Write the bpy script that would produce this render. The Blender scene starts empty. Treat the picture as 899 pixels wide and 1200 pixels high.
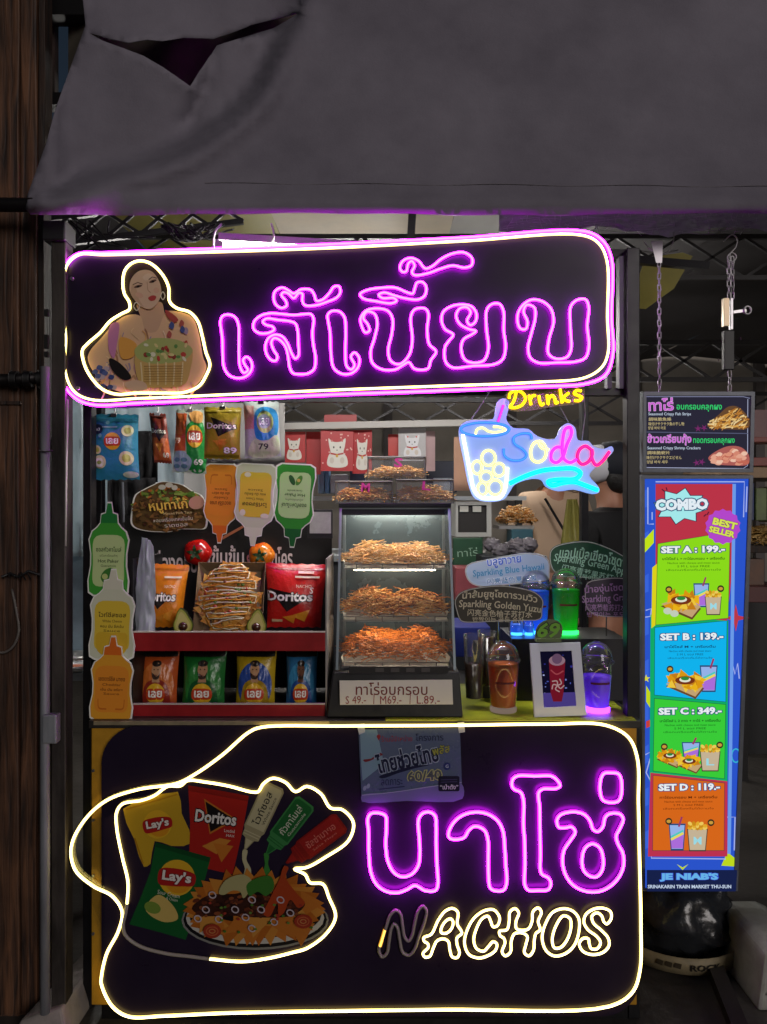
import bpy, bmesh, math, random
from mathutils import Vector, Matrix, noise, geometry
R = math.radians
LAMP_A, LAMP_B, LAMP_C = 190.0, 45.0, 230.0        # brightness of the tube lamps, the last for unseen added ones
random.seed(7)
scene = bpy.context.scene
COL = scene.collection

# ---------------------------------------------------------------- camera
F, CX, CY, H = 866.0, 449.5, 600.0, 1.44      # focal length and centre in photo pixels, eye height in m
cam = bpy.data.cameras.new('camera'); camo = bpy.data.objects.new('camera', cam); COL.objects.link(camo)
cam.sensor_fit = 'VERTICAL'; cam.sensor_height = 36; cam.lens = 36*F/1200
camo.location = (0, 0, H); camo.rotation_euler = (R(90), 0, 0)
cam.clip_start = 0.05; cam.clip_end = 300
scene.camera = camo

# ---------------------------------------------------------------- night sky, faint market glow
world = bpy.data.worlds.new('World'); scene.world = world; world.use_nodes = True
wn = world.node_tree.nodes; wl = world.node_tree.links
bg = wn['Background']; sky = wn.new('ShaderNodeTexSky'); sky.sky_type = 'NISHITA'; sky.sun_disc = False
SUN_EL, SUN_AZ = R(17), R(152)
sky.sun_elevation = SUN_EL; sky.sun_rotation = SUN_AZ
wl.new(sky.outputs[0], bg.inputs[0]); bg.inputs[1].default_value = 0.0075
sun = bpy.data.lights.new('sun', 'SUN'); sun.energy = 0.90; sun.angle = R(25); sun.color = (1, .93, .90)
suno = bpy.data.objects.new('sun', sun); COL.objects.link(suno)
sd = Vector((math.sin(SUN_AZ)*math.cos(SUN_EL), math.cos(SUN_AZ)*math.cos(SUN_EL), math.sin(SUN_EL)))
suno.rotation_euler = (-sd).to_track_quat('-Z', 'Y').to_euler()
vs = scene.view_settings; vs.view_transform = 'Standard'; vs.look = 'None'; vs.exposure = 0; vs.gamma = 1
cy = scene.cycles
cy.use_denoising = True; cy.max_bounces = 7; cy.transparent_max_bounces = 24
cy.caustics_reflective = False; cy.caustics_refractive = False; cy.sample_clamp_indirect = 3.0
cy.use_light_tree = True

# ---------------------------------------------------------------- materials
def lin(c):
    if isinstance(c, str):
        c = c.lstrip('#'); c = [int(c[i:i+2], 16)/255 for i in (0, 2, 4)]
        return tuple(x/12.92 if x <= .04045 else ((x+.055)/1.055)**2.4 for x in c)
    return tuple(c)
MATS = {}
def newmat(key):
    m = bpy.data.materials.new(key); m.use_nodes = True; MATS[key] = m
    nt = m.node_tree
    return m, nt.nodes, nt.links, nt.nodes['Principled BSDF']
def mat(key, col='#808080', rough=.5, metal=0, var=0, vscale=12, col2=None, bump=0, bscale=40, spec=.5, stretch=None, coat=0, detail=6, trans=0):
    """principled material with optional noise mottling (col -> col2) and bump"""
    if key in MATS: return MATS[key]
    m, n, l, p = newmat(key)
    c = lin(col)
    p.inputs['Base Color'].default_value = (*c, 1); p.inputs['Roughness'].default_value = rough
    p.inputs['Metallic'].default_value = metal; p.inputs['Specular IOR Level'].default_value = spec
    p.inputs['Coat Weight'].default_value = coat
    p.inputs['Transmission Weight'].default_value = trans
    if var or bump:
        tc = n.new('ShaderNodeTexCoord'); mp = n.new('ShaderNodeMapping')
        l.new(tc.outputs['Object'], mp.inputs[0])
        if stretch: mp.inputs['Scale'].default_value = stretch
    if var:
        t = n.new('ShaderNodeTexNoise'); t.inputs['Scale'].default_value = vscale; t.inputs['Detail'].default_value = detail
        t.inputs['Roughness'].default_value = .65
        l.new(mp.outputs[0], t.inputs['Vector'])
        r = n.new('ShaderNodeValToRGB'); r.color_ramp.elements[0].position = .32; r.color_ramp.elements[1].position = .68
        c2 = lin(col2) if col2 else tuple(x*(1-var) for x in c)
        r.color_ramp.elements[0].color = (*c2, 1); r.color_ramp.elements[1].color = (*c, 1)
        l.new(t.outputs[0], r.inputs[0]); l.new(r.outputs[0], p.inputs['Base Color'])
        mr = n.new('ShaderNodeMapRange'); mr.inputs['To Min'].default_value = max(.05, rough-.12); mr.inputs['To Max'].default_value = min(1, rough+.15)
        l.new(t.outputs[0], mr.inputs[0]); l.new(mr.outputs[0], p.inputs['Roughness'])
    if bump:
        t2 = n.new('ShaderNodeTexNoise'); t2.inputs['Scale'].default_value = bscale; t2.inputs['Detail'].default_value = 8
        l.new(mp.outputs[0], t2.inputs['Vector'])
        b = n.new('ShaderNodeBump'); b.inputs['Strength'].default_value = bump; b.inputs['Distance'].default_value = .01
        l.new(t2.outputs[0], b.inputs['Height']); l.new(b.outputs[0], p.inputs['Normal'])
    return m
def glow(key, col, strength=1.0):
    if key in MATS: return MATS[key]
    m, n, l, p = newmat(key); n.remove(p)
    e = n.new('ShaderNodeEmission'); e.inputs[0].default_value = (*lin(col), 1); e.inputs[1].default_value = strength
    l.new(e.outputs[0], n['Material Output'].inputs[0])
    return m
def dim_ink(col):                   # ink darkened in its colour to offset the strong front light
    return mat('dimmed_'+col.lstrip('#'), tuple(x*.62 for x in lin(col)), .4, spec=.3)
def ink(col):                       # matt print
    return mat('ink_'+col.lstrip('#'), col, .42, spec=.35)
def foil(col):                      # glossy printed film
    return mat('film_'+col.lstrip('#'), col, .3, bump=.25, bscale=60, spec=.6)
def screen(col, k=.95):             # backlit film
    return glow('backlit_%s_%d' % (col.lstrip('#'), int(k*100)), col, k)
def clear(key, tint=(1, 1, 1), refl=1.0, rough=.03, ior=1.45, haze=0):
    if key in MATS: return MATS[key]
    m, n, l, p = newmat(key); n.remove(p)
    t = n.new('ShaderNodeBsdfTransparent'); t.inputs[0].default_value = (*tint, 1)
    g = n.new('ShaderNodeBsdfGlossy'); g.inputs['Roughness'].default_value = rough
    f = n.new('ShaderNodeFresnel'); f.inputs[0].default_value = ior
    mu = n.new('ShaderNodeMath'); mu.operation = 'MULTIPLY'; mu.inputs[1].default_value = refl; l.new(f.outputs[0], mu.inputs[0])
    x = n.new('ShaderNodeMixShader'); l.new(mu.outputs[0], x.inputs[0]); l.new(t.outputs[0], x.inputs[1]); l.new(g.outputs[0], x.inputs[2])
    last = x
    if haze:
        d = n.new('ShaderNodeBsdfDiffuse'); d.inputs[0].default_value = (.8, .82, .85, 1)
        y = n.new('ShaderNodeMixShader'); y.inputs[0].default_value = haze
        l.new(x.outputs[0], y.inputs[1]); l.new(d.outputs[0], y.inputs[2]); last = y
    l.new(last.outputs[0], n['Material Output'].inputs[0])
    return m
def translucent(key, col, k=.5, rough=.3):
    if key in MATS: return MATS[key]
    m, n, l, p = newmat(key)
    p.inputs['Base Color'].default_value = (*lin(col), 1); p.inputs['Roughness'].default_value = rough
    t = n.new('ShaderNodeBsdfTranslucent'); t.inputs[0].default_value = (*lin(col), 1)
    x = n.new('ShaderNodeMixShader'); x.inputs[0].default_value = k
    l.new(p.outputs[0], x.inputs[1]); l.new(t.outputs[0], x.inputs[2]); l.new(x.outputs[0], n['Material Output'].inputs[0])
    return m
def wood(key, a, b, rough=.6, grain=(6, 6, .5)):
    if key in MATS: return MATS[key]
    m, n, l, p = newmat(key)
    tc = n.new('ShaderNodeTexCoord'); mp = n.new('ShaderNodeMapping'); mp.inputs['Scale'].default_value = grain
    l.new(tc.outputs['Object'], mp.inputs[0])
    t = n.new('ShaderNodeTexNoise'); t.inputs['Scale'].default_value = 7; t.inputs['Detail'].default_value = 9; t.inputs['Distortion'].default_value = .6
    l.new(mp.outputs[0], t.inputs['Vector'])
    t2 = n.new('ShaderNodeTexNoise'); t2.inputs['Scale'].default_value = 3.5; t2.inputs['Detail'].default_value = 5; l.new(tc.outputs['Object'], t2.inputs['Vector'])
    r = n.new('ShaderNodeValToRGB'); r.color_ramp.elements[0].position = .35; r.color_ramp.elements[1].position = .66
    r.color_ramp.elements[0].color = (*lin(b), 1); r.color_ramp.elements[1].color = (*lin(a), 1)
    l.new(t.outputs[0], r.inputs[0])
    mx = n.new('ShaderNodeMix'); mx.data_type = 'RGBA'; mx.blend_type = 'MULTIPLY'
    r2 = n.new('ShaderNodeValToRGB'); r2.color_ramp.elements[0].position = .4; r2.color_ramp.elements[1].position = .6
    r2.color_ramp.elements[0].color = (.3, .27, .25, 1); r2.color_ramp.elements[1].color = (1, 1, 1, 1); l.new(t2.outputs[0], r2.inputs[0])
    mx.inputs[0].default_value = .8; l.new(r.outputs[0], mx.inputs[6]); l.new(r2.outputs[0], mx.inputs[7]); l.new(mx.outputs[2], p.inputs['Base Color'])
    p.inputs['Roughness'].default_value = rough
    bp = n.new('ShaderNodeBump'); bp.inputs['Strength'].default_value = .5; bp.inputs['Distance'].default_value = .01; l.new(t.outputs[0], bp.inputs['Height']); l.new(bp.outputs[0], p.inputs['Normal'])
    return m

# ---------------------------------------------------------------- points, planes, objects
def W(px, py, Y): return Vector(((px-CX)*Y/F, Y, H-(py-CY)*Y/F))
class Plane:
    def __init__(s, p0, n): s.p, s.n = Vector(p0), Vector(n).normalized()
    def __call__(s, px, py, off=0):
        c = Vector((0, 0, H)); d = Vector(((px-CX)/F, 1, (CY-py)/F))
        return c + d*((s.p-c).dot(s.n)/d.dot(s.n)) + s.n*off
def flat(Y): return Plane((0, Y, 0), (0, -1, 0))
WLOC = {}
def tag(o, label=None, cat=None, group=None, kind=None):
    if label: o['label'] = label
    if cat: o['category'] = cat
    if group: o['group'] = group
    if kind: o['kind'] = kind
    return o
def thing(name, label, cat, base, group=None):
    o = bpy.data.objects.new(name, None); COL.objects.link(o); o.empty_display_size = .05
    o.location = base; WLOC[o] = Vector(base)
    return tag(o, label, cat, group)
def copy_tree(o, loc=None, label=None, parent=None):
    c = o.copy(); COL.objects.link(c); c.parent = parent
    if loc is not None: c.location = loc
    if label: c['label'] = label
    WLOC[c] = (Vector(loc) if loc is not None else WLOC[o])
    for ch in list(o.children): copy_tree(ch, None, None, c)
    return c

class G:
    """collects faces in world coordinates, builds ONE mesh object"""
    def __init__(s): s.v, s.f, s.mi, s.m, s.sm = [], [], [], 0, []
    def add(s, vs, fs, smooth=False):
        o = len(s.v); s.v += [Vector(x) for x in vs]
        for f in fs: s.f.append([o+i for i in f]); s.mi.append(s.m); s.sm.append(smooth)
        return s
    def box(s, a, b):
        x0, y0, z0 = a; x1, y1, z1 = b
        v = [(x, y, z) for z in (z0, z1) for y in (y0, y1) for x in (x0, x1)]
        return s.add(v, [(0, 2, 3, 1), (4, 5, 7, 6), (0, 1, 5, 4), (2, 6, 7, 3), (0, 4, 6, 2), (1, 3, 7, 5)])
    def bar(s, a, b, w, h=None, up=(0, 0, 1)):
        a, b = Vector(a), Vector(b); h = h or w; d = (b-a).normalized(); up = Vector(up)
        if abs(d.dot(up)) > .95: up = Vector((0, 1, 0))
        x = d.cross(up).normalized(); z = x.cross(d).normalized(); v = []
        for c in (a, b): v += [c+x*(i*w/2)+z*(j*h/2) for j in (-1, 1) for i in (-1, 1)]
        return s.add(v, [(0, 1, 3, 2), (4, 6, 7, 5), (0, 4, 5, 1), (2, 3, 7, 6), (0, 2, 6, 4), (1, 5, 7, 3)])
    def pbox(s, x0, y0, x1, y1, Y, dep):      # box whose front face at depth Y covers that pixel rectangle
        a, b = W(x0, y1, Y), W(x1, y0, Y)
        return s.box((a.x, Y, a.z), (b.x, Y+dep, b.z))
    def tube(s, pts, r, n=8, closed=False, caps=True):
        pts = [Vector(p) for p in pts]; N = len(pts); rs = r if isinstance(r, (list, tuple)) else [r]*N
        v = []; ref = None
        for i, p in enumerate(pts):
            t = (pts[(i+1) % N]-pts[i-1]) if closed else (pts[min(i+1, N-1)]-pts[max(i-1, 0)])
            t = t.normalized() if t.length > 1e-9 else Vector((0, 0, 1))
            if ref is None: ref = Vector((0, -1, 0)) if abs(t.y) < .9 else Vector((1, 0, 0))
            x = t.cross(ref)
            x = x.normalized() if x.length > 1e-6 else t.orthogonal().normalized()
            ref = x.cross(t).normalized()
            v += [p+(x*math.cos(2*math.pi*k/n)+ref*math.sin(2*math.pi*k/n))*rs[i] for k in range(n)]
        f = []
        for i in range(N if closed else N-1):
            j = (i+1) % N
            f += [(i*n+k, i*n+(k+1) % n, j*n+(k+1) % n, j*n+k) for k in range(n)]
        s.add(v, f, True)
        if caps and not closed:
            o = len(s.v)-len(v)
            for c in (range(n), range((N-1)*n, N*n)): s.f.append([o+k for k in c]); s.mi.append(s.m); s.sm.append(False)
        return s
    def prism(s, poly, mp, thick, front=True):     # outline in sheet coordinates, extruded backwards
        n = len(poly); fr = [mp(a, b, 0) for a, b in poly]; bk = [mp(a, b, -thick) for a, b in poly]
        return s.add(fr+bk, [list(range(n)), list(range(2*n-1, n-1, -1))]+[(i, n+i, n+(i+1) % n, (i+1) % n) for i in range(n)])
    def lathe(s, prof, c, n=28, ax=None, cap=True):
        c = Vector(c); v = []
        for r, z in prof: v += [c+Vector((r*math.cos(2*math.pi*k/n), r*math.sin(2*math.pi*k/n), z)) for k in range(n)]
        f = [(i*n+k, i*n+(k+1) % n, (i+1)*n+(k+1) % n, (i+1)*n+k) for i in range(len(prof)-1) for k in range(n)]
        s.add(v, f, True)
        if cap:
            o = len(s.v)-len(v)
            for q in (0, len(prof)-1):
                if prof[q][0] > 1e-4: s.f.append([o+q*n+k for k in range(n)]); s.mi.append(s.m); s.sm.append(False)
        return s
    def build(s, name, mats, parent=None, bevel=0, subsurf=0):
        if not isinstance(mats, (list, tuple)): mats = [mats]
        c = Vector([(min(v[i] for v in s.v)+max(v[i] for v in s.v))/2 for i in range(3)])
        if parent is None: c.z = min(v.z for v in s.v)
        me = bpy.data.meshes.new(name); me.from_pydata([v-c for v in s.v], [], s.f)
        for m in mats: me.materials.append(m)
        me.polygons.foreach_set('material_index', s.mi); me.polygons.foreach_set('use_smooth', s.sm); me.validate(); me.update()
        o = bpy.data.objects.new(name, me); COL.objects.link(o); WLOC[o] = c
        if parent is not None: o.parent = parent; o.location = c-WLOC[parent]
        else: o.location = c
        if bevel:
            b = o.modifiers.new('bevel', 'BEVEL'); b.width = bevel; b.segments = 2; b.limit_method = 'ANGLE'
        if subsurf:
            b = o.modifiers.new('sub', 'SUBSURF'); b.levels = b.render_levels = subsurf
        return o

def ctr(pts, closed=True, n=6):              # centripetal Catmull-Rom
    P = [Vector((p[0], p[1])) for p in pts]; N = len(P); out = []
    for i in range(N if closed else N-1):
        if closed: p = [P[(i+k-1) % N] for k in range(4)]
        else: p = [P[max(0, i-1)], P[i], P[i+1], P[min(N-1, i+2)]]
        if (p[1]-p[0]).length < 1e-6: p[0] = p[1]+(p[1]-p[2])
        if (p[3]-p[2]).length < 1e-6: p[3] = p[2]+(p[2]-p[1])
        t = [0]
        for k in range(3): t.append(t[-1]+max(1e-4, (p[k+1]-p[k]).length**.5))
        for q in range(n):
            u = t[1]+(t[2]-t[1])*q/n
            L = lambda a, b, ta, tb: a*((tb-u)/(tb-ta))+b*((u-ta)/(tb-ta))
            a1, a2, a3 = L(p[0], p[1], t[0], t[1]), L(p[1], p[2], t[1], t[2]), L(p[2], p[3], t[2], t[3])
            b1, b2 = L(a1, a2, t[0], t[2]), L(a2, a3, t[1], t[3])
            c = L(b1, b2, t[1], t[2]); out.append((c.x, c.y))
    if not closed: out.append(tuple(P[-1]))
    return out
def Z(ox, oy, sc, pts): return [(ox+x/sc, oy+y/sc) for x, y in pts]
def ell(cx, cy_, rx, ry, n=28, rot=0):
    c, s_ = math.cos(R(rot)), math.sin(R(rot))
    return [(cx+rx*math.cos(a)*c-ry*math.sin(a)*s_, cy_+rx*math.cos(a)*s_+ry*math.sin(a)*c) for a in [2*math.pi*k/n for k in range(n)]]
def rrect(x0, y0, x1, y1, r, n=6):
    out = []
    for cx, cy_, a0 in ((x1-r, y0+r, -90), (x1-r, y1-r, 0), (x0+r, y1-r, 90), (x0+r, y0+r, 180)):
        out += [(cx+r*math.cos(R(a0+90*k/n)), cy_+r*math.sin(R(a0+90*k/n))) for k in range(n+1)]
    return out
def star(cx, cy_, r1, r2, n, rot=0):
    return [(cx+(r1 if k % 2 == 0 else r2)*math.sin(R(rot)+math.pi*k/n), cy_-(r1 if k % 2 == 0 else r2)*math.cos(R(rot)+math.pi*k/n)) for k in range(2*n)]

TEXTS = {}
def text_mesh(s, bold):
    if 'g' in s: bold = min(bold, .012)      # the double bowled g closes up when emboldened
    k = (s, round(bold, 3))
    if k not in TEXTS:
        c = bpy.data.curves.new('lettering', 'FONT'); c.body = s; c.size = 1; c.resolution_u = 2; c.offset = bold; c.fill_mode = 'FRONT'
        o = bpy.data.objects.new('lettering', c); m = bpy.data.meshes.new_from_object(o)
        v = [(p.co.x, p.co.y) for p in m.vertices]; f = [list(p.vertices) for p in m.polygons]
        bpy.data.objects.remove(o); bpy.data.curves.remove(c); bpy.data.meshes.remove(m)
        TEXTS[k] = (v, f)
    return TEXTS[k]
class Sheet:
    """flat print: coloured shapes in sheet coordinates (y down), stacked 0.1 mm apart, mapped to a surface by mp(a, b, off)"""
    def __init__(s, mp, inkf=ink, base=.0004, step=.00006, sub=0):
        s.mp, s.inkf, s.off, s.step, s.sub, s.g, s.ms = mp, inkf, base, step, sub, G(), []
    def _put(s, v2, f, col):
        m = s.inkf(col) if isinstance(col, str) else col
        if m not in s.ms: s.ms.append(m)
        s.g.m = s.ms.index(m)
        if s.sub and s.sub > 0:
            bm = bmesh.new(); vv = [bm.verts.new((x, y, 0)) for x, y in v2]
            for q in f:
                try: bm.faces.new([vv[i] for i in q])
                except ValueError: pass
            bmesh.ops.triangulate(bm, faces=bm.faces[:])
            for it in range(4):
                es = [e for e in bm.edges if e.calc_length() > s.sub]
                if not es: break
                bmesh.ops.subdivide_edges(bm, edges=es, cuts=1); bmesh.ops.triangulate(bm, faces=bm.faces[:])
            bm.verts.index_update(); v2 = [(q.co.x, q.co.y) for q in bm.verts]; f = [[q.index for q in t.verts] for t in bm.faces]; bm.free()
        s.g.add([s.mp(a, b, s.off) for a, b in v2], f, bool(s.sub)); s.off += s.step
        return s
    def poly(s, pts, col): return s._put(list(pts), [list(range(len(pts)))], col)
    def polys(s, lst, col):
        v, f = [], []
        for p in lst: f.append(list(range(len(v), len(v)+len(p)))); v += list(p)
        return s._put(v, f, col)
    def rect(s, x0, y0, x1, y1, col): return s.poly([(x0, y0), (x1, y0), (x1, y1), (x0, y1)], col)
    def ell(s, cx, cy_, rx, ry, col, rot=0, n=28): return s.poly(ell(cx, cy_, rx, ry, n, rot), col)
    def line(s, pts, w, col, closed=False):
        v, f = [], []; P = [Vector(p) for p in pts]; N = len(P)
        for i in range(N):
            t = (P[(i+1) % N]-P[i-1]) if closed else (P[min(i+1, N-1)]-P[max(i-1, 0)])
            t = t.normalized(); n = Vector((-t.y, t.x)); v += [tuple(P[i]+n*w/2), tuple(P[i]-n*w/2)]
        for i in range(N if closed else N-1): j = (i+1) % N; f.append([2*i, 2*i+1, 2*j+1, 2*j])
        return s._put(v, f, col)
    def text(s, t, cx, cy_, w, h, col, rot=0, bold=.0, edge=None, ew=.06, flip=False, arc=0, shear=0):
        """text fitted to a w x h box; w or h None keeps the aspect; edge = colour of a wider copy behind"""
        v0, f = text_mesh(t, bold)
        if not v0: return s
        x0, x1 = min(p[0] for p in v0), max(p[0] for p in v0); y0, y1 = min(p[1] for p in v0), max(p[1] for p in v0)
        sx = (w/(x1-x0)) if w else None; sy = (h/(y1-y0)) if h else None
        sx = sx or sy; sy = sy or sx
        c, sn = math.cos(R(rot)), math.sin(R(rot)); mx, my = (x0+x1)/2, (y0+y1)/2
        def tr(p):
            a, b = (p[0]-mx)*sx, -(p[1]-my)*sy
            a -= shear*b
            if flip: a, b = -a, -b
            b += arc*(a/((x1-x0)*sx/2))**2 if arc else 0
            return (cx+a*c-b*sn, cy_+a*sn+b*c)
        if edge:
            v1, f1 = text_mesh(t, bold+ew); s._put([tr(p) for p in v1], f1, edge)
        return s._put([tr(p) for p in v0], f, col)
    def build(s, name, parent): return s.g.build(name, s.ms, parent)

# ---------------------------------------------------------------- neon flex: coloured silicone body with a brighter lit dome
NEON = {}
def neon_mats(kind):
    if kind not in NEON:
        a, b = {'purple': ((22., .26, 29.), (26., .62, 33.)), 'warm': ((4.2, 3.1, .80), (7.5, 6.4, 2.5)),
                'off': (None, None), 'white': ((3.2, 3.5, 4.), (7, 7.5, 8)), 'yellow': ((2.4, 1.3, .01), (5, 3.2, .03)), 'lemon': ((2.2, 1.9, .3), (4.2, 4.0, .75)),
                'blue': ((.04, .22, .9), (.10, .42, 1.5)), 'pink': ((3, .03, 1.8), (6, .07, 4)), 'crimson': ((2.5, .01, .2), (5, .03, .5)),
                'cyan': ((0., 1.6, 2.6), (.02, 3.5, 5)), 'magenta': ((.6, .02, .5), (1.6, .08, 1.2)), 'amber': ((1.0, .42, .05), (2.8, 1.5, .25))}[kind]
        if a is None:
            mm = mat('unlit_silicone', '#8d8681', .45); NEON[kind] = (mm, mm)
        else: NEON[kind] = (glow('neon_'+kind+'_body', a, 1), glow('neon_'+kind+'_dome', b, 1))
    return NEON[kind]
def neon(name, pts, pl, kind, parent, w=.0115, closed=True, lift=.004, n=6, smooth=True):
    P2 = ctr(pts, closed, n) if smooth else pts
    P = [pl(a, b, lift) for a, b in P2]; N = len(P); nn = pl.n; g = G(); h = w/2
    prof = [(-h*.7, 0), (-h, h*.7), (-h*.55, h*1.35), (0, h*1.6), (h*.55, h*1.35), (h, h*.7), (h*.7, 0)]; K = len(prof)
    v = []
    for i in range(N):
        t = (P[(i+1) % N]-P[i-1]) if closed else (P[min(i+1, N-1)]-P[max(i-1, 0)])
        b = nn.cross(t).normalized(); v += [P[i]+b*x+nn*y for x, y in prof]
    f, mi = [], []
    for i in range(N if closed else N-1):
        j = (i+1) % N
        for k in range(K):
            k2 = (k+1) % K; f.append([i*K+k, i*K+k2, j*K+k2, j*K+k]); mi.append(1 if k in (2, 3) else 0)
    if not closed:
        f += [list(range(K)), list(range((N-1)*K, N*K))]; mi += [0, 0]
    g.v, g.f, g.mi, g.sm = v, f, mi, [True]*len(f)
    return g.build(name, list(neon_mats(kind)), parent)

# ================================================================ SETTING: ground
YS = 2.06                               # depth of the stall front
g = G(); g.add([(-40, -30, 0), (40, -30, 0), (40, 70, 0), (-40, 70, 0)], [(0, 1, 2, 3)])
o = g.build('ground', mat('wet_concrete', '#4a4642', .45, var=.55, vscale=2.2, bump=.35, bscale=26)); tag(o, kind='structure')

# ================================================================ AWNING: torn canvas curtain over the stall
def awning():
    edge = Z(0, 0, 1.998, [(190, -60), (200, 60), (175, 130), (150, 200), (128, 265), (110, 330), (85, 400), (62, 462), (60, 490), (72, 503)])
    bot = [(x, 251+1.2*math.sin(x*.013)+.6*math.sin(x*.05)) for x in range(60, 1100, 20)]
    outer = edge+bot+[(1100, -40), (1100, -60)]
    hole = Z(0, 0, 1.998, [(205, 75), (250, 88), (300, 99), (345, 92), (380, 95), (430, 88), (500, 90), (540, 78), (590, 58), (640, 45), (700, 30), (672, 48), (640, 66), (580, 84), (508, 106), (490, 135), (470, 165), (446, 202), (415, 180), (380, 156), (335, 130), (290, 113), (240, 95)])
    crease = [Vector(p) for p in ctr(Z(0, 0, 1.998, [(690, 40), (640, 130), (590, 215), (500, 295), (400, 355), (260, 395), (120, 445)]), False, 8)]
    crease2 = [Vector(p) for p in Z(0, 0, 1.998, [(508, 108), (480, 200), (440, 285)])]
    def inside(p, poly):
        c = False; j = len(poly)-1
        for i in range(len(poly)):
            a, b = poly[i], poly[j]
            if (a[1] > p[1]) != (b[1] > p[1]) and p[0] < (b[0]-a[0])*(p[1]-a[1])/(b[1]-a[1])+a[0]: c = not c
            j = i
        return c
    def dist(p, ln):
        best = 1e9; side = 0
        for a, b in zip(ln[:-1], ln[1:]):
            ab = b-a; t = max(0, min(1, (p-a).dot(ab)/ab.length_squared)); q = a+ab*t; d = (p-q).length
            if d < best: best = d; side = ab.x*(p.y-a.y)-ab.y*(p.x-a.x)
        return best if side > 0 else -best
    def dens(poly, st):
        out = []
        for a, b in zip(poly, poly[1:]+poly[:1]):
            k = max(1, int((Vector(b)-Vector(a)).length/st)); out += [(a[0]+(b[0]-a[0])*i/k, a[1]+(b[1]-a[1])*i/k) for i in range(k)]
        return out
    def depth(x, y):
        p = Vector((x, y))
        t = (251-y)/251
        d = 2.0+.20*t
        d += .018*noise.noise(Vector((x*.006, y*.010, 1)))+.006*noise.noise(Vector((x*.02, y*.02, 5)))+.0016*noise.noise(Vector((x*.07, y*.06, 9)))
        c = dist(p, crease)
        if x < 400:
            f = max(0, min(1, (400-x)/90))
            # cloth bulges forward right of the fold and sinks left of it, towards the tear
            d += f*(.15/(1+math.exp(-c/4.5))*math.exp(-max(0, c)/58)-.06*math.exp(-(c+16)**2/350.))
            d += f*.045*math.exp(-abs(dist(p, crease2))/8)
            hd = min((p-Vector(q)).length for q in hole)
            d -= .03*math.exp(-hd/16)*(1 if y > 45 else -.3)
        b = max(0, (y-222)/29)
        if b > 0: d -= .020*math.sin(min(1, b)*math.pi)+.002
        d -= .004*math.exp(-((y-214-.006*x)/4)**2)
        if x < 140: d = min(d, 2.075+max(0, x-60)*.003)
        return d
    oo, hh = dens(outer, 9), dens(hole, 6)
    pts = [Vector(p) for p in oo]+[Vector(p) for p in hh]
    for i in range(130):
        for j in range(46):
            x = i*8.6+random.uniform(-1, 1); y = -56+j*6.8+random.uniform(-.8, .8)
            if inside((x, y), outer) and not inside((x, y), hole):
                if min((Vector((x, y))-q).length for q in pts[:len(oo)+len(hh)]) > 3.5: pts.append(Vector((x, y)))
    n0, n1 = len(oo), len(hh)
    edges = [(i, (i+1) % n0) for i in range(n0)]+[(n0+i, n0+(i+1) % n1) for i in range(n1)]
    r = geometry.delaunay_2d_cdt(pts, edges, [], 0, 1e-4)
    vs_, fs = r[0], r[2]
    keep = []
    for f in fs:
        c = sum((vs_[i] for i in f), Vector((0, 0)))/len(f)
        if inside(c, outer) and not inside(c, hole): keep.append(list(f))
    g = G(); g.add([W(v.x, v.y, depth(v.x, v.y)) for v in vs_], keep, True)
    t = thing('awning', 'grey white canvas awning with a ragged tear, hanging above the neon name sign', 'awning', (0, 2.05, 2.2))
    m = mat('grey_canvas', '#7f7a86', .85, var=.35, vscale=2.6, col2='#68636f', bump=.12, bscale=160)
    c = g.build('canvas', m, t)
    so = c.modifiers.new('thick', 'SOLIDIFY'); so.thickness = .0022; so.offset = 1
    g = G(); g.tube([W(x, 240+.4*math.sin(x*.02), 2.03) for x in range(-160, 1150, 60)], .019, 12)
    g.build('curtain_rod', mat('dark_pipe', '#201d1e', .4, metal=.6), t)
    # sewn hem and the loose inner layer seen through the tear
    g = G(); g.add([W(90, -20, 2.42), W(400, -20, 2.42), W(400, 140, 2.36), W(90, 140, 2.36)], [(0, 1, 2, 3)])
    g = G(); nx, ny = 26, 14
    g.add([W(80+i*13, -10+j*11, 2.42+.03*math.sin(i*.9+j*.4)+.02*noise.noise(Vector((i*.3, j*.3, 2)))) for j in range(ny) for i in range(nx)],
          [(j*nx+i, j*nx+i+1, (j+1)*nx+i+1, (j+1)*nx+i) for j in range(ny-1) for i in range(nx-1)], True)
    g.build('inner_layer', mat('brown_canvas', '#4a443a', .9, var=.3, bump=.1), t)
    g = G(); g.tube([W(x, 213+.006*x+1.0*math.sin(x*.04), depth(x, 213+.006*x)-.0015) for x in range(240, 1000, 10)], .0009, 5)
    g.build('hem_stitch', mat('thread', '#7b767c', .9), t)
awning()

# frayed mesh hanging under the awning at the right
g = G(); rr = random.Random(3); nx, ny = 64, 9
g.add([W(585+i*5.2, 247+(24+5*math.sin(i*.21)+4*noise.noise(Vector((i*.3, 0, 2))))*j/(ny-1), 2.17+.016*noise.noise(Vector((i*.35, j*.6, 4)))+.008*math.sin(i*.9+j)) for j in range(ny) for i in range(nx)], [(j*nx+i, j*nx+i+1, (j+1)*nx+i+1, (j+1)*nx+i) for j in range(ny-1) for i in range(nx-1)], True)
g.m = 1
for k in range(46):
    x = 600+k*6.3; y = 250
    pts = [W(x+rr.uniform(-3, 3)*q, y+q*rr.uniform(4.5, 9)*(1 if x < 880 else .6), 2.16+.02*rr.random()) for q in range(4)]
    g.tube(pts, .0006, 4)
for q in range(5): g.tube([W(590+i*10, 253+q*4.5+2.2*math.sin(i*.7+q)+(abs(i-10)*.12), 2.165+.01*math.sin(i)) for i in range(30)], .0006, 4)
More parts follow.
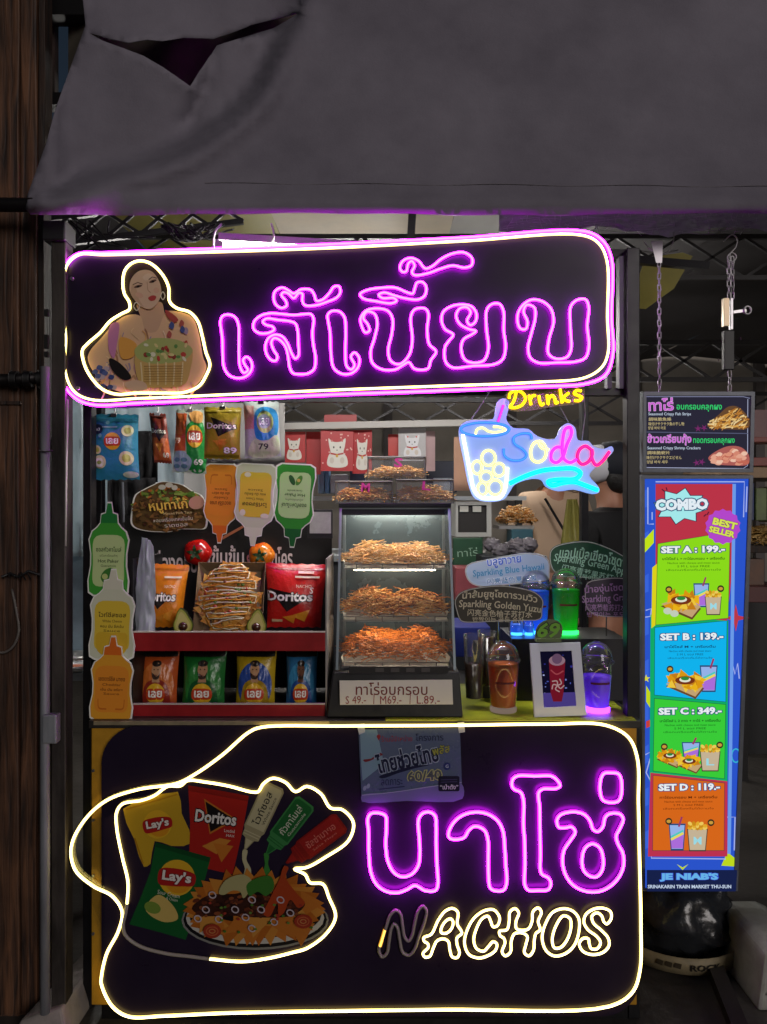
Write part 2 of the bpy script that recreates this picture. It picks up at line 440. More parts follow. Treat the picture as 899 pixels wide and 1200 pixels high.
nth = thing('frayed_net', 'frayed milky plastic net edge hanging under the awning beside the chains', 'net', W(745, 278, 2.17))
g.build('net', [translucent('net_film', '#6f6878', .35, .4), mat('net_thread', '#9a929e', .8)], nth)

# ================================================================ wooden post and pipes at the left
t = thing('wooden_post', 'rough brown wooden post beside the grey steel upright', 'post', (W(20, 600, 2.12).x, 2.12, 0))
wm = wood('old_timber', '#6f4a31', '#27170f', .62, (9, 9, .55)); wm2 = wood('dark_timber', '#3a2417', '#120b08', .7, (9, 9, .6))
def rough_post(x0, x1, Y, dep, z1, seed, amp=.004):
    g = G(); a = W(x0, 600, Y).x; b = W(x1, 600, Y).x; n = 40; v = []
    for i in range(n+1):
        z = z1*i/n
        for (x, y) in ((a, Y), (b, Y), (b, Y+dep), (a, Y+dep)):
            v.append((x+amp*noise.noise(Vector((x*20, z*3, seed))), y+amp*noise.noise(Vector((z*3, y*9, seed+4))), z))
    f = [(i*4+k, i*4+(k+1) % 4, i*4+4+(k+1) % 4, i*4+4+k) for i in range(n) for k in range(4)]+[(0, 1, 2, 3), (n*4+3, n*4+2, n*4+1, n*4)]
    return g.add(v, f)
rough_post(-70, 22, 2.115, .10, 3.3, 1).build('plank', wm, t, bevel=.004)
rough_post(23.5, 43, 2.12, .09, 3.3, 2, .003).build('plank', wm, t, bevel=.004)
rough_post(45, 52, 2.125, .05, 3.3, 3, .003).build('edge_strip', wm2, t, bevel=.002)
g = G(); g.pbox(-40, 470, 24, 474, 2.108, .006); g.build('batten', wm2, t)
# boards leaning behind, above left
g = G(); g.pbox(42, -40, 64, 118, 2.45, .03); o = g.build('wall_board', wood('grey_board', '#4a3a33', '#1d1513', .7)); tag(o, 'dark weathered board behind the slanted edge of the torn awning', 'board')
g = G(); g.pbox(30, 108, 76, 122, 2.4, .05); o = g.build('cross_rail', mat('black_steel', '#141315', .45, metal=.4)); tag(o, 'short black cross rail behind the slanted awning edge', 'rail')
g = G(); g.pbox(38, -20, 130, 17, 2.38, .06); o = g.build('roof_beam', mat('black_steel')); tag(o, 'black roof beam at the top beside the wooden post', 'beam')

t = thing('steel_upright', 'grey steel upright with clamp and black cap beside the wooden post', 'pole', (W(62, 600, 2.04).x, 2.04, 0))
g = G(); a = W(60, 258, 2.04); b = W(77, 258, 2.04); g.box((a.x, 2.04, 0), (b.x, 2.09, a.z)); g.build('post', mat('worn_steel', '#5b5450', .5, metal=.5, var=.5, vscale=14, col2='#2c2826', bump=.1, stretch=(1, 1, .2)), t, bevel=.003)
g = G(); g.pbox(49, 258, 76, 281, 2.025, .075); g.build('cap', mat('black_plastic', '#161517', .5), t, bevel=.004)
g = G(); g.tube([W(53, y, 2.02) for y in (430, 600, 800, 1000, 1187)], .0125, 12); g.build('conduit', mat('galvanised', '#8d9096', .5, metal=.3, var=.4, vscale=20, stretch=(1, 1, .2)), t)
for y, hh in ((362, 8), (392, 16), (412, 6)):
    g = G(); g.pbox(51.5, y, 56, y+hh, 2.017, .01); g.build('slot', mat('slot_black', '#080808', .8), t)
g = G()
g.tube([W(-20, 445, 2.085), W(15, 445, 2.085), W(50, 443, 2.09)], .017, 12); g.build('clamp_pipe', mat('dark_pipe'), t)
for x in (18, 34, 50):
    g = G(); g.tube([W(x-4, 444.6, 2.085), W(x+4, 444.6, 2.085)], .0235, 12); g.build('clamp', mat('black_steel'), t, bevel=.002)
g = G(); g.tube([W(46, 528, 2.003), W(53, 529.5, 2.0), W(62, 528, 2.006)], .002, 6); g.build('cable_tie', mat('black_plastic'), t)
g = G(); g.pbox(49, 838, 66, 872, 2.0, .03); g.build('joint_box', mat('galvanised'), t, bevel=.004)

g = G(); g.tube([W(a, b, 2.098+c*.2) for a, b, c in ((2, 676, 0), (12, 672, .01), (22, 676, .0), (34, 669, .02), (47, 674, .06), (56, 673, .10))], .004, 7)
for q in range(5): g.tube([W(8+q*6+random.uniform(-3, 3), 668+random.uniform(0, 4), 2.095), W(12+q*6, 678+random.uniform(-2, 3), 2.093)], .0022, 5)
o = g.build('tied_wire', mat('black_plastic')); tag(o, 'knotted black wire tied around the wooden post', 'wire')
g = G(); g.tube([W(a, b, 2.10) for a, b in ctr([(14, 690), (19, 715), (22, 740), (15, 758), (3, 765), (-12, 760)], False, 5)], .0035, 7)
o = g.build('hanging_cable', mat('grey_cable', '#5a5450', .6)); tag(o, 'grey cable loop hanging against the wooden post', 'cable')
g = G(); g.tube([W(a, b, 2.0+c) for a, b, c in ((79, 468, .03), (79, 500, .03), (78, 540, .03), (77.5, 575, .03), (77, 640, .04))], .0028, 7)
o = g.build('power_cable', mat('white_cable', '#c9c4c0', .5)); tag(o, 'thin white power cable running down from the neon name sign', 'cable')

# ================================================================ stall frame
fr = thing('stall_frame', 'black steel frame of the snack stall carrying the name sign', 'frame', (W(420, 600, 2.15).x, 2.2, 0))
bs = mat('black_paint', '#131216', .4, metal=.3, var=.4, vscale=20)
def post(x0, x1, y0, Y, dep=.04):
    a, b = W(x0, y0, Y), W(x1, y0, Y); g = G(); g.box((a.x, Y, .0), (b.x, Y+dep, a.z)); return g.build('post', bs, fr, bevel=.002)
post(97, 107, 300, 2.14); post(735, 750, 290, 2.10); post(112, 119, 300, 2.72); post(682, 690, 300, 2.74)
for y in (292, 455):
    g = G(); g.pbox(107.5, y, 734.5, y+8, 2.13, .03); g.build('rail', bs, fr)
g = G(); g.pbox(119.5, 466, 681.5, 471, 2.745, .025); g.build('rail', bs, fr)
for x in (712, 726):
    g = G(); g.pbox(x, 300, x+5, 455, 2.115, .03); g.build('brace', mat('violet_lit_steel', '#3c3744', .45, metal=.4), fr)  # violet of the neon light put into the steel colour

# ================================================================ NAME SIGN (upper neon sign)
acr = mat('black_acrylic', '#221a2c', .30, var=.2, vscale=5, spec=.2)
P1 = flat(2.056)
outer1 = [(124, 297.5), (92.8, 298.7), (80, 309), (72.6, 327.9), (75.3, 359), (77.5, 378.5), (77, 405.7), (73.4, 429), (77.2, 452.4), (92.8, 468.8), (112.3, 475), (166.8, 472.7), (283.6, 468), (400, 462.6), (503.5, 459), (627, 453.7), (688.6, 449.6), (709.2, 439.3), (717.4, 414.6), (715.6, 373.5), (715.4, 303.5), (705, 283), (684.5, 272.6), (544.6, 279.6), (400, 287), (260, 292.5)]
warm1 = [(124, 300.5), (95, 300.3), (81, 312.3), (77.5, 331.7), (77.0, 359), (78.2, 380), (79.5, 398), (79, 436.8), (88.9, 459.2), (108.4, 469), (166.8, 467.6), (283.6, 462.5), (400, 457.6), (503.5, 453.7), (627, 448.8), (684.5, 443.4), (704, 431), (711.0, 414.6), (710.2, 373.5), (709.7, 307.6), (700, 287), (680.4, 277.6), (544.6, 284.4), (400, 292), (260, 297)]
ns = thing('name_sign', 'black neon sign with pink Thai lettering and a woman in a glowing outline', 'neon sign', (W(395, 465, 2.06).x, 2.06, W(395, 465, 2.06).z))
board1 = ctr([(124, 296), (92, 297), (78, 308), (71.5, 328), (71.5, 380), (72, 430), (76, 454), (92, 470.5), (112.3, 477), (283.6, 470), (503.5, 461), (627, 456), (690, 451.5), (711, 440.5), (719.5, 414.6), (718, 373.5), (717.6, 303.5), (706.5, 281), (685, 270.4), (544.6, 277.5), (400, 285), (260, 290.5)], True, 4)
g = G(); g.prism(board1, P1, .008); bd = g.build('board', acr, ns)
neon('neon_border', outer1, P1, 'purple', ns, w=.0088, lift=.004, n=8)
neon('neon_border', warm1, P1, 'warm', ns, w=.0068, lift=.010, n=8)
zA = lambda p: Z(250, 320, 5.993, p); zB = lambda p: Z(370, 280, 4.495, p); zC = lambda p: Z(500, 320, 4.086, p)
L1 = [zA([(58, 350), (75, 312), (115, 302), (160, 320), (184, 370), (188, 480), (188, 580), (196, 665), (222, 708), (250, 690), (228, 650), (217, 618), (240, 597), (268, 618), (280, 665), (262, 710), (225, 738), (175, 745), (120, 725), (84, 670), (75, 580), (72, 470), (63, 400)]),
      zA([(405, 293), (480, 297), (570, 305), (640, 299), (690, 300), (708, 332), (700, 430), (708, 520), (722, 600), (712, 680), (670, 712), (610, 718), (565, 710), (542, 670), (530, 590), (512, 525), (470, 477), (432, 467), (414, 495), (428, 545), (456, 595), (445, 623), (415, 620), (382, 580), (372, 520), (395, 465), (440, 442), (490, 455), (525, 500), (555, 572), (580, 608), (602, 590), (602, 500), (598, 420), (582, 365), (545, 349), (460, 339), (380, 330), (354, 352), (378, 374), (420, 385), (434, 405), (400, 428), (330, 431), (290, 400), (295, 350), (340, 310)]),
      zA([(430, 190), (440, 140), (490, 114), (530, 132), (570, 155), (620, 127), (688, 130), (712, 162), (728, 205), (770, 198), (820, 150), (850, 108), (885, 106), (895, 145), (870, 183), (800, 214), (730, 236), (647, 236), (630, 205), (630, 157), (605, 152), (570, 188), (535, 157), (500, 146), (484, 165), (515, 208), (520, 240), (485, 256), (448, 235)]),
      zB([(65, 410), (85, 389), (125, 390), (153, 420), (160, 500), (158, 600), (166, 678), (190, 693), (206, 670), (187, 625), (206, 605), (230, 632), (225, 680), (190, 713), (140, 716), (97, 685), (82, 600), (78, 500), (68, 440)]),
      zB([(240, 455), (262, 500), (284, 490), (274, 455), (252, 425), (270, 392), (310, 402), (325, 450), (310, 530), (290, 600), (300, 660), (350, 693), (420, 693), (460, 670), (490, 656), (520, 690), (590, 688), (605, 645), (632, 600), (596, 560), (586, 480), (592, 400), (575, 375), (520, 380), (500, 420), (508, 540), (490, 620), (440, 666), (395, 648), (382, 590), (400, 510), (405, 430), (380, 387), (320, 374), (265, 387), (238, 425)]),
      zB([(235, 300), (270, 279), (350, 266), (420, 266), (480, 290), (510, 296), (522, 265), (532, 240), (560, 236), (580, 260), (574, 305), (540, 327), (470, 321), (410, 305), (360, 291), (332, 303), (352, 320), (410, 320), (426, 334), (400, 347), (320, 337), (250, 321)]),
      zB([(443, 160), (460, 125), (500, 111), (540, 126), (575, 165), (610, 155), (660, 115), (720, 87), (780, 82), (820, 112), (818, 148), (780, 161), (720, 150), (660, 165), (590, 190), (520, 200), (506, 185), (520, 150), (505, 127), (487, 140), (476, 180), (456, 183)]),
      zC([(190, 160), (130, 162), (80, 190), (69, 230), (86, 275), (125, 301), (105, 330), (86, 360), (89, 430), (120, 457), (220, 450), (320, 442), (360, 418), (374, 360), (365, 280), (364, 190), (345, 156), (310, 156), (285, 182), (283, 270), (292, 370), (270, 424), (220, 435), (180, 420), (163, 370), (173, 325), (215, 299), (233, 284), (200, 275), (156, 250), (139, 210), (156, 177), (190, 172), (208, 195), (191, 235), (206, 256), (230, 240), (235, 200), (215, 170)]),
      zC([(447, 274), (470, 274), (478, 240), (459, 190), (475, 160), (510, 172), (515, 220), (495, 300), (481, 360), (491, 410), (530, 435), (620, 434), (710, 429), (755, 409), (770, 350), (762, 260), (769, 170), (754, 134), (715, 136), (684, 166), (682, 270), (685, 370), (665, 408), (610, 415), (577, 390), (581, 320), (602, 240), (590, 180), (550, 144), (500, 135), (460, 157), (433, 200), (433, 250)])]
for p in L1: neon('neon_letter', p, P1, 'purple', ns, w=.0072, lift=.012)
zP = lambda p: Z(85, 290, 5.288, p)
pout = zP([(425, 88), (490, 105), (560, 170), (600, 250), (607, 340), (650, 380), (730, 405), (780, 460), (810, 560), (830, 650), (855, 730), (830, 800), (790, 860), (700, 900), (560, 905), (400, 905), (280, 912), (190, 880), (110, 790), (75, 710), (68, 640), (100, 600), (180, 530), (240, 460), (310, 415), (358, 388), (358, 345), (327, 290), (318, 220), (330, 150), (370, 105)])
# printed half figure of a woman with a tray of nachos
s = Sheet(lambda a, b, o: P1(85+a/5.288, 290+b/5.288, o), ink)
s.poly(ctr([(345, 330), (335, 220), (355, 150), (420, 112), (490, 125), (550, 185), (585, 260), (590, 330), (560, 360), (400, 400), (365, 390)], True, 5), '#2a2018')          # hair
s.poly(ctr([(400, 350), (420, 430), (390, 520), (520, 560), (600, 470), (570, 400), (550, 340)], True, 5), '#c6a184')       # neck, chest
s.poly(ctr([(110, 640), (180, 560), (260, 470), (340, 420), (420, 425), (455, 520), (520, 520), (580, 400), (640, 395), (740, 430), (780, 520), (810, 680), (830, 740), (790, 830), (720, 880), (500, 892), (300, 895), (200, 850), (130, 770), (95, 690)], True, 5), '#d6b08c')   # blouse
qq = random.Random(44)
for k in range(110):
    x, y = qq.uniform(140, 790), qq.uniform(470, 860)
    if abs(x-450) < 330-(870-y)*.35 and y > 460+abs(x-470)*.35: s.line(ctr([(x, y), (x+qq.uniform(-18, 26), y+qq.uniform(20, 50)), (x+qq.uniform(-30, 40), y+qq.uniform(60, 95))], False, 4), qq.uniform(4, 13), ('#b58a6a', '#ead0b4', '#c4929c', '#dba860', '#9a86a0', '#a87a5c', '#e6c8a0')[k % 7])
s.poly(ctr([(240, 480), (290, 470), (280, 600), (260, 690), (230, 640)], True, 5), '#c77fae')
s.poly(ctr([(300, 560), (400, 600), (380, 680), (310, 690)], True, 5), '#e0a04c')
for k in range(15):
    x, y = random.Random(k).uniform(120, 260), random.Random(k+50).uniform(740, 870)
    if x > 150 or y < 800: s.poly(ctr([(x, y-14), (x+26, y-4), (x+14, y+16), (x-12, y+8)], True, 4), ('#3c4a86', '#55629c', '#b9a5b5')[k % 3])
for k in range(18):
    x, y = random.Random(k+9).uniform(580, 800), random.Random(k+70).uniform(460, 640)
    if x < 690+(y-440)*.4: s.poly(ctr([(x, y-22), (x+16, y-4), (x+6, y+24), (x-14, y+8)], True, 4), ('#4a5790', '#a58ea8', '#b0564e')[k % 3])
s.poly(ctr([(580, 390), (660, 450), (640, 470), (590, 430)], True, 4), '#b04a44')
s.poly(ctr([(235, 690), (300, 720), (370, 810), (330, 825), (250, 760)], True, 5), '#1a1418')          # arm gap
s.poly(ctr([(360, 270), (370, 200), (420, 150), (490, 150), (540, 210), (555, 290), (530, 350), (490, 385), (440, 375), (390, 330)], True, 6), '#d8b59a')   # face
s.poly(ctr([(366, 290), (380, 230), (400, 260), (420, 330), (450, 375), (400, 338)], True, 4), '#c9a488'); s.poly(ctr([(440, 190), (480, 165), (520, 200), (500, 195), (460, 210)], True, 4), '#e0c2aa'); s.polys([ell(420, 300, 26, 16, 14, 20), ell(525, 270, 18, 18, 14)], '#d6a890'); s.polys([ell(412, 246, 26, 8, 16, -14), ell(503, 214, 24, 8, 16, -20)], '#6b4a40'); s.polys([ell(412, 247, 9, 7, 12), ell(503, 216, 9, 7, 12)], '#231a18')
s.line([(380, 236), (410, 222), (440, 232)], 5, '#5a4034'); s.line([(478, 204), (500, 188), (528, 196)], 5, '#5a4034')
s.line(ctr([(468, 220), (474, 270), (490, 285)], False, 4), 4, '#b58a72'); s.poly(ctr([(474, 318), (500, 302), (524, 308), (516, 330), (490, 336)], True, 5), '#b5403f')
s.line(ctr([(400, 345), (385, 370), (405, 395), (422, 368)], True, 6), 6, '#e4d9c8', True); s.line(ctr([(565, 280), (552, 305), (566, 328), (578, 304)], True, 6), 6, '#e4d9c8', True)
s.poly(ctr([(400, 640), (470, 580), (560, 570), (680, 590), (745, 630), (735, 760), (700, 850), (560, 870), (440, 860), (400, 780)], True, 5), '#c9a564')
s.poly(ctr([(390, 640), (470, 575), (560, 565), (680, 585), (750, 640), (700, 700), (600, 720), (480, 720), (410, 690)], True, 5), '#a9b06a')
for k in range(26):
    q = random.Random(k+5); x, y = q.uniform(430, 720), q.uniform(595, 700)
    s.ell(x, y, q.uniform(9, 20), q.uniform(8, 16), ('#b8443a', '#5f8a4a', '#d9c98a', '#e0dcc0', '#8c3a30')[k % 5], q.uniform(0, 90), 10)
for k in range(6): s.line(ctr([(430+k*52, 715), (436+k*50, 780), (440+k*48, 855)], False, 4), 8, '#e3cf9e')
for k in range(7): s.line([(450, 740+k*16), (690, 738+k*16)], 3, '#a07a40')
s.poly(ctr([(330, 850), (380, 825), (460, 845), (470, 880), (360, 885)], True, 5), '#d8b59a')
s.build('portrait_print', bd)
neon('neon_outline', pout, P1, 'warm', ns, w=.008)
# stand-off screws
for x, y in ((85, 327), (92, 455)):
    g = G(); c = P1(x, y, .0); g.tube([c, c+Vector((0, -.006, 0))], .005, 10); g.build('screw', mat('steel', '#9a9a9e', .3, metal=.9), bd)

# ================================================================ COUNTER with the lower neon sign
ct = thing('counter', 'yellow fronted snack counter holding the nacho sign', 'counter', (W(428, 1000, 2.07).x, 2.3, 0))
a, b = W(107, 849, 2.075), W(749, 849, 2.075)
yel = mat('yellow_board', '#c08c1e', .5, var=.3, vscale=9, col2='#9a7016', bump=.05)
g = G(); g.box((a.x, 2.075, .055), (b.x-.006, 2.70, .835)); g.build('cabinet_body', yel, ct, bevel=.003)
g = G(); g.box((a.x+.02, 2.10, .0), (b.x-.02, 2.68, .055)); g.build('plinth', mat('black_steel'), ct)
g = G(); g.box((a.x-.004, 2.066, .835), (b.x+.004, 2.72, .857)); g.build('counter_top', mat('counter_top', '#2a2724', .4, var=.3, vscale=9), ct, bevel=.002)
g = G(); a2, b2 = W(452, 840, 2.062), W(746, 840, 2.062); g.box((a2.x, 2.0625, .8573), (b2.x, 2.5, .8590))
o = g.build('table_cover', mat('lime_cover', '#a9ae22', .5, var=.3, vscale=14, col2='#84901a')); tag(o, 'lime yellow cover laid on the counter under the drinks', 'table cover')
g = G(); a2, b2 = W(110, 840, 2.062), W(386, 840, 2.062); g.box((a2.x, 2.0600, .846), (b2.x, 2.0655, .8565)); g.build('front_edge', mat('pale_edge', '#8e8166', .5, var=.4, vscale=20), ct)
for y in (903, 961, 1026, 1094):
    g = G(); c = W(109.5, y, 2.073); g.tube([c, c+Vector((0, -.004, 0))], .004, 8); g.build('screw', mat('steel'), ct)

P2 = flat(2.054)
sg = thing('nacho_sign', 'black neon sign with pink Thai word, glowing NACHOS and printed plate of nachos', 'neon sign', (W(428, 1186, 2.06).x, 2.06, .02))
g = G(); g.prism(rrect(119, 851, 750, 1191, 44, 8), P2, .010); bd2 = g.build('board', acr, sg)
r7 = lambda p: Z(80, 840, 2.644, p); rb = lambda p: Z(80, 1080, 2.644, p); rr_ = lambda p: Z(400, 840, 2.497, p)
bord = r7([(600, 30), (562, 45), (480, 115), (400, 172), (340, 203), (220, 222), (120, 257), (50, 322), (13, 400), (25, 470), (80, 520), (140, 552), (170, 600), (158, 660), (122, 730), (106, 800)])+rb([(106, 190), (140, 258), (190, 289), (300, 287), (500, 278), (899, 271)])+rr_([(300, 852), (780, 843), (848, 803), (871, 740), (874, 600), (870, 400), (867, 250), (864, 120), (838, 58), (770, 22), (600, 19), (300, 23)])+[(400, 849.8)]
# clear acrylic tab that carries the loop beyond the board
tab = ctr(r7([(340, 195), (220, 212), (115, 246), (42, 316), (3, 400), (16, 478), (76, 532), (130, 562), (160, 606), (146, 660), (108, 735)]), False, 5)
g = G(); g.prism(tab+[(121, 1118), (121, 960)], flat(2.0535), .004); g.build('clear_backing', clear('clear_acrylic', (.96, .97, .97)), sg)
neon('neon_border', bord, P2, 'warm', sg, w=.0085, lift=.004, n=8)
zD = lambda p: Z(420, 890, 5.288, p); zE = lambda p: Z(580, 890, 5.288, p); zF = lambda p: Z(430, 1050, 5.993, p); zG = lambda p: Z(570, 1050, 5.619, p)
L2 = [zD([(60, 350), (78, 322), (125, 317), (168, 335), (174, 400), (170, 520), (185, 620), (225, 688), (275, 710), (330, 693), (370, 640), (380, 560), (375, 460), (371, 360), (396, 320), (440, 312), (474, 337), (480, 400), (480, 500), (485, 640), (490, 760), (474, 794), (410, 794), (378, 775), (347, 763), (300, 788), (240, 808), (170, 798), (112, 755), (78, 680), (66, 560), (65, 440)]),
      zD([(556, 460), (562, 420), (600, 362), (660, 324), (740, 312), (810, 330), (863, 372), (891, 430), (901, 520), (908, 640), (914, 740), (896, 790), (852, 797), (814, 780), (802, 700), (800, 600), (798, 480), (775, 422), (720, 399), (682, 422), (652, 468), (600, 480), (567, 474)]),
      zE([(100, 150), (107, 107), (140, 88), (240, 90), (340, 90), (374, 112), (396, 150), (370, 167), (290, 170), (264, 192), (270, 280), (272, 400), (275, 560), (281, 690), (323, 716), (339, 750), (324, 788), (260, 794), (202, 792), (179, 760), (180, 640), (178, 500), (170, 380), (172, 250), (155, 192), (115, 172)]),
      zE([(646, 110), (667, 74), (710, 70), (754, 77), (771, 110), (771, 210), (754, 244), (705, 253), (661, 239), (644, 200)]),
      zE([(377, 360), (402, 327), (480, 310), (545, 327), (580, 367), (600, 420), (630, 431), (660, 400), (672, 347), (700, 322), (763, 324), (784, 355), (765, 410), (741, 460), (753, 510), (780, 560), (787, 630), (765, 700), (710, 764), (640, 799), (560, 800), (480, 764), (431, 700), (411, 620), (421, 545), (460, 485), (489, 435), (468, 404), (420, 409), (387, 404)]),
      zE([(531, 600), (551, 532), (595, 507), (640, 532), (661, 600), (654, 670), (620, 710), (576, 704), (541, 670)])]
for p in L2: neon('neon_letter', p, P2, 'purple', sg, w=.0086, lift=.012)
N1 = zF([(85, 370), (110, 290), (140, 190), (165, 122), (205, 90), (235, 117), (250, 200), (265, 280), (290, 305), (315, 270), (335, 180), (360, 92), (393, 62), (416, 92), (400, 180), (365, 270), (335, 360), (295, 404), (252, 385), (230, 300), (213, 210), (190, 186), (170, 220), (155, 310), (140, 390), (107, 416)])
neon('neon_letter', N1, P2, 'off', sg, w=.0095)
neon('lit_segment', zF([(92, 340), (110, 283), (127, 225)]), P2, 'amber', sg, w=.010, closed=False, lift=.0045)
L3 = [zF([(397, 275), (450, 250), (500, 150), (550, 87), (600, 70), (636, 97), (632, 180), (659, 225), (663, 245), (630, 275), (630, 320), (647, 380), (630, 413), (597, 408), (580, 360), (570, 302), (535, 282), (490, 297), (465, 345), (440, 403), (407, 410), (392, 385), (430, 340), (425, 315), (402, 300)]),
      zF([(517, 220), (547, 162), (585, 142), (603, 165), (590, 213), (555, 243), (522, 240)]),
      [(576.8, 1063), (580.7, 1065.4), (584.8, 1073.1), (582, 1081.8), (577.1, 1083), (574.4, 1076.7), (571.2, 1070.8), (564.5, 1073.4), (557.8, 1085), (554.6, 1098.4), (557.8, 1108.2), (566, 1111.5), (571.8, 1105.9), (577.1, 1100.5), (581.4, 1102.8), (580, 1110.2), (571.8, 1116.4), (560.2, 1119.4), (548.7, 1114.9), (543.8, 1101.7), (547, 1086.7), (555.1, 1072.8), (566.8, 1064.4)],
      zG([(82, 215), (130, 205), (145, 150), (151, 87), (185, 67), (208, 95), (190, 150), (192, 195), (220, 208), (270, 200), (295, 150), (301, 87), (335, 62), (356, 90), (335, 150), (348, 205), (320, 230), (310, 270), (304, 340), (275, 376), (245, 355), (255, 300), (264, 250), (235, 227), (180, 232), (159, 280), (154, 350), (120, 376), (99, 350), (118, 290), (110, 260), (87, 245)]),
      zG([(361, 260), (381, 170), (430, 92), (500, 67), (560, 82), (600, 130), (601, 220), (569, 310), (510, 363), (440, 376), (386, 340)]),
      zG([(427, 270), (451, 180), (500, 114), (543, 132), (548, 200), (519, 280), (479, 323), (441, 323)]),
      zG([(785, 167), (813, 130), (808, 87), (760, 64), (700, 70), (647, 106), (634, 155), (661, 205), (720, 250), (743, 290), (720, 330), (682, 328), (669, 295), (663, 264), (630, 262), (604, 295), (626, 344), (690, 368), (760, 353), (798, 310), (793, 260), (750, 210), (696, 160), (687, 116), (720, 94), (751, 115), (765, 153)])]
for p in L3: neon('neon_letter', p, P2, 'warm', sg, w=.0072, lift=.010)
food_lit = r7([(185, 575), (188, 510), (170, 430), (153, 340), (153, 292), (171, 267), (230, 256), (270, 241), (310, 213), (350, 211), (372, 195), (430, 200), (500, 212), (570, 230), (590, 229), (606, 205), (635, 188), (675, 201), (705, 229), (740, 213), (783, 235), (813, 279), (850, 285), (884, 325), (869, 380), (800, 430), (740, 463), (702, 468), (735, 485), (750, 510), (790, 515), (808, 555), (829, 615), (800, 668), (740, 713), (700, 725), (620, 744), (540, 754), (440, 746)])
food_off = r7([(440, 746), (380, 738), (300, 728), (220, 704), (180, 672), (173, 640), (180, 606), (185, 575)])
neon('neon_outline', food_lit, P2, 'warm', sg, w=.0082, closed=False, lift=.0035)
neon('neon_outline', food_off, P2, 'off', sg, w=.0098, closed=False, lift=.0035)

# printed stickers inside the outline
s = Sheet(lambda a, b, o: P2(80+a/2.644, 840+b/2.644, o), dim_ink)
def lays(s, cx, cy_, r, rot, word, wcol='#f4f0ea'):
    s.ell(cx, cy_, r, r, '#e8b72c', 0, 32); s.ell(cx+r*.1, cy_+r*.25, r*.72, r*.62, '#e09a20', 0, 24)
    c, q = math.cos(R(rot)), math.sin(R(rot))
    T = lambda x, y: (cx+(x*c-y*q)*r, cy_+(x*q+y*c)*r)
    s.poly(ctr([T(-.98, -.35), T(-.3, -.5), T(.5, -.46), T(1.0, -.28), T(.98, .3), T(.4, .42), T(-.3, .5), T(-.95, .45)], True, 5), '#b3201f')
    s.text(word, cx, cy_, r*1.62, r*.72, wcol, rot, .035, '#7a1414', .05)
def doritos(s, cx, cy_, w, rot, col='#f2f0ec', tri='#141012'):
    c, q = math.cos(R(rot)), math.sin(R(rot)); T = lambda x, y: (cx+(x*c-y*q)*w, cy_+(x*q+y*c)*w)
    s.poly([T(-.34, -.42), T(.5, -.02), T(-.1, .42)], '#c9762a'); s.poly([T(-.30, -.36), T(.42, -.02), T(-.09, .36)], tri)
    s.text('Doritos', cx, cy_, w, w*.30, col, rot, .03, '#141012', .06)
s.poly(ctr([(170, 285), (230, 262), (340, 232), (352, 300), (385, 390), (320, 400), (268, 385), (255, 455), (235, 465), (205, 380)], True, 2), '#d0a82a')
s.line([(178, 287), (338, 240)], 5, '#b88a1c'); s.line([(206, 375), (232, 455)], 5, '#b07f18')
lays(s, 277, 333, 44, -10, "Lay's")
s.poly([(372, 212), (470, 228), (560, 245), (545, 330), (530, 400), (510, 488), (430, 470), (375, 440), (378, 330)], '#b3231c')
s.poly([(372, 212), (470, 228), (560, 245), (557, 262), (470, 246), (373, 229)], '#8f1a16')
doritos(s, 458, 312, 128, 7)
s.text('Loaded', 500, 353, 32, 10, '#e8e4dc', 6); s.text('MAX', 503, 368, 26, 8, '#e8e4dc', 6)
s.poly([(415, 400), (470, 375), (505, 382), (460, 425)], '#d58a34'); s.poly([(450, 390), (512, 400), (475, 450)], '#cf7c2a')
s.poly([(272, 388), (330, 405), (442, 435), (425, 500), (400, 560), (380, 640), (365, 690), (280, 665), (190, 642), (225, 560), (255, 480)], '#12602c')
s.poly([(272, 388), (442, 435), (438, 450), (271, 402)], '#0d4a22')
lays(s, 337, 498, 56, 8, "Lay's")
s.text('Sour Cream', 312, 548, 70, 13, '#e0e0cc', 12); s.text('& Onion', 322, 564, 36, 10, '#e0e0cc', 12)
s.poly(ctr([(240, 590), (280, 550), (330, 590), (340, 625), (300, 635), (250, 610)], True, 5), '#d9bd6a'); s.ell(262, 590, 26, 18, '#7d9a3e', 20)
def bottle(s, base, ang, ln, wd, col, dark, word, wc, sub=None):
    c, q = math.cos(R(ang)), math.sin(R(ang)); T = lambda x, y: (base[0]+x*c-y*q, base[1]+x*q+y*c)
    # x runs from nozzle tip to base
    s.poly([T(0, -3), T(.16*ln, -wd*.22), T(.18*ln, -wd*.4), T(.27*ln, -wd*.42), T(.31*ln, -wd*.5), T(.95*ln, -wd*.52), T(ln, -wd*.4), T(ln, wd*.4), T(.95*ln, wd*.52), T(.31*ln, wd*.5), T(.27*ln, wd*.42), T(.18*ln, wd*.4), T(.16*ln, wd*.22), T(0, 3)], dark)
    s.poly([T(.02*ln, -2), T(.15*ln, -wd*.16), T(.15*ln, wd*.16), T(.02*ln, 2)], col); s.poly([T(.33*ln, -wd*.43), T(.93*ln, -wd*.45), T(.97*ln, -wd*.35), T(.97*ln, wd*.35), T(.93*ln, wd*.45), T(.33*ln, wd*.43)], col)
    s.line([T(.21*ln, -wd*.38), T(.21*ln, wd*.38)], 3, col); s.line([T(.25*ln, -wd*.4), T(.25*ln, wd*.4)], 3, col)
    m = T(.63*ln, -wd*.08); s.text(word, m[0], m[1], ln*.5, wd*.36, wc, ang, .01)
    if sub: m = T(.63*ln, wd*.27); s.text(sub, m[0], m[1], ln*.42, wd*.14, wc, ang)
bottle(s, (548, 410), -65, 220, 68, '#c9c29a', '#a8a07a', 'ไวท์ซอส', '#2a2620', 'White Sauce')
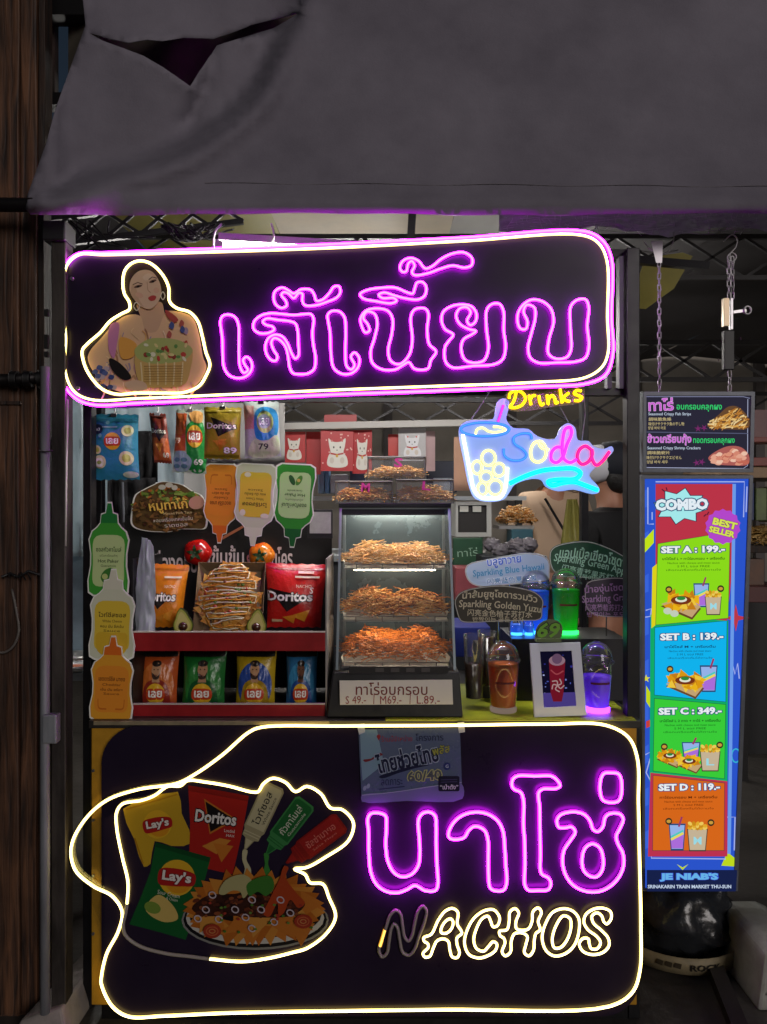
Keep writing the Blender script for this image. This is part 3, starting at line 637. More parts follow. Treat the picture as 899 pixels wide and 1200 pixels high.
bottle(s, (615, 425), -53, 205, 68, '#1d6a30', '#3d8a4a', 'กัวคาโมเล่', '#d8dfc8', 'Guacamole')
bottle(s, (676, 452), -37, 215, 70, '#a3201c', '#8a1816', 'ซัลซ่ามายอ', '#d9776a', 'Salsa Mayo')
s.poly(ctr([(543, 410), (556, 412), (553, 440), (568, 475), (556, 520), (534, 520), (548, 470), (540, 440)], True, 4), '#c9c29a')
s.poly(ctr([(608, 420), (622, 426), (620, 455), (630, 490), (616, 505), (604, 490), (610, 455)], True, 4), '#3d8a3a')
s.ell(580, 628, 228, 92, '#8b8b88'); s.ell(580, 626, 222, 87, '#121114'); s.ell(580, 622, 214, 80, '#cfccc4'); s.ell(580, 612, 205, 72, '#17130f')
q = random.Random(12)
for k in range(34):
    a = 2*math.pi*k/34; x, y = 578+195*math.cos(a), 590+85*math.sin(a)*(1 if math.sin(a) > 0 else 1.05)
    sz = q.uniform(42, 56); ro = math.degrees(a)+90+q.uniform(-15, 15)
    s.poly(star(x*.88+578*.12, y*.88+590*.12, sz, sz*.5, 3, ro), ('#c9782a', '#d18a36', '#b9681f')[k % 3])
for k in range(14):
    x, y = 578+q.uniform(-150, 150), 600+q.uniform(10, 60); s.poly(star(x, y, 48, 24, 3, q.uniform(0, 120)), ('#c9782a', '#d49440')[k % 2])
s.poly(ctr([(385, 590), (430, 552), (500, 545), (600, 548), (700, 545), (735, 575), (700, 610), (600, 618), (500, 612), (420, 612)], True, 5), '#3a1c12')
for k in range(90):
    x, y = q.uniform(390, 720), q.uniform(550, 612); s.ell(x, y, q.uniform(5, 12), q.uniform(4, 7), ('#54281a', '#6b321c', '#2a130c', '#8a4a2a')[k % 4], q.uniform(-40, 40), 8)
s.poly(ctr([(470, 540), (490, 500), (545, 482), (570, 500), (560, 540), (545, 555), (535, 535), (510, 532), (485, 545)], True, 5), '#b9b27c')
s.poly(ctr([(555, 515), (590, 492), (630, 488), (640, 520), (615, 548), (590, 535), (565, 548)], True, 5), '#3f7d2e')
s.poly(ctr([(672, 455), (684, 460), (676, 490), (710, 540), (735, 570), (715, 585), (690, 560), (670, 600), (655, 610), (650, 570), (625, 612), (608, 605), (630, 550), (655, 500)], True, 5), '#b5451c')
for k in range(12):
    x, y = [(450, 545), (405, 618), (470, 620), (552, 614), (572, 560), (640, 628), (572, 648), (520, 590), (600, 590), (690, 600), (430, 590), (660, 560)][k]
    s.line(ell(x, y, 11, 9, 12, 30), 4, '#cdbec6', True)
for k in range(26): s.ell(q.uniform(420, 760), q.uniform(560, 660), 5, 4, ('#6b8a3a', '#4f7a2c', '#a8382a')[k % 3], 0, 8)
for x, y in ((450, 655), (730, 625)): s.ell(x, y, 28, 22, '#a83a22'); s.line(ell(x, y, 18, 13, 16), 3, '#c86a40', True); s.line(ell(x, y, 9, 6, 12), 3, '#d08a50', True)
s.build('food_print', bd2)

# paper notice taped at the top of the lower sign
P3 = Plane(W(480, 895, 2.050), (0.01, -1, .02))
nt = thing('paper_notice', 'blue laminated discount notice reading 60/40 taped over the nacho sign', 'notice', W(481, 938, 2.050))
g = G(); g.prism([(420, 854.5), (539, 853), (542, 936), (424, 940)], P3, .0006); nsh = g.build('sheet', mat('laminate_blue', '#4a5878', .25, var=.25, vscale=8, col2='#59627a', coat=.2), nt)
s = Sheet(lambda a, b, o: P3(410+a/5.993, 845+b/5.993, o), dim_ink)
s.poly([(72, 60), (190, 60), (240, 300), (90, 420), (80, 300)], '#8fb0c8'); s.poly(ctr([(85, 520), (300, 500), (600, 450), (785, 440), (790, 545), (400, 560), (88, 564)], True, 4), '#7f7fb4')
s.line(ctr([(85, 520), (300, 500), (600, 455), (785, 430)], False, 5), 5, '#b7bfdc')
s.text('ร้านนี้จำหน่าย', 330, 122, 215, 42, '#a5343c', -1); s.text('โครงการ', 560, 112, 195, 52, '#20284c', -1, .01)
s.ell(203, 108, 14, 14, '#a5343c'); s.poly([(192, 115), (214, 115), (203, 138)], '#a5343c')
s.poly(ctr([(95, 272), (150, 262), (210, 222), (232, 235), (190, 255), (140, 280), (105, 286)], True, 4), '#8a2f3c')
s.text('ไทยช่วยไทย', 400, 258, 440, 140, '#141c40', -12, .03, '#aebbd4', .05); s.text('พลัส', 640, 200, 125, 60, '#b5b84a', -12, .02, '#3a4650', .04)
s.poly(ctr([(205, 390), (330, 345), (460, 312), (560, 308), (460, 330), (340, 365), (225, 402)], True, 4), '#141c40')
s.text('60/40', 525, 382, 240, 72, '#5d6468', -4, .02, '#cdd08a', .06); s.text('ลดภาระ', 295, 428, 150, 42, '#28305c', -2); s.line([(205, 478), (385, 458)], 7, '#28305c')
s.poly(rrect(622, 385, 770, 492, 12), '#10142e'); s.text('“เป๋าตัง”', 697, 460, 128, 38, '#e6e8f0', 0, .02); s.line([(640, 412), (755, 408)], 5, '#4a5070'); s.line([(640, 428), (755, 424)], 5, '#4a5070')
s.ell(683, 316, 24, 26, '#2c3c7c'); s.text('G', 683, 316, 22, 24, '#c8d4ec', 0, .02)
for x, y in ((105, 470), (130, 455)): s.ell(x, y, 12, 18, '#aab6d8', 20)
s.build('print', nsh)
for q in ([(418, 849), (427, 848), (428, 858), (421, 861)], [(536, 847), (544, 846), (545, 858), (538, 859)]):
    g = G(); g.prism(q, Plane(W(480, 895, 2.0478), (0.01, -1, .02)), .0004); g.build('tape', mat('clear_tape', '#b9bcc4', .3), nt)

# ================================================================ SNACK BAGS
def bag(name, label, corners, Y, thick, col, draw, group, lean=0, clip=None, seed=1, cat='snack bag', puff=1.0):
    """foil pillow bag; corners TL, TR, BR, BL in photo pixels; draw(sheet) prints in 0..1 x 0..1 coordinates"""
    TL, TR, BR, BL = [Vector(c) for c in corners]
    zb = W(0, max(BR.y, BL.y), Y).z
    c = (BL+BR)/2; t = thing(name, label, cat, W(c.x, c.y, Y), group)
    def px(u, v):
        pinch = 1-.05*math.sin(math.pi*v)
        u2 = .5+(u-.5)*pinch
        return (TL*(1-u2)+TR*u2)*(1-v)+(BL*(1-u2)+BR*u2)*v
    def prof(u, v):
        uu, vv = min(1, abs(2*u-1)), min(1, max(0, (v-.045)/.91))
        a = max(0, 1-uu**2.6)**.62*max(0, math.sin(math.pi*vv))**.45 if 0 < vv < 1 else 0
        cr = .0035*noise.noise(Vector((u*5, v*4, seed)))+.0018*noise.noise(Vector((u*14, v*11, seed+7)))
        return thick*a*puff+cr*min(1, a*2.5+.1)
    def mp(u, v, off):
        p = px(u, v); q = W(p.x, p.y, Y); d = prof(u, v)+off
        return Vector((q.x, Y-d+(1-v)*lean, q.z))
    nx, ny = 13, 17; g = G()
    for sgn in (1, -1):
        vs_ = []
        for j in range(ny):
            for i in range(nx):
                u, v = i/(nx-1), j/(ny-1); q = mp(u, v, 0)
                if sgn < 0: q.y = Y+(1-v)*lean+prof(u, v)*.75+.0006
                if j in (0, ny-1): q.z += .0016*(1 if i % 2 else -1)
                vs_.append(q)
        fs = [(j*nx+i, j*nx+i+1, (j+1)*nx+i+1, (j+1)*nx+i) for j in range(ny-1) for i in range(nx-1)]
        g.add(vs_, fs if sgn > 0 else [f[::-1] for f in fs], True)
    film = g.build('film', foil(col), t)
    s = Sheet(mp, foil, base=.0008, step=.00045, sub=.075)
    draw(s); s.build('print', film)
    if clip:
        g = G(); a = mp(.5, 0.01, .003); g.tube([a, a+Vector((.002, .004, .012)), a+Vector((0, .006, .03))], .0022, 6); g.box(a+Vector((-.008, -.002, -.006)), a+Vector((.008, .004, .004)))
        g.build('clip', mat('clip_plastic', '#c8c4c8', .4), t)
    return t
def logo(s, cx, cy_, r, word, asp=1.0):
    e = lambda a, b, rx, ry: ell(a, b, rx, ry*asp, 20)
    s.poly(e(cx, cy_, r, r*.95), '#e6b32a'); s.poly(ctr([(cx-r*.95, cy_-r*.3*asp), (cx, cy_-r*.5*asp), (cx+r*.95, cy_-r*.3*asp), (cx+r*.9, cy_+r*.4*asp), (cx, cy_+r*.5*asp), (cx-r*.9, cy_+r*.45*asp)], True, 4), '#c3401e')
    s.text(word, cx, cy_, r*1.45, r*.62*asp, '#f6f2ea', 0, .03)
def d_teal(s):
    s.rect(.02, .05, .98, .12, '#2a7088'); logo(s, .5, .42, .18, 'เลย', .78)
    for a, b, r in ((.2, .73, .14), (.78, .68, .15), (.82, .26, .12), (.16, .55, .09)): s.ell(a, b, r, r*.72, '#d9d7a8'); s.ell(a, b, r*.6, r*.42, '#b8ba5c')
    s.ell(.2, .24, .11, .075, '#1f2c4c'); s.text('x3', .2, .24, .1, .05, '#dfe4ea', 0, .03); s.ell(.2, .74, .1, .07, '#e8ead8'); s.ell(.2, .74, .05, .03, '#8aa04a')
    s.rect(.3, .2, .62, .215, '#bcd6dc'); s.ell(.85, .93, .16, .05, '#c9d4c0')
    for a, b in ((.13, .12), (.26, .34), (.42, .14)): s.ell(a, b, .04, .03, '#7fb6c6', 0, 12)
def d_brown(s):
    s.rect(.02, .5, .98, .95, '#b5582a'); s.poly([(.15, .3), (.95, .38), (.5, .58)], '#1b1210'); s.text('Doritos', .5, .36, .85, .1, '#e9dfd0', 0, .03, '#1b1210', .06)
    s.poly([(.25, .62), (.7, .6), (.45, .8)], '#d8882e'); s.text('69', .78, .84, .34, .11, '#e8e2d6', 0, .03); s.rect(.05, .03, .95, .07, '#5c2a22')
def d_dual(s):
    s.rect(.0, .04, .42, .66, '#c9582c'); s.rect(.03, .08, .3, .4, '#d9773a'); s.poly(ctr([(.42, .3), (.6, .2), (.98, .22), (.98, .95), (.5, .95), (.46, .6)], True, 4), '#1f8a3c')
    s.poly(ctr([(.5, .05), (.97, .06), (.95, .2), (.6, .18)], True, 4), '#d9a05a'); logo(s, .72, .43, .25, 'เลย', .75)
    s.poly(ctr([(.05, .72), (.25, .66), (.5, .72), (.62, .82), (.5, .95), (.1, .96)], True, 4), '#9fb9c4')
    for a, b in ((.15, .8), (.38, .8), (.15, .9), (.38, .9)): s.ell(a, b, .1, .035, '#5b8596', 0, 12)
    s.text('69', .82, .83, .28, .1, '#e9ece4', 0, .03); s.text('79', .15, .5, .2, .09, '#e8c9b0', 0, .02)
def d_olive(s):
    s.rect(.02, .04, .98, .10, '#8d7a1c'); s.poly([(.2, .2), (.95, .4), (.42, .58)], '#1a1510'); s.text('Doritos', .5, .37, .82, .12, '#efeade', 0, .03, '#1a1510', .05)
    s.poly([(.28, .66), (.66, .62), (.5, .83)], '#c98f2e'); s.poly([(.4, .64), (.7, .68), (.45, .85)], '#b87a22'); s.text('89', .75, .84, .36, .12, '#f0efe8', 0, .03, '#4a4018', .03); s.rect(.02, .92, .98, .97, '#7d6c18')
def d_pale(s):
    s.rect(.0, .04, .3, .5, '#d99a94'); s.rect(.05, .08, .26, .2, '#e0b3a8'); s.poly(ctr([(.35, .2), (.6, .1), (.95, .2), (.95, .6), (.7, .7), (.35, .66)], True, 5), '#2f8fce')
    s.ell(.62, .38, .24, .2, '#bfd07a'); s.ell(.6, .37, .18, .13, '#a9bcc8'); s.text('เลย', .6, .37, .26, .13, '#e8eef2', 0, .03, '#6c86a0', .05); s.poly(ctr([(.3, .68), (.6, .74), (.95, .62), (.96, .95), (.1, .95)], True, 4), '#c3d6a8')
    s.text('79', .55, .82, .28, .11, '#24302c', 0, .02)
GH = 'chip bags hung in a row under the name sign'
bag('snack_bag', 'teal potato chip bag hanging beside the black left post', [(105, 485), (162.6, 486), (164, 561.8), (109, 562.6)], 2.20, .022, '#2f86a4', d_teal, GH, clip=1, seed=1)
bag('snack_bag', 'narrow dark red tortilla chip bag hanging, marked 69', [(174.8, 484), (194.3, 485), (201.8, 543.4), (181, 541.7)], 2.28, .014, '#7c3022', d_brown, GH, clip=1, seed=2)
bag('snack_bag', 'orange and green potato chip bag hanging, marked 69', [(206.8, 480), (239, 480), (242, 555), (201.8, 553.4)], 2.24, .02, '#b7c4b4', d_dual, GH, clip=1, seed=3)
bag('snack_bag', 'olive gold tortilla chip bag hanging, marked 89', [(239, 477), (283.4, 477.8), (281.6, 538.3), (239, 537.4)], 2.19, .02, '#a38c24', d_olive, GH, clip=1, seed=4)
bag('snack_bag', 'pale blue and pink chip bag hanging, marked 79', [(285, 470.7), (327, 470.7), (329.7, 534.7), (287, 536.5)], 2.20, .02, '#b9c4c0', d_pale, GH, clip=1, seed=5)

# ================================================================ BOTTLE CUT-OUTS
BO = [(.05, 0), (.09, .11), (.20, .125), (.22, .22), (.30, .265), (.42, .31), (.49, .40), (.44, .55), (.44, .68), (.5, .84), (.48, .965), (.36, 1.0)]
BOUT = BO+[(-a, b) for a, b in BO[::-1]]
def cutout(name, label, cat, box, Y, pts, colA, draw, group=None, inv=False, tilt=0, thick=.004, white='#e4e4dc', rim=.06, board=None):
    x0, y0, x1, y1 = box; cx, w, h = (x0+x1)/2, x1-x0, y1-y0
    c, q = math.cos(R(tilt)), math.sin(R(tilt))
    pl = flat(Y)
    def mp(u, v, off):
        if inv: u, v = -u, 1-v
        dx, dy = u*w, (v-.5)*h
        return pl(cx+dx*c-dy*q, (y0+y1)/2+dx*q+dy*c, off)
    t = thing(name, label, cat, W(cx, y1, Y), group)
    g = G(); g.prism(pts, mp, thick); bo_ = g.build('board', ink(white) if board is None else board, t)
    s = Sheet(mp, ink, base=.0003, step=.0001)
    if colA: s.poly([(a*(1-rim), .5+(b-.5)*(1-rim*.55)) for a, b in pts], colA)
    draw(s); s.build('print', bo_)
    return t
def bottle_print(cap, lab, word, sub, wc, extra, labs=None):
    def f(s):
        s.poly([(-.045, .02), (.045, .02), (.08, .12), (.18, .135), (.2, .225), (-.2, .225), (-.18, .135), (-.08, .12)], cap)
        s.poly(ctr([(-.36, .4), (0, .35), (.36, .4), (.37, .65), (.36, .86), (0, .89), (-.36, .86), (-.37, .65)], True, 4), lab)
        extra(s)
        s.text(word, 0, .5, .6, .055, wc, 0, .015); s.text(sub[0], 0, .57, .42, .03, wc); s.text(sub[1], 0, .625, .5, .035, wc, 0, .01); s.text(sub[2], 0, .675, .36, .026, wc)
    return f
def ex_green(s): s.poly(ctr([(-.18, .80), (-.1, .73), (.1, .70), (.15, .75), (.02, .82), (-.12, .85)], True, 4), '#3c7a30'); s.ell(-.08, .79, .07, .03, '#b9c67a')
def ex_heart(s): s.ell(.08, .80, .09, .045, '#245c28', 30); s.ell(-.09, .80, .09, .045, '#4c8a34', -30); s.ell(-.08, .80, .04, .02, '#c2b25a')
def ex_cheese(s): s.poly(ctr([(-.34, .72), (0, .7), (.34, .72), (.3, .9), (.05, .95), (-.3, .9)], True, 4), '#d0ab2e')
def ex_drip(s): s.polys([ell(-.25, .37, .1, .03, 12), ell(.2, .86, .08, .03, 12), ell(.28, .4, .07, .04, 12)], '#d9d2c0')
def ex_none(s): s.line(ctr([(-.3, .74), (-.28, .84), (-.1, .855)], False, 4), .02, '#c26a1e'); s.line(ctr([(.3, .74), (.28, .84), (.1, .855)], False, 4), .02, '#c26a1e')
GB = 'sauce bottle cutouts'
pg = bottle_print('#1f7a34', '#b9d08e', 'ซอสกัวคาโมเล่', ('อโวคาโดแท้ๆ', 'Hot Paker', 'Guacamole'), '#2c4a24', ex_green)
pgh = bottle_print('#145c28', '#a9cf8a', 'ซอสกัวคาโมเล่', ('อโวคาโดแท้ๆ', 'Hot Paker', 'Guacamole'), '#2c4a24', ex_heart)
pw = bottle_print('#cfcfba', '#d9bb3c', 'ไวท์ชีสซอส', ('White Cheese', 'หอม มัน ชีสเข้ม', 'Sauce'), '#3a3018', ex_cheese)
pwd = bottle_print('#cfcfba', '#d3b53a', 'ไวท์ชีสซอส', ('White Cheese', 'หอม มัน ชีสเข้ม', 'Sauce'), '#3a3018', ex_drip)
po = bottle_print('#d4681e', '#dd8a2a', 'เชดดาร์ชีส มายอ', ('Cheddar', 'เข้ม มัน อร่อย', 'Sauce'), '#5a2a10', ex_none)
cutout('sauce_cutout', 'green guacamole bottle cutout standing upright above two other bottle cutouts', 'cutout', (103, 588, 152, 699), 2.100, BOUT, '#3f9c34', pg, GB, tilt=1)
cutout('sauce_cutout', 'white cheese sauce bottle cutout between green and orange upright cutouts', 'cutout', (104.5, 666.5, 159, 774), 2.092, BOUT, '#c9cdb4', pw, GB, tilt=1.5)
cutout('sauce_cutout', 'orange cheddar bottle cutout standing on the counter corner', 'cutout', (105.5, 745, 157, 845.5), 2.084, BOUT, '#dc9a2c', po, GB, tilt=2)
cutout('sauce_cutout', 'orange bottle cutout hanging upside down under the chip bags', 'cutout', (238, 543, 279, 637), 2.262, BOUT, '#d98a2a', po, GB, inv=True, tilt=2)
cutout('sauce_cutout', 'white sauce bottle cutout hanging upside down between orange and green ones', 'cutout', (274, 543, 323, 640), 2.255, BOUT, '#c3c7ac', pwd, GB, inv=True, tilt=3)
cutout('sauce_cutout', 'green bottle cutout hanging upside down beside the blank card', 'cutout', (320.5, 543, 369, 642), 2.262, BOUT, '#2f8a2c', pgh, GB, inv=True, tilt=3)
# oval dish cut-out
zq = Z(95, 470, 5.993, [(350, 860), (355, 760), (378, 660), (430, 625), (500, 590), (560, 565), (640, 570), (720, 590), (790, 635), (845, 660), (880, 740), (890, 830), (875, 895), (800, 900), (700, 902), (620, 920), (540, 920), (450, 912), (375, 890)])
zq = ctr(zq, True, 4)
bx_ = (min(p[0] for p in zq), min(p[1] for p in zq), max(p[0] for p in zq), max(p[1] for p in zq))
nrm = [((p[0]-(bx_[0]+bx_[2])/2)/(bx_[2]-bx_[0]), (p[1]-bx_[1])/(bx_[3]-bx_[1])) for p in zq]
def dish(s):
    q = random.Random(4)
    def ins(x, y): return (x/.47)**2+((y-.54)/.42)**2 < 1
    n = 0
    while n < 240:
        x, y = q.uniform(-.47, .47), q.uniform(.1, .96)
        if not ins(x, y): continue
        n += 1; a = q.uniform(0, 180); top = y < .42+.1*math.sin(x*9)
        cols = ('#6d8a34', '#4f7028', '#b5652a', '#8a9a48') if top else ('#6b4a28', '#8a6232', '#4a3018', '#7a5a2c', '#3c2814')
        s.ell(x, y, q.uniform(.02, .06), q.uniform(.012, .028), cols[n % len(cols)], a, 8)
    s.ell(.38, .42, .1, .13, '#b88a72', 10); s.text('หมูทาโก้', .02, .48, .5, .28, '#e0bb4e', -7, .02, '#3a2410', .04)
    s.text('Minced Pork Taco', .14, .62, .36, .05, '#d8c48a', -6); s.text('หอมเครื่องเทศเข้มข้น', .08, .74, .5, .08, '#cfc8b4', -6); s.text('ราดซอส', .12, .86, .3, .06, '#cfc8b4', -6)
    s.polys([ell(-.06, .12, .05, .05, 10), ell(.03, .08, .05, .05, 10), ell(.1, .13, .04, .05, 10)], '#b9b8a4')
cutout('dish_cutout', 'oval picture cutout of a minced pork dish under the hanging bags', 'cutout', bx_, 2.32, nrm, '#5b4424', dish, rim=.045)
# blank payment card (its code is left out)
pc = thing('card_holder', 'small pale card in a dark holder beside the green upside down bottle', 'card', W(375, 632, 2.30))
g = G(); g.pbox(360, 597, 390, 631, 2.302, .006); g.build('holder', mat('dark_frame', '#242326', .4), pc, bevel=.001)
g = G(); g.pbox(363, 600, 388, 625, 2.3005, .0012); g.build('card', mat('grey_card', '#a9a8a6', .4, var=.2, vscale=60), pc)

# ================================================================ RED SNACK SHELF
sh = thing('snack_shelf', 'two tier black snack shelf with red front lips', 'shelf', W(270, 845, 2.2))
red = mat('red_board', '#9c1018', .45, var=.2, vscale=10, col2='#7d0c12')
blk = mat('shelf_black', '#0d0c0e', .5)
for y0, y1 in ((741.5, 763), (826, 845)):
    g = G(); g.pbox(156, y0, 381, y1, 2.112, .006); g.build('lip', red, sh, bevel=.0012)
    g = G(); a, b = W(156, y1, 2.12), W(381, y1, 2.12); g.box((a.x, 2.119, a.z+.006), (b.x, 2.40, a.z+.012)); g.build('shelf_board', blk, sh)
    g = G(); g.pbox(156, y0-1.6, 381, y0-.2, 2.110, .008); g.build('lip_trim', mat('trim', '#c8bfb4', .4), sh)
for x in (154, 381.5):
    g = G(); g.pbox(x, 655, x+1.8, 845, 2.115, .285); g.build('side_panel', mat('pale_side', '#8d8884', .5) if x > 300 else blk, sh)
g = G(); g.pbox(146, 604, 389, 806, 2.402, .006); bkp = g.build('back_panel', blk, sh)
s = Sheet(flat(2.4015), ink)
s.text('เครื่องครบ', 200, 658, 62, 26, '#c4b4b8', 0, .02); s.text('เข้มข้น', 265, 652, 42, 26, '#c4b4b8', 0, .02); s.text('ระดับ', 302, 655, 26, 22, '#b46a70', 0, .02); s.text('ไมโคร', 328, 653, 30, 24, '#c4b4b8', 0, .02)
s.poly([(255, 632), (293, 611), (295, 613), (258, 634)], '#a8664a')
s.build('banner_print', bkp)
def d_dor(main, dark):
    def f(s):
        s.rect(.01, .03, .99, .09, dark); s.poly([(.04, .38), (.78, .5), (.38, .74)], '#d07a2a' if main == 'd' else '#1a1012'); s.poly([(.07, .41), (.7, .505), (.38, .70)], '#17100f')
        s.text('Doritos', .42, .5, .82, .15, '#f2efe8', 0, .03, '#17100f', .05); s.text('NACHO', .66, .34, .26, .05, '#efe0c8'); s.rect(.5, .18, .9, .21, '#e8d8c0')
        s.poly([(.45, .8), (.8, .7), (.7, .9)], '#e0952c'); s.poly([(.3, .82), (.55, .78), (.5, .93)], '#cf8222'); s.rect(.1, .86, .3, .9, '#d8b890')
    return f
bag('tortilla_bag', 'orange tortilla chip bag on the upper red shelf', [(168, 661), (219, 663), (213, 735), (170, 735)], 2.24, .03, '#d9801a', d_dor('d', '#b0620f'), 'tortilla bags on the upper shelf', seed=11, lean=.03)
def d_redd(s):
    d_dor('x', '#8c0f12')(s); s.text('S', .8, .4, .06, .1, '#f0e8e0', 0, .03); s.rect(.55, .1, .8, .14, '#efc8b8')
bag('tortilla_bag', 'red tortilla chip bag on the upper red shelf', [(309, 660), (384, 663), (376, 735), (313, 735)], 2.24, .034, '#c0201c', d_redd, 'tortilla bags on the upper shelf', seed=12, lean=.03)
def d_play(skin, shirt, bgc, word='เลย'):
    def f(s):
        s.ell(.5, .6, .44, .4, bgc); s.poly(ctr([(.18, .98), (.2, .6), (.35, .5), (.65, .5), (.8, .6), (.84, .98)], True, 4), shirt)
        s.poly([(.42, .4), (.58, .4), (.6, .53), (.4, .53)], skin); s.ell(.5, .33, .12, .14, skin); s.ell(.5, .225, .12, .05, '#201510'); s.poly(ctr([(.39, .36), (.44, .42), (.56, .42), (.61, .36), (.58, .46), (.5, .48), (.42, .46)], True, 3), '#3a261c')
        s.polys([ell(.45, .32, .018, .01, 8), ell(.55, .32, .018, .01, 8)], '#20140f'); s.rect(.46, .405, .54, .415, '#7a3a34')
        logo(s, .5, .72, .25, word, .75); s.rect(.3, .86, .7, .88, '#d8d0b8'); s.poly([(.02, .03), (.98, .03), (.98, .12), (.02, .12)], '#1d1a18')
    return f
GL = 'player potato chip bags on the lower shelf'
for nm, x0, x1, col, skin, shirt, bgc, sd in (('orange red', 160, 208, '#b8501e', '#b98a66', '#8e2a1e', '#c76a2a', 21), ('green', 212, 264, '#1d6a2c', '#b08262', '#17562a', '#2f7d36', 22), ('yellow', 275, 323, '#b89a1c', '#b88a64', '#a8861c', '#2c4a9a', 23), ('blue', 334, 372, '#2c6a9c', '#6a4432', '#1f4a94', '#3a86b4', 24)):
    bag('chip_bag', nm+' potato chip bag with a printed player on the lower red shelf', [(x0, 762), (x1, 762), (x1-1, 831), (x0+1, 831)], 2.21, .026, col, d_play(skin, shirt, bgc), GL, seed=sd, lean=.03)

# ---------------------------------------------------------------- tomatoes, avocados, nachos
def tomato(label, px, py, r, Y, c1, c2):
    c = W(px, py, Y); rr2 = r*Y/F; t = thing('toy_tomato', label, 'tomato', (c.x, c.y, c.z-rr2), 'plastic tomatoes above the nachos')
    g = G(); n, k = 32, 18; v = []
    for j in range(k+1):
        ph = math.pi*j/k
        for i in range(n):
            a = 2*math.pi*i/n; rad = rr2*math.sin(ph)*(1+.035*math.cos(5*a)*math.sin(ph)); hh = rr2*.88*math.cos(ph)-rr2*.13*math.exp(-(ph/.35)**2)
            v.append(c+Vector((rad*math.cos(a), -hh, rad*math.sin(a)*.96)))
    g.add(v, [(j*n+i, j*n+(i+1) % n, (j+1)*n+(i+1) % n, (j+1)*n+i) for j in range(k) for i in range(n)], True)
    g.build('fruit', mat('tomato_'+c1[1:], c1, .18, var=.5, vscale=16, col2=c2, coat=.6), t)
    g = G()
    for i in range(5):
        a = 2*math.pi*i/5+.4; d = Vector((math.cos(a), 0, math.sin(a))); e = Vector((-math.sin(a), 0, math.cos(a))); top = c+Vector((0, -rr2*.78, 0))
        g.add([top+e*rr2*.1, top+d*rr2*.32+Vector((0, -rr2*.13, 0))+e*rr2*.13, top+d*rr2*.62+Vector((0, -rr2*.02, 0)), top+d*rr2*.32+Vector((0, -rr2*.13, 0))-e*rr2*.13, top-e*rr2*.1], [(0, 1, 2, 3, 4)])
    g.tube([top+Vector((0, .004, 0)), top+Vector((.001, -.008, .003))], .0022, 6)
    g.build('calyx', mat('calyx_green', '#22421a', .6), t)
tomato('glossy red toy tomato on the snack shelf banner', 232, 647.5, 16.5, 2.37, '#c01a12', '#a00d0c')
tomato('yellow red toy tomato on the snack shelf banner', 306.7, 650.5, 15.5, 2.37, '#d8881c', '#c22416')
def avocado(label, px, py, tilt):
    c = W(px, py, 2.165); t = thing('avocado_half', label, 'avocado', (c.x, c.y, c.z-.036), 'avocado halves by the nachos')
    out = ctr([(0, -1.25), (.34, -.95), (.62, -.35), (.86, .2), (.74, .78), (.3, 1.04), (-.3, 1.04), (-.74, .78), (-.86, .2), (-.62, -.35), (-.34, -.95)], True, 4); sc = .033
    cc, q = math.cos(R(tilt)), math.sin(R(tilt)); P = lambda x, y, d: c+Vector(((x*cc-y*q)*sc, d, -(x*q+y*cc)*sc))
    g = G(); n = len(out); v = []
    for f, d in ((1, 0), (1.03, .004), (.95, .016), (.7, .026), (.3, .031)): v += [P(x*f, y*f, d) for x, y in out]
    g.add(v, [(j*n+i, j*n+(i+1) % n, (j+1)*n+(i+1) % n, (j+1)*n+i) for j in range(4) for i in range(n)], True); g.build('peel', mat('avocado_peel', '#39421c', .6, var=.4, vscale=70, bump=.3, bscale=120), t)
    s = Sheet(lambda a, b, o: P(a, b, -o), ink, .0003); s.poly([(a*.985, b*.985) for a, b in out], '#7d8a2e'); s.poly([(a*.88, b*.9) for a, b in out], '#b5b45a'); s.poly([(a*.7, b*.76+.05) for a, b in out], '#cdc578'); s.build('flesh', t)
    g = G(); m = P(0, .38, -.001); r = .0135; g.lathe([(r*math.sin(math.pi*k/20), -r*.8*math.cos(math.pi*k/20)) for k in range(11)], (0, 0, 0), 20)
    for i, vv in enumerate(g.v): g.v[i] = m+Vector((vv.x, vv.z*1.0 if vv.z < 0 else vv.z, vv.y))
    g.build('stone', mat('avocado_stone', '#3c1f10', .25, coat=.5), t)
avocado('avocado half leaning between the orange bag and the nachos', 214, 729, -8); avocado('avocado half leaning between the nachos and the red bag', 301, 730, 6)

nd = thing('nacho_tray', 'tilted paper tray heaped with nachos under white sauce', 'nachos', W(270, 742, 2.22))
g = G(); cT = W(270, 702, 2.23)
ax, ay, an = Vector((1, 0, 0)), Vector((0, .34, .94)).normalized(), Vector((0, -.94, .34)).normalized()
Pn = lambda x, y, h_: cT+ax*x+ay*y+an*h_
w1, h1, w2, h2 = .085, .095, .103, .112
v = [Pn(sx*w1, sy*h1, -.03) for sx, sy in ((-1, -1), (1, -1), (1, 1), (-1, 1))]+[Pn(sx*w2, sy*h2, .012) for sx, sy in ((-1, -1), (1, -1), (1, 1), (-1, 1))]
g.add(v, [(0, 1, 2, 3)]+[(i, (i+1) % 4, 4+(i+1) % 4, 4+i) for i in range(4)])
tr = g.build('tray', mat('kraft_paper', '#8e765a', .7, var=.2, vscale=20), nd); so = tr.modifiers.new('t', 'SOLIDIFY'); so.thickness = .0015
q = random.Random(8)
def hn(x, y): return .045*max(0, 1-(x/.098)**2-(y/.115)**2)**.5
g = G()
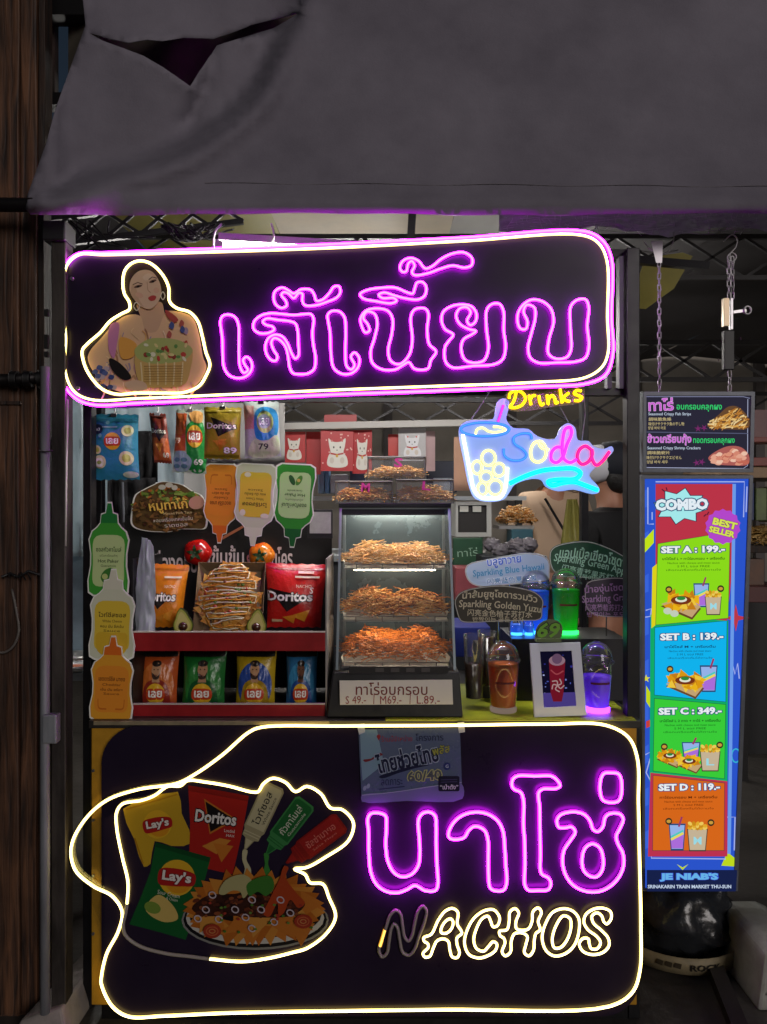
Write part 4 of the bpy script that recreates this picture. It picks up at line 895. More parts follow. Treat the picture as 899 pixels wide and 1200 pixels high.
for k in range(190):
    a, rr3 = q.uniform(0, 6.28), q.random()**.5; x, y = .088*rr3*math.cos(a), .102*rr3*math.sin(a); h_ = hn(x, y)-.006+q.uniform(-.004, .006)
    sz = q.uniform(.016, .026); b0 = q.uniform(0, 6.28); tx, ty = q.uniform(-.5, .5), q.uniform(-.5, .5); g.m = k % 3
    pts = [(x+sz*math.cos(b0+i*2.094), y+sz*math.sin(b0+i*2.094)) for i in range(3)]; bend = q.uniform(.002, .006)
    v = [Pn(a_, b_, h_+(a_-x)*tx+(b_-y)*ty) for a_, b_ in pts]+[Pn((pts[i][0]+pts[(i+1) % 3][0])/2, (pts[i][1]+pts[(i+1) % 3][1])/2, h_+bend+((pts[i][0]+pts[(i+1) % 3][0])/2-x)*tx) for i in range(3)]
    v += [p-an*.0016 for p in v]
    g.add(v, [(0, 3, 5), (1, 4, 3), (2, 5, 4), (3, 4, 5), (6, 11, 9), (7, 9, 10), (8, 10, 11), (9, 11, 10), (0, 6, 9, 3), (3, 9, 7, 1), (1, 7, 10, 4), (4, 10, 8, 2), (2, 8, 11, 5), (5, 11, 6, 0)])
o = g.build('nacho_chips', [mat('chip_a', '#c98a30', .6, var=.3, vscale=60), mat('chip_b', '#d8a248', .6, var=.3, vscale=60), mat('chip_c', '#b06f22', .6, var=.3, vscale=60)], nd); o['kind'] = 'stuff'
g = G()
for k in range(40):
    a, rr3 = q.uniform(0, 6.28), q.random()**.5; x, y = .07*rr3*math.cos(a), .08*rr3*math.sin(a); g.m = k % 3; c = Pn(x, y, hn(x, y)+.006); r = q.uniform(.004, .007)
    g.lathe([(0, -r), (r*.8, -r*.5), (r, 0), (r*.7, r*.6), (0, r*.8)], c, 7, cap=False)
o = g.build('toppings', [mat('top_red', '#a83420', .4), mat('top_brown', '#6b3a1e', .5), mat('top_green', '#5c7a30', .5)], nd); o['kind'] = 'stuff'
for kk, (m, n, rad) in enumerate((('#d9d2b4', 15, .0021), ('#c98a2c', 9, .0022))):
    g = G(); pts = []
    for j in range(n):
        y = .095-.19*j/(n-1)+.004*kk; xm = .088*max(.05, 1-(y/.11)**2)**.5*q.uniform(.7, 1); sl = q.uniform(-.006, .016)
        row = [(-xm+2*xm*i/8, y+sl*i/8+q.uniform(-.002, .002)) for i in range(9)]
        pts += row if j % 2 == 0 else row[::-1]
    g.tube([Pn(x+.002*math.sin(i*1.3), y+.002*math.sin(i*.9), hn(x, y)+.009+kk*.0015) for i, (x, y) in enumerate(pts)], rad, 6)
    g.build('sauce_drizzle', mat('sauce_'+m[1:], m, .3), nd)

# crumpled clear bag at the left end of the shelf
g = G(); nx, ny = 12, 16
cb = lambda u, v: (152+u*(10+20*v**.6)+14*(1-v)+3*noise.noise(Vector((u*3, v*5, 4))), 629+v*113+4*u*(1-v))
g.add([W(*cb(i/(nx-1), j/(ny-1)), 2.145-.02*math.sin(math.pi*i/(nx-1))*(.3+.7*j/(ny-1))+.022*noise.noise(Vector((i*.6, j*.45, 3)))) for j in range(ny) for i in range(nx)], [(j*nx+i, j*nx+i+1, (j+1)*nx+i+1, (j+1)*nx+i) for j in range(ny-1) for i in range(nx-1)], True)
g.add([W(*cb(i/(nx-1), j/(ny-1)), 2.155+.02*math.sin(math.pi*i/(nx-1))*(.3+.7*j/(ny-1))) for j in range(ny) for i in range(nx)], [(j*nx+i, (j+1)*nx+i, (j+1)*nx+i+1, j*nx+i+1) for j in range(ny-1) for i in range(nx-1)], True)
o = g.build('plastic_bag', translucent('milky_plastic', '#b9c0cc', .35)); tag(o, 'crumpled milky plastic bag beside the upright bottle cutouts', 'plastic bag')

# ================================================================ DRINKS NEON SIGN
P5 = flat(2.085)
ds = thing('drinks_sign', 'pastel neon sign reading Drinks Soda shaped like a cup, hanging below the name sign', 'neon sign', W(632, 588, 2.085))
z5 = lambda p: Z(530, 450, 4.495, p)
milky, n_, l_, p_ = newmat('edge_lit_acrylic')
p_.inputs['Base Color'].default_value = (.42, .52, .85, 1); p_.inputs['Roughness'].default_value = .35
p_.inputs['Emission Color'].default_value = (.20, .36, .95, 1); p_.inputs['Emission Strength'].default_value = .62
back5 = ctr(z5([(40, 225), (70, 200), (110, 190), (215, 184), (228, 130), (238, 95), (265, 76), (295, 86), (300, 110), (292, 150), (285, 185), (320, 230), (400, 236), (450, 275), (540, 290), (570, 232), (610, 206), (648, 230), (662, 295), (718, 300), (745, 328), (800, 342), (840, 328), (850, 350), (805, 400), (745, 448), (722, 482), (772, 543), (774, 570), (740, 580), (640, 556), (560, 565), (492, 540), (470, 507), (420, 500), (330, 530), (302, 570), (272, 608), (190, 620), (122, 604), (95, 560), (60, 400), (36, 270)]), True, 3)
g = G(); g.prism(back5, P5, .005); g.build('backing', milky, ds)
bk2 = ctr(z5([(283, 60), (300, 34), (345, 24), (420, 36), (480, 28), (540, 10), (600, 6), (690, 10), (696, 60), (690, 92), (600, 112), (540, 118), (480, 128), (400, 140), (320, 142), (286, 122)]), True, 3)
g = G(); g.prism(bk2, P5, .005); g.build('backing', clear('clear_amber', (.98, .93, .86), haze=.12), ds)
def nt5(pts, kind, w, closed=False, n=5): neon('neon_tube', z5(pts), P5, kind, ds, w=w, closed=closed, lift=.0025, n=n)
nt5(ell(172, 240, 128, 36, 16), 'blue', .0075, True, 3)
nt5([(55, 268), (75, 370), (98, 490), (115, 560), (150, 597), (200, 602), (250, 598), (275, 560), (285, 500), (290, 440)], 'white', .0085)
nt5([(268, 112), (255, 155), (240, 200)], 'magenta', .0075); nt5([(122, 266), (130, 240), (160, 232), (190, 250), (230, 255), (280, 242), (250, 228), (215, 226)], 'lemon', .006)
for x, y, rx, ry in ((190, 390, 36, 40), (130, 440, 26, 34), (245, 452, 30, 34), (178, 490, 32, 30), (158, 552, 25, 33), (226, 545, 37, 40)): nt5(ell(x, y, rx, ry, 9), 'lemon', .0070, True, 3)
nt5([(418, 292), (410, 266), (360, 263), (322, 285), (327, 315), (370, 345), (390, 375), (370, 398), (312, 402), (274, 378), (270, 340)], 'blue', .0075)
nt5([(475, 305), (435, 308), (412, 350), (420, 398), (450, 412), (484, 393), (493, 345), (475, 312), (455, 303), (467, 335), (507, 347)], 'lemon', .008)
nt5([(582, 337), (550, 333), (522, 360), (522, 403), (550, 414), (580, 385), (602, 320), (626, 262), (620, 230), (596, 236), (581, 290), (578, 360), (591, 400), (622, 414), (652, 398)], 'pink', .0085)
nt5([(727, 345), (700, 328), (668, 347), (657, 393), (680, 423), (715, 410), (735, 372), (732, 342), (736, 400), (757, 428), (786, 410), (826, 356)], 'crimson', .009)
nt5([(300, 525), (380, 487), (470, 457), (560, 447), (640, 447), (673, 470), (650, 499), (560, 504), (502, 515), (522, 534), (580, 521), (640, 516), (700, 535), (765, 560)], 'cyan', .0125)
for p in ([(335, 42), (330, 70), (318, 100), (302, 122), (330, 126), (365, 112), (384, 80), (370, 50), (335, 36), (303, 52), (298, 78)], [(402, 60), (408, 85), (413, 112)], [(408, 88), (420, 65), (438, 62)], [(455, 62), (458, 90), (468, 112), (482, 104)], [(497, 58), (500, 85), (503, 108), (506, 80), (525, 62), (538, 78), (543, 102), (556, 96)], [(566, 22), (570, 60), (577, 102)], [(612, 48), (590, 66), (577, 76), (596, 88), (618, 94)], [(678, 38), (652, 36), (640, 52), (660, 62), (680, 72), (668, 88), (640, 88)]):
    nt5(p, 'yellow', .0085)
for (a, b), (c, d) in (((205, 30), (103, 185)), ((568, 122), (612, 200)), ((694, 60), (702, 150)), ((702, 150), (684, 296))):
    g = G(); A, B = z5([(a, b), (c, d)]); g.tube([W(*A, 2.095), W(*B, 2.093)], .0012, 6); g.build('hanging_cord', mat('cord_white', '#cfd0d4', .4), ds)

# ================================================================ HEATED GLASS CABINET
def strands(g, c, wx, dy, h, n, seed, ln=(.03, .06), r=.0013, ncol=3, hollow=.3, droop=1):
    q = random.Random(seed)
    for k in range(n):
        a, rad = q.uniform(0, 6.283), q.random()**.5
        x, y = wx*rad*math.cos(a), dy*rad*math.sin(a)
        top = h*max(0, 1-(x/wx)**2*.8-(y/dy)**2*.8)*(.8+.35*noise.noise(Vector((x*30, y*30, seed))))
        z = top*(1-hollow*q.random()**2)+.003
        L = q.uniform(*ln); d = q.uniform(0, 6.283); el = q.uniform(-.35, .45); cv = q.uniform(-1, 1)*.5
        dx, dyy = math.cos(d), math.sin(d); pts = []
        for i in range(5):
            t = (i/4-.5)*L; bend = cv*((i/4-.5)**2)*L*1.8
            pts.append(c+Vector((x+dx*t-dyy*bend, y+dyy*t+dx*bend, max(.001, z+el*t-abs(bend)*.3*droop))))
        g.m = q.randrange(ncol); g.tube(pts, q.uniform(.7, 1.25)*r, 4)
    return g
gc = thing('glass_warmer', 'black based glass food warmer with three trays of crispy strips', 'food warmer', W(462, 840, 2.3))
X0, X1 = W(395, 785, 2.12).x, W(533, 785, 2.12).x; ZB, ZT = .987, 1.452; YF, YT, YK = 2.12, 2.305, 2.52
bl = mat('warmer_black', '#121214', .35, var=.3, vscale=20)
zc = .8595
g = G(); a, b = W(383, 840, 2.10), W(542, 840, 2.10)
g.add([(a.x, 2.085, zc), (b.x, 2.085, zc), (b.x, 2.54, zc), (a.x, 2.54, zc), (X0-.012, 2.108, ZB-.004), (X1+.012, 2.108, ZB-.004), (X1+.012, 2.53, ZB-.004), (X0-.012, 2.53, ZB-.004)], [(3, 2, 1, 0), (4, 5, 6, 7), (0, 1, 5, 4), (1, 2, 6, 5), (2, 3, 7, 6), (3, 0, 4, 7)])
g.build('base', bl, gc, bevel=.004)
g = G(); g.pbox(409, 781, 525, 789, 2.090, .012); g.build('vent_strip', mat('vent_black', '#1c1a1c', .6), gc)
for i in range(4):
    g = G(); g.pbox(440+i*18, 783, 450+i*18, 787.5, 2.0885, .0012); g.build('vent_slot', mat('vent_slot', '#4a4646', .5), gc)
gl = clear('cabinet_glass', (.93, .965, .965), 1.0, .02, haze=.02)
g = G(); g.add([(X0, YF, ZB), (X1, YF, ZB), (X1, YT, ZT), (X0, YT, ZT)], [(0, 1, 2, 3)]); g.build('front_glass', gl, gc)
for x in (X0, X1):
    g = G(); g.add([(x, YF, ZB), (x, YK, ZB), (x, YK, ZT), (x, YT, ZT)], [(0, 1, 2, 3)]); g.build('side_glass', gl, gc)
    g = G(); g.bar((x, YF-.001, ZB), (x, YT-.001, ZT), .007, .005, (0, -1, 0)); g.build('edge_trim', mat('alu_trim', '#9aa6aa', .3, metal=.8), gc)
    g = G(); g.bar((x, YK, ZB), (x, YK, ZT), .010); g.build('corner_post', mat('alu_trim'), gc)
g = G(); g.bar((X0, YT, ZT), (X1, YT, ZT), .006); g.build('edge_trim', mat('alu_trim'), gc)
g = G(); g.box((X0-.006, YT-.01, ZT+.002), (X1+.006, YK+.012, ZT+.016)); g.build('top_panel', mat('warmer_top', '#26282c', .3, metal=.3), gc, bevel=.002)
g = G(); g.box((X0, YK+.002, ZB), (X1, YK+.006, ZT)); g.build('back_panel', mat('warmer_back', '#55656b', .25, metal=.4, var=.2, vscale=3), gc)
fries = [mat('fry_gold', '#d89648', .5), mat('fry_amber', '#c87426', .5), mat('fry_pale', '#d8a866', .5), mat('fry_dark', '#7d3f16', .55)]
fries2 = [mat('fry_rose', '#d09a6e', .5), mat('fry_pale'), mat('fry_cream', '#dcb98c', .5), mat('fry_gold')]
fries3 = [mat('fry_orange', '#dc7a20', .5), mat('fry_amber'), mat('fry_dark'), mat('fry_orange')]
for k, (yf, z, m, h_) in enumerate(((2.262, 1.268, fries2, .080), (2.20, 1.118, fries, .085), (2.145, .992, fries3, .09))):
    g = G(); x0, x1, y1 = X0+.012, X1-.012, 2.505
    g.box((x0, yf, z-.004), (x1, y1, z)); g.build('tray', mat('steel_tray', '#b4b2b0', .3, metal=.8), gc)
    if k < 2:
        g = G(); g.tube([(x0+.03, yf+.06, z-.0085), (x1-.03, yf+.06, z-.0085)], .003, 6); g.build('added_warmer_lamp', glow('added_tray_light', (1, .80, .58), 75), gc)  # added hidden lamp, brightens the strips on the tray below
    g = G(); g.tube([(x0, yf-.004, z+.012), (x1, yf-.004, z+.012)], .0016, 6)
    for i in range(4): g.tube([(x0+(x1-x0)*(i+.5)/4, yf-.004, z+.012), (x0+(x1-x0)*(i+.5)/4, yf-.004, z-.006)], .0014, 6)
    g.build('tray_rail', mat('wire_steel', '#6c6a6a', .35, metal=.8), gc)
    g = G(); g.add([(x0+.006, yf+.001, z+.002), (x1-.006, yf+.001, z+.002), (x1-.004, y1, z+.002), (x0+.004, y1, z+.002), (x0-.002, yf+.004, z+.026), (x1+.002, yf+.004, z+.026)], [(0, 1, 2, 3), (0, 3, 4), (1, 5, 2)]); g.build('paper_liner', mat('liner', '#c9c4ba', .6), gc)
    g = G()
    for cx in (-.36, .36):
        strands(g, Vector(((x0+x1)/2+cx*(x1-x0)*.62, (yf+y1)/2-.005, z+.003)), (x1-x0)*.30, (y1-yf)*.46, h_, 430, 10*k+int(cx*10)+30, ncol=4)
    strands(g, Vector(((x0+x1)/2, (yf+y1)/2-.01, z+.003)), (x1-x0)*.34, (y1-yf)*.45, h_*.9, 300, 77+k, ncol=4)
    o = g.build('crispy_strips', m, gc); o['kind'] = 'stuff'
g = G(); g.box((X0+.004, YT+.001, ZT-.022), (X1-.004, YT+.003, ZT+.001)); g.build('lamp_shroud', mat('warmer_top'), gc)  # added strip that hides the added lamp tube from view
g = G(); g.tube([(X0+.03, YT+.012, ZT-.009), (X1-.03, YT+.012, ZT-.009)], .005, 8); g.build('added_warmer_lamp', glow('added_warmer_light', (1, .88, .72), 120), gc)  # added lamp, out of view, to brighten the trays
# hand written price card
pcd = thing('price_card', 'white card with hand written red prices on the food warmer base', 'price card', W(464, 826, 2.08))
P6 = Plane(W(464, 811, 2.0855), (0, -1, .10))
g = G(); g.prism([(398, 797.5), (530, 796.5), (531, 825.5), (398.5, 826)], P6, .0012); pk_ = g.build('card', mat('white_card', '#d8d4c8', .45), pcd)
s = Sheet(P6, ink); s.text('ทาโร่อบกรอบ', 459, 807, 84, 15, '#6e2420', 0, .005); s.text('S 49.-', 417, 820, 24, 9, '#8a2c2c', -2); s.text('M69.-', 458, 820, 25, 9.5, '#8a2c2c', -2); s.text('L.89.-', 502, 820, 27, 9.5, '#8a2c2c', 0)
s.line([(438.5, 814), (438, 825)], .8, '#8a2c2c'); s.line([(481, 813.5), (480.5, 825)], .8, '#8a2c2c'); s.build('handwriting', pk_)

# clear boxes of strips on top
pet = clear('pet_plastic', (.95, .95, .95), 1.3, .06, haze=.05)
def snack_box(label, x0, y0, x1, y1, Y, mark, seed, mats, fill):
    a, b = W(x0, y1, Y), W(x1, y0, Y); dep = .11; t = thing('snack_box', label, 'snack box', ((a.x+b.x)/2, Y+dep/2, a.z), 'clear boxes of crispy strips on the food warmer')
    g = G(); g.box((a.x, Y, a.z), (b.x, Y+dep, b.z)); g.build('clear_box', pet, t, bevel=.003)
    g = G(); g.tube([(a.x, Y-.001, b.z), (b.x, Y-.001, b.z)], .0016, 5); g.tube([(a.x, Y-.001, b.z), (a.x, Y+dep, b.z)], .0016, 5); g.tube([(b.x, Y-.001, b.z), (b.x, Y+dep, b.z)], .0016, 5); g.tube([(a.x, Y+dep, b.z), (b.x, Y+dep, b.z)], .0016, 5); g.tube([(a.x, Y-.001, b.z), (a.x, Y-.001, a.z)], .0012, 5); g.tube([(b.x, Y-.001, b.z), (b.x, Y-.001, a.z)], .0012, 5); g.build('rim', mat('pet_rim', '#a9a4a0', .25), t)
    g = G(); w = (b.x-a.x)/2; hh = (b.z-a.z)
    for cx in (-.5, 0, .5): strands(g, Vector(((a.x+b.x)/2+cx*w, Y+dep*.48, a.z+.002)), w*.48, dep*.42, hh*fill, 170, seed+int(cx*10), ln=(.02, .05), ncol=len(mats))
    o = g.build('crispy_strips', mats, t); o['kind'] = 'stuff'
    s = Sheet(flat(Y-.0006), ink); s.text(mark, (x0+x1)/2+2, y0+7, 10, 11, '#c23a8a', 5, .02); s.build('marker', t)
snack_box('clear box of dark golden strips on the left of the food warmer top', 393, 564, 460, 590, 2.36, 'M', 3, fries, .75)
snack_box('clear box of pale strips on the right of the food warmer top', 464.5, 562, 531.5, 590, 2.36, 'L', 4, fries2, .85)
snack_box('clear box of golden strips stacked on the two lower boxes', 431, 535, 499, 561, 2.365, 'S', 5, [fries[0], fries[2], fries2[2]], .6)

# ================================================================ DRINKS
pla = clear('cup_plastic', (.95, .96, .97), 1.5, .05, haze=.035)
def cup(name, label, px, yb, yr, yd, wt, wb, Y, drink, fill, led=None, ledk=0, group='sample drinks in dome lid cups', opaque=.45, frost=None):
    zb, zr, zd = W(0, yb, Y).z, W(0, yr, Y).z, W(0, yd, Y).z; rt, rbm = wt/2*Y/F, wb/2*Y/F; hh = zr-zb
    c = Vector((W(px, 0, Y).x, Y+rt, zb)); t = thing(name, label, 'drink cup', c, group)
    prof = [(rbm*.9, .0), (rbm, .002), (rbm+(rt-rbm)*.55, hh*.55), (rt*.97, hh*.96), (rt*1.03, hh*.97), (rt*1.03, hh)]
    g = G(); g.lathe(prof, c, 32, cap=False); cp_ = g.build('cup', pla, t)
    hd = zd-zr
    g = G(); g.lathe([(rt*1.07, hh-.003), (rt*1.08, hh+.003), (rt*.98, hh+.005), (rt*.96, hh+.010)]+[(rt*.95*math.cos(a), hh+.010+(hd-.010)*math.sin(a)) for a in [math.pi/2*k/8 for k in range(1, 8)]]+[(.010, hd+hh)], c, 32, cap=False); g.build('dome_lid', pla, t)
    if led:
        g = G(); g.lathe([(rbm*1.08, -.0), (rbm*1.1, .004), (rbm*1.1, .011), (rbm*.95, .013), (0, .013)], c, 28); g.build('glow_base', [glow('led_'+name+led[1:], led, ledk)], t)
    z0 = .016 if led else .006; rl = lambda z: (rbm+(rt-rbm)*z/hh)*.95
    g = G(); n = 8; zs = [z0+(hh*fill-z0)*i/n for i in range(n+1)]
    g.lathe([(rl(z), z) for z in zs]+[(rl(zs[-1])*.5, zs[-1]+.001), (0, zs[-1]+.001)], c, 28, cap=False); g.build('drink', translucent('drink_'+drink[1:], drink, opaque, .12), t)
    s = G(); s.lathe([(rl(hh*.62)*1.09, hh*.58), (rl(hh*.62)*1.10, hh*.62)], c, 28, cap=False)
    s.f = [f for i, f in enumerate(s.f) if 18 <= i % 28 <= 23]; s.mi = s.mi[:len(s.f)]; s.sm = s.sm[:len(s.f)]; s.build('brand_mark', mat('brand_ink', '#5a1a14', .5), cp_)
    return t
cup('iced_cup', 'orange drink in dome lid cup at the front of the counter', 593, 838, 777, 755, 39, 29, 2.10, '#f07a2c', .93, '#ffe0c8', .18)  # weak glow added to the plain clear base, no LED here
cup('iced_cup', 'pale purple drink in dome lid cup on a glowing violet coaster', 705, 838, 778, 755, 39, 28, 2.10, '#a77fd0', .70, '#7a2cff', 9)
cup('iced_cup', 'glowing green drink in dome lid cup on the black riser', 667.5, 746, 685, 667, 35, 27, 2.33, '#23c838', .88, '#28ff5a', 4)
cup('iced_cup', 'glowing blue drink in dome lid cup behind the word cutouts', 631, 746, 688, 669, 35, 27, 2.35, '#2a86e0', .9, '#2a90ff', 8)
def jar(label, px, yb, yt, w, Y, col):
    c = W(px, yb, Y); c.y += w/2*Y/F; r = w/2*Y/F; hh = (yb-yt)*Y/F; t = thing('glow_jar', label, 'jar', c, 'small glowing blue jars on the riser')
    g = G(); g.lathe([(r*.9, .001), (r, .004), (r, hh*.8), (r*.8, hh*.95), (r*.8, hh)], c, 24, cap=False); g.build('glass', pla, t)
    g = G(); g.lathe([(r*.93, .012), (r*.93, hh*.7), (0, hh*.7)], c, 24, cap=False); g.build('liquid', translucent('drink_jar', col, .5), t)
    g = G(); g.lathe([(r*.85, .002), (r*.85, .008), (0, .009)], c, 20); g.build('light_base', glow('led_jar', '#3a90ff', 4), t)
jar('small glowing blue jar on the riser beside the blue cup', 607, 746, 727, 16, 2.30, '#4a9ae0')
jar('slim glowing blue jar on the riser touching the blue cup', 621, 746, 729, 12, 2.31, '#4a9ae0')
def tumbler(label, px, yb, yt, wt, wb, Y, col, fill):
    c = W(px, yb, Y); rt, rbm = wt/2*Y/F, wb/2*Y/F; c.y += rt; hh = (yb-yt)*Y/F; t = thing('tumbler', label, 'tumbler', c)
    g = G(); g.lathe([(rbm*.95, 0), (rbm, .002), (rt, hh), (rt*1.03, hh+.001), (rt*1.03, hh+.003), (rt, hh+.003)], c, 30, cap=False); g.build('glass', pla, t)
    g = G(); g.lathe([(rbm*.93, .004), ((rbm+(rt-rbm)*fill)*.95, hh*fill), (0, hh*fill)], c, 26, cap=False); g.build('drink', mat('cola', col, .2), t)
tumbler('clear tumbler half full of dark drink beside the food warmer', 557.5, 822, 747, 26, 20, 2.16, '#2a1712', .55)
tumbler('dark drink tumbler behind the clear tumbler', 572, 806, 742, 22, 17, 2.24, '#140c0c', .9)
g = G(); a, b = W(600, 838, 2.27), W(735, 838, 2.27); g.box((a.x, 2.27, .8605), (b.x, 2.50, 1.050)); rz = g.build('riser', mat('riser_black', '#0e0e12', .35)); tag(rz, 'black riser box under the glowing drinks', 'riser')
g = G(); a, b = W(563, 838, 2.30), W(597, 838, 2.30); g.box((a.x, 2.30, .8605), (b.x, 2.48, 1.01)); o = g.build('black_box', mat('riser_black')); tag(o, 'narrow black box beside the riser behind the tumblers', 'box')

# picture frame
P7 = Plane(W(652, 838, 2.095), (0, -1, .16))
pf = thing('picture_frame', 'white frame leaning on the riser showing a red swirled drink', 'picture frame', W(653, 840, 2.10))
fo, fi = [(621, 754), (679.5, 752.5), (687, 838), (626, 840.5)], [(632.5, 763.5), (669.5, 762.5), (675, 827), (637, 829)]
g = G(); A = [P7(x, y, .006) for x, y in fo]+[P7(x, y, .006) for x, y in fi]+[P7(x, y, -.008) for x, y in fo]+[P7(x, y, 0) for x, y in fi]
g.add(A, [(i, (i+1) % 4, 4+(i+1) % 4, 4+i) for i in range(4)]+[(8+i, 8+(i+1) % 4, (i+1) % 4, i) for i in range(4)]+[(4+i, 4+(i+1) % 4, 12+(i+1) % 4, 12+i) for i in range(4)]+[(11, 10, 9, 8)])
g.build('frame', mat('frame_white', '#c4c8d6', .4), pf, bevel=.0008)
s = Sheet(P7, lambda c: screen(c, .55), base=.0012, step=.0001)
s.poly(fi, '#15132e')
q = random.Random(6)
for k in range(26):
    x, y = q.uniform(635, 670), q.uniform(767, 824)
    s.ell(x, y, q.uniform(.5, 1.6), q.uniform(.5, 1.6), ('#5a6ad0', '#8a9af0', '#c0c8ff', '#3a3aa0')[k % 4], 0, 8)
s.poly([(635.5, 812), (674, 811), (675, 827), (637, 829)], '#5a4aa0')
s.poly([(643, 775), (662, 775), (660, 812), (658, 822), (648, 822), (645, 812)], '#8a1c30'); s.ell(652.5, 774, 9.5, 6, '#b08a9a'); s.ell(652.5, 772, 6, 6, '#7a5a78')
for k in range(5):
    a = k*1.2566; s.line(ctr([(653+8*math.cos(a), 803+8*math.sin(a)), (653+5*math.cos(a+.8), 803+5*math.sin(a+.8)), (653, 803)], False, 4), 1.4, '#d0a8a8')
s.line(ctr([(645, 785), (652, 790), (660, 786)], False, 4), 1.5, '#c0525c'); s.build('picture', pf)

# word cut-outs
def word_sign(label, poly, Y, board, draw, group='drink name cutouts'):
    cx = sum(p[0] for p in poly)/len(poly); yb = max(p[1] for p in poly); pl = flat(Y)
    t = thing('word_cutout', label, 'cutout', W(cx, yb, Y), group)
    g = G(); g.prism(ctr(poly, True, 3), pl, .003); wb_ = g.build('board', board, t)
    s = Sheet(pl, ink, .0003, .0001); s.line([((a-cx)*.985+cx, (b-yb+18)*.96+yb-18) for a, b in ctr(poly, True, 3)], 1.0, '#b8b8b0', True); draw(s); s.build('lettering', wb_)
    g = G(); p0 = pl(cx, yb-6, -.006); g.tube([p0, Vector((p0.x, p0.y, max(.8605, p0.z-.16)))], .0022, 6); g.build('stick', clear('clear_stick', (.9, .9, .9)), t)
zz = lambda p: Z(530, 630, 4.086, p)
def w_blue(s):
    s.text('บลูฮาวาย', 591, 659, 40, 11, '#3a6ad8', -7, .02, '#e4eefc', .05); s.text('Sparkling Blue Hawaii', 596, 669, 84, 10, '#4a9ac8', -6, .03, '#eef6fb', .06); s.text('闪亮蓝色夏威夷', 600, 679, 58, 7, '#4a8ac0', -5, .01, '#eef6fb', .05)
word_sign('glowing blue and white word cutout reading Sparkling Blue Hawaii', zz([(62, 165), (75, 130), (150, 108), (260, 88), (350, 73), (430, 85), (462, 110), (466, 165), (462, 200), (380, 215), (250, 228), (140, 236), (85, 215)]), 2.39, translucent('word_board_blue', '#c9dcf2', .5), w_blue)
def w_gold(s):
    s.text('น้ำส้มยูซุโซดารวมวิว', 586, 697, 88, 12, '#cdc6a8', 3, .02, None, 0, arc=4); s.text('Sparkling Golden Yuzu', 586, 710, 96, 11, '#cdc6a8', 4, .03, None, 0, arc=2); s.text('闪亮金色柚子苏打水', 586, 719, 76, 8, '#cdc6a8', 2, .01, None, 0); s.text('반짝이는 골든 유자', 584, 726, 60, 5.5, '#cdc6a8', 1, .01, None, 0)
word_sign('dark gold word cutout reading Sparkling Golden Yuzu', zz([(12, 300), (40, 262), (110, 240), (230, 228), (330, 240), (400, 262), (436, 300), (432, 345), (425, 390), (330, 398), (200, 402), (90, 408), (40, 400), (20, 350)]), 2.20, mat('word_board_gold', '#3c382e', .4), w_gold)
def w_green(s):
    s.text('แอปเปิ้ลเขียวโซดา', 695, 650, 78, 14, '#a9d8bc', 9, .02, None, 0, arc=3); s.text('Sparkling Green Apple', 695, 661, 92, 12, '#a9d8bc', 12, .03, None, 0, arc=3); s.text('闪亮青苹果苏打水', 693, 672, 70, 8, '#a9d8bc', 12, .01, None, 0); s.text('반짝이는 청사과', 700, 679, 50, 6, '#a9d8bc', 12, .01, None, 0)
word_sign('green word cutout reading Sparkling Green Apple on the riser', zz([(468, 70), (490, 42), (560, 22), (650, 16), (730, 40), (800, 75), (838, 105), (838, 190), (780, 205), (700, 198), (600, 190), (520, 185), (478, 150)]), 2.42, mat('word_board_green', '#1f4a34', .4), w_green)
def w_purp(s):
    s.text('น้ำองุ่นโซดา', 710, 690, 50, 12, '#b08ab8', -4, .02, None, 0); s.text('Sparkling Grape', 712, 702, 60, 11, '#b08ab8', -3, .03, None, 0); s.text('闪亮葡萄苏打水', 710, 712, 48, 8, '#b08ab8', 0, .01, None, 0); s.text('반짝이는 포도', 710, 720, 44, 6, '#b08ab8', 0, .01, None, 0)
word_sign('dark purple word cutout reading Sparkling Grape beside the right post', zz([(638, 245), (650, 212), (720, 195), (790, 190), (838, 200), (840, 300), (838, 372), (760, 380), (690, 372), (645, 340)]), 2.32, mat('word_board_purple', '#39303e', .4), w_purp)
n6 = thing('price_number', 'green cutout number 69 standing on the white frame', 'price sign', W(643, 752, 2.13))
g = G(); pl = flat(2.13); g.prism(ctr([(628, 749), (630, 734), (640, 727), (652, 727), (659, 734), (656, 749)], True, 4), pl, .003); g.build('board', mat('number_board', '#5c6a44', .5), n6)
s = Sheet(pl, ink); s.text('69', 643, 738.5, 26, 18, '#79b23c', 0, .03, '#2c3a1a', .05, shear=.25); s.build('lettering', n6)
g = G(); g.pbox(629, 749, 658, 752.5, 2.118, .03); g.build('foot', mat('number_board'), n6)

# ================================================================ HANGING MENU LIGHT BOXES
S_ = .13
PM = Plane(W(815, 460, 2.115), (0, -1, -S_)); 
scr = lambda c: screen(c, .92)
def light_box(name, label, outer, inner, depth_):
    c = [(outer[2][0]+outer[3][0])/2, outer[2][1]]; t = thing(name, label, 'menu board', PM(*c, -depth_/2))
    g = G(); A = [PM(x, y, .006) for x, y in outer]+[PM(x, y, .006) for x, y in inner]+[PM(x, y, -depth_) for x, y in outer]+[PM(x, y, .001) for x, y in inner]
    g.add(A, [(i, (i+1) % 4, 4+(i+1) % 4, 4+i) for i in range(4)]+[(8+i, 8+(i+1) % 4, (i+1) % 4, i) for i in range(4)]+[(4+i, 4+(i+1) % 4, 12+(i+1) % 4, 12+i) for i in range(4)]+[(11, 10, 9, 8)])
    g.build('frame', mat('frame_alu', '#80858f', .4, metal=.55, var=.25, vscale=18), t, bevel=.001)
    return t
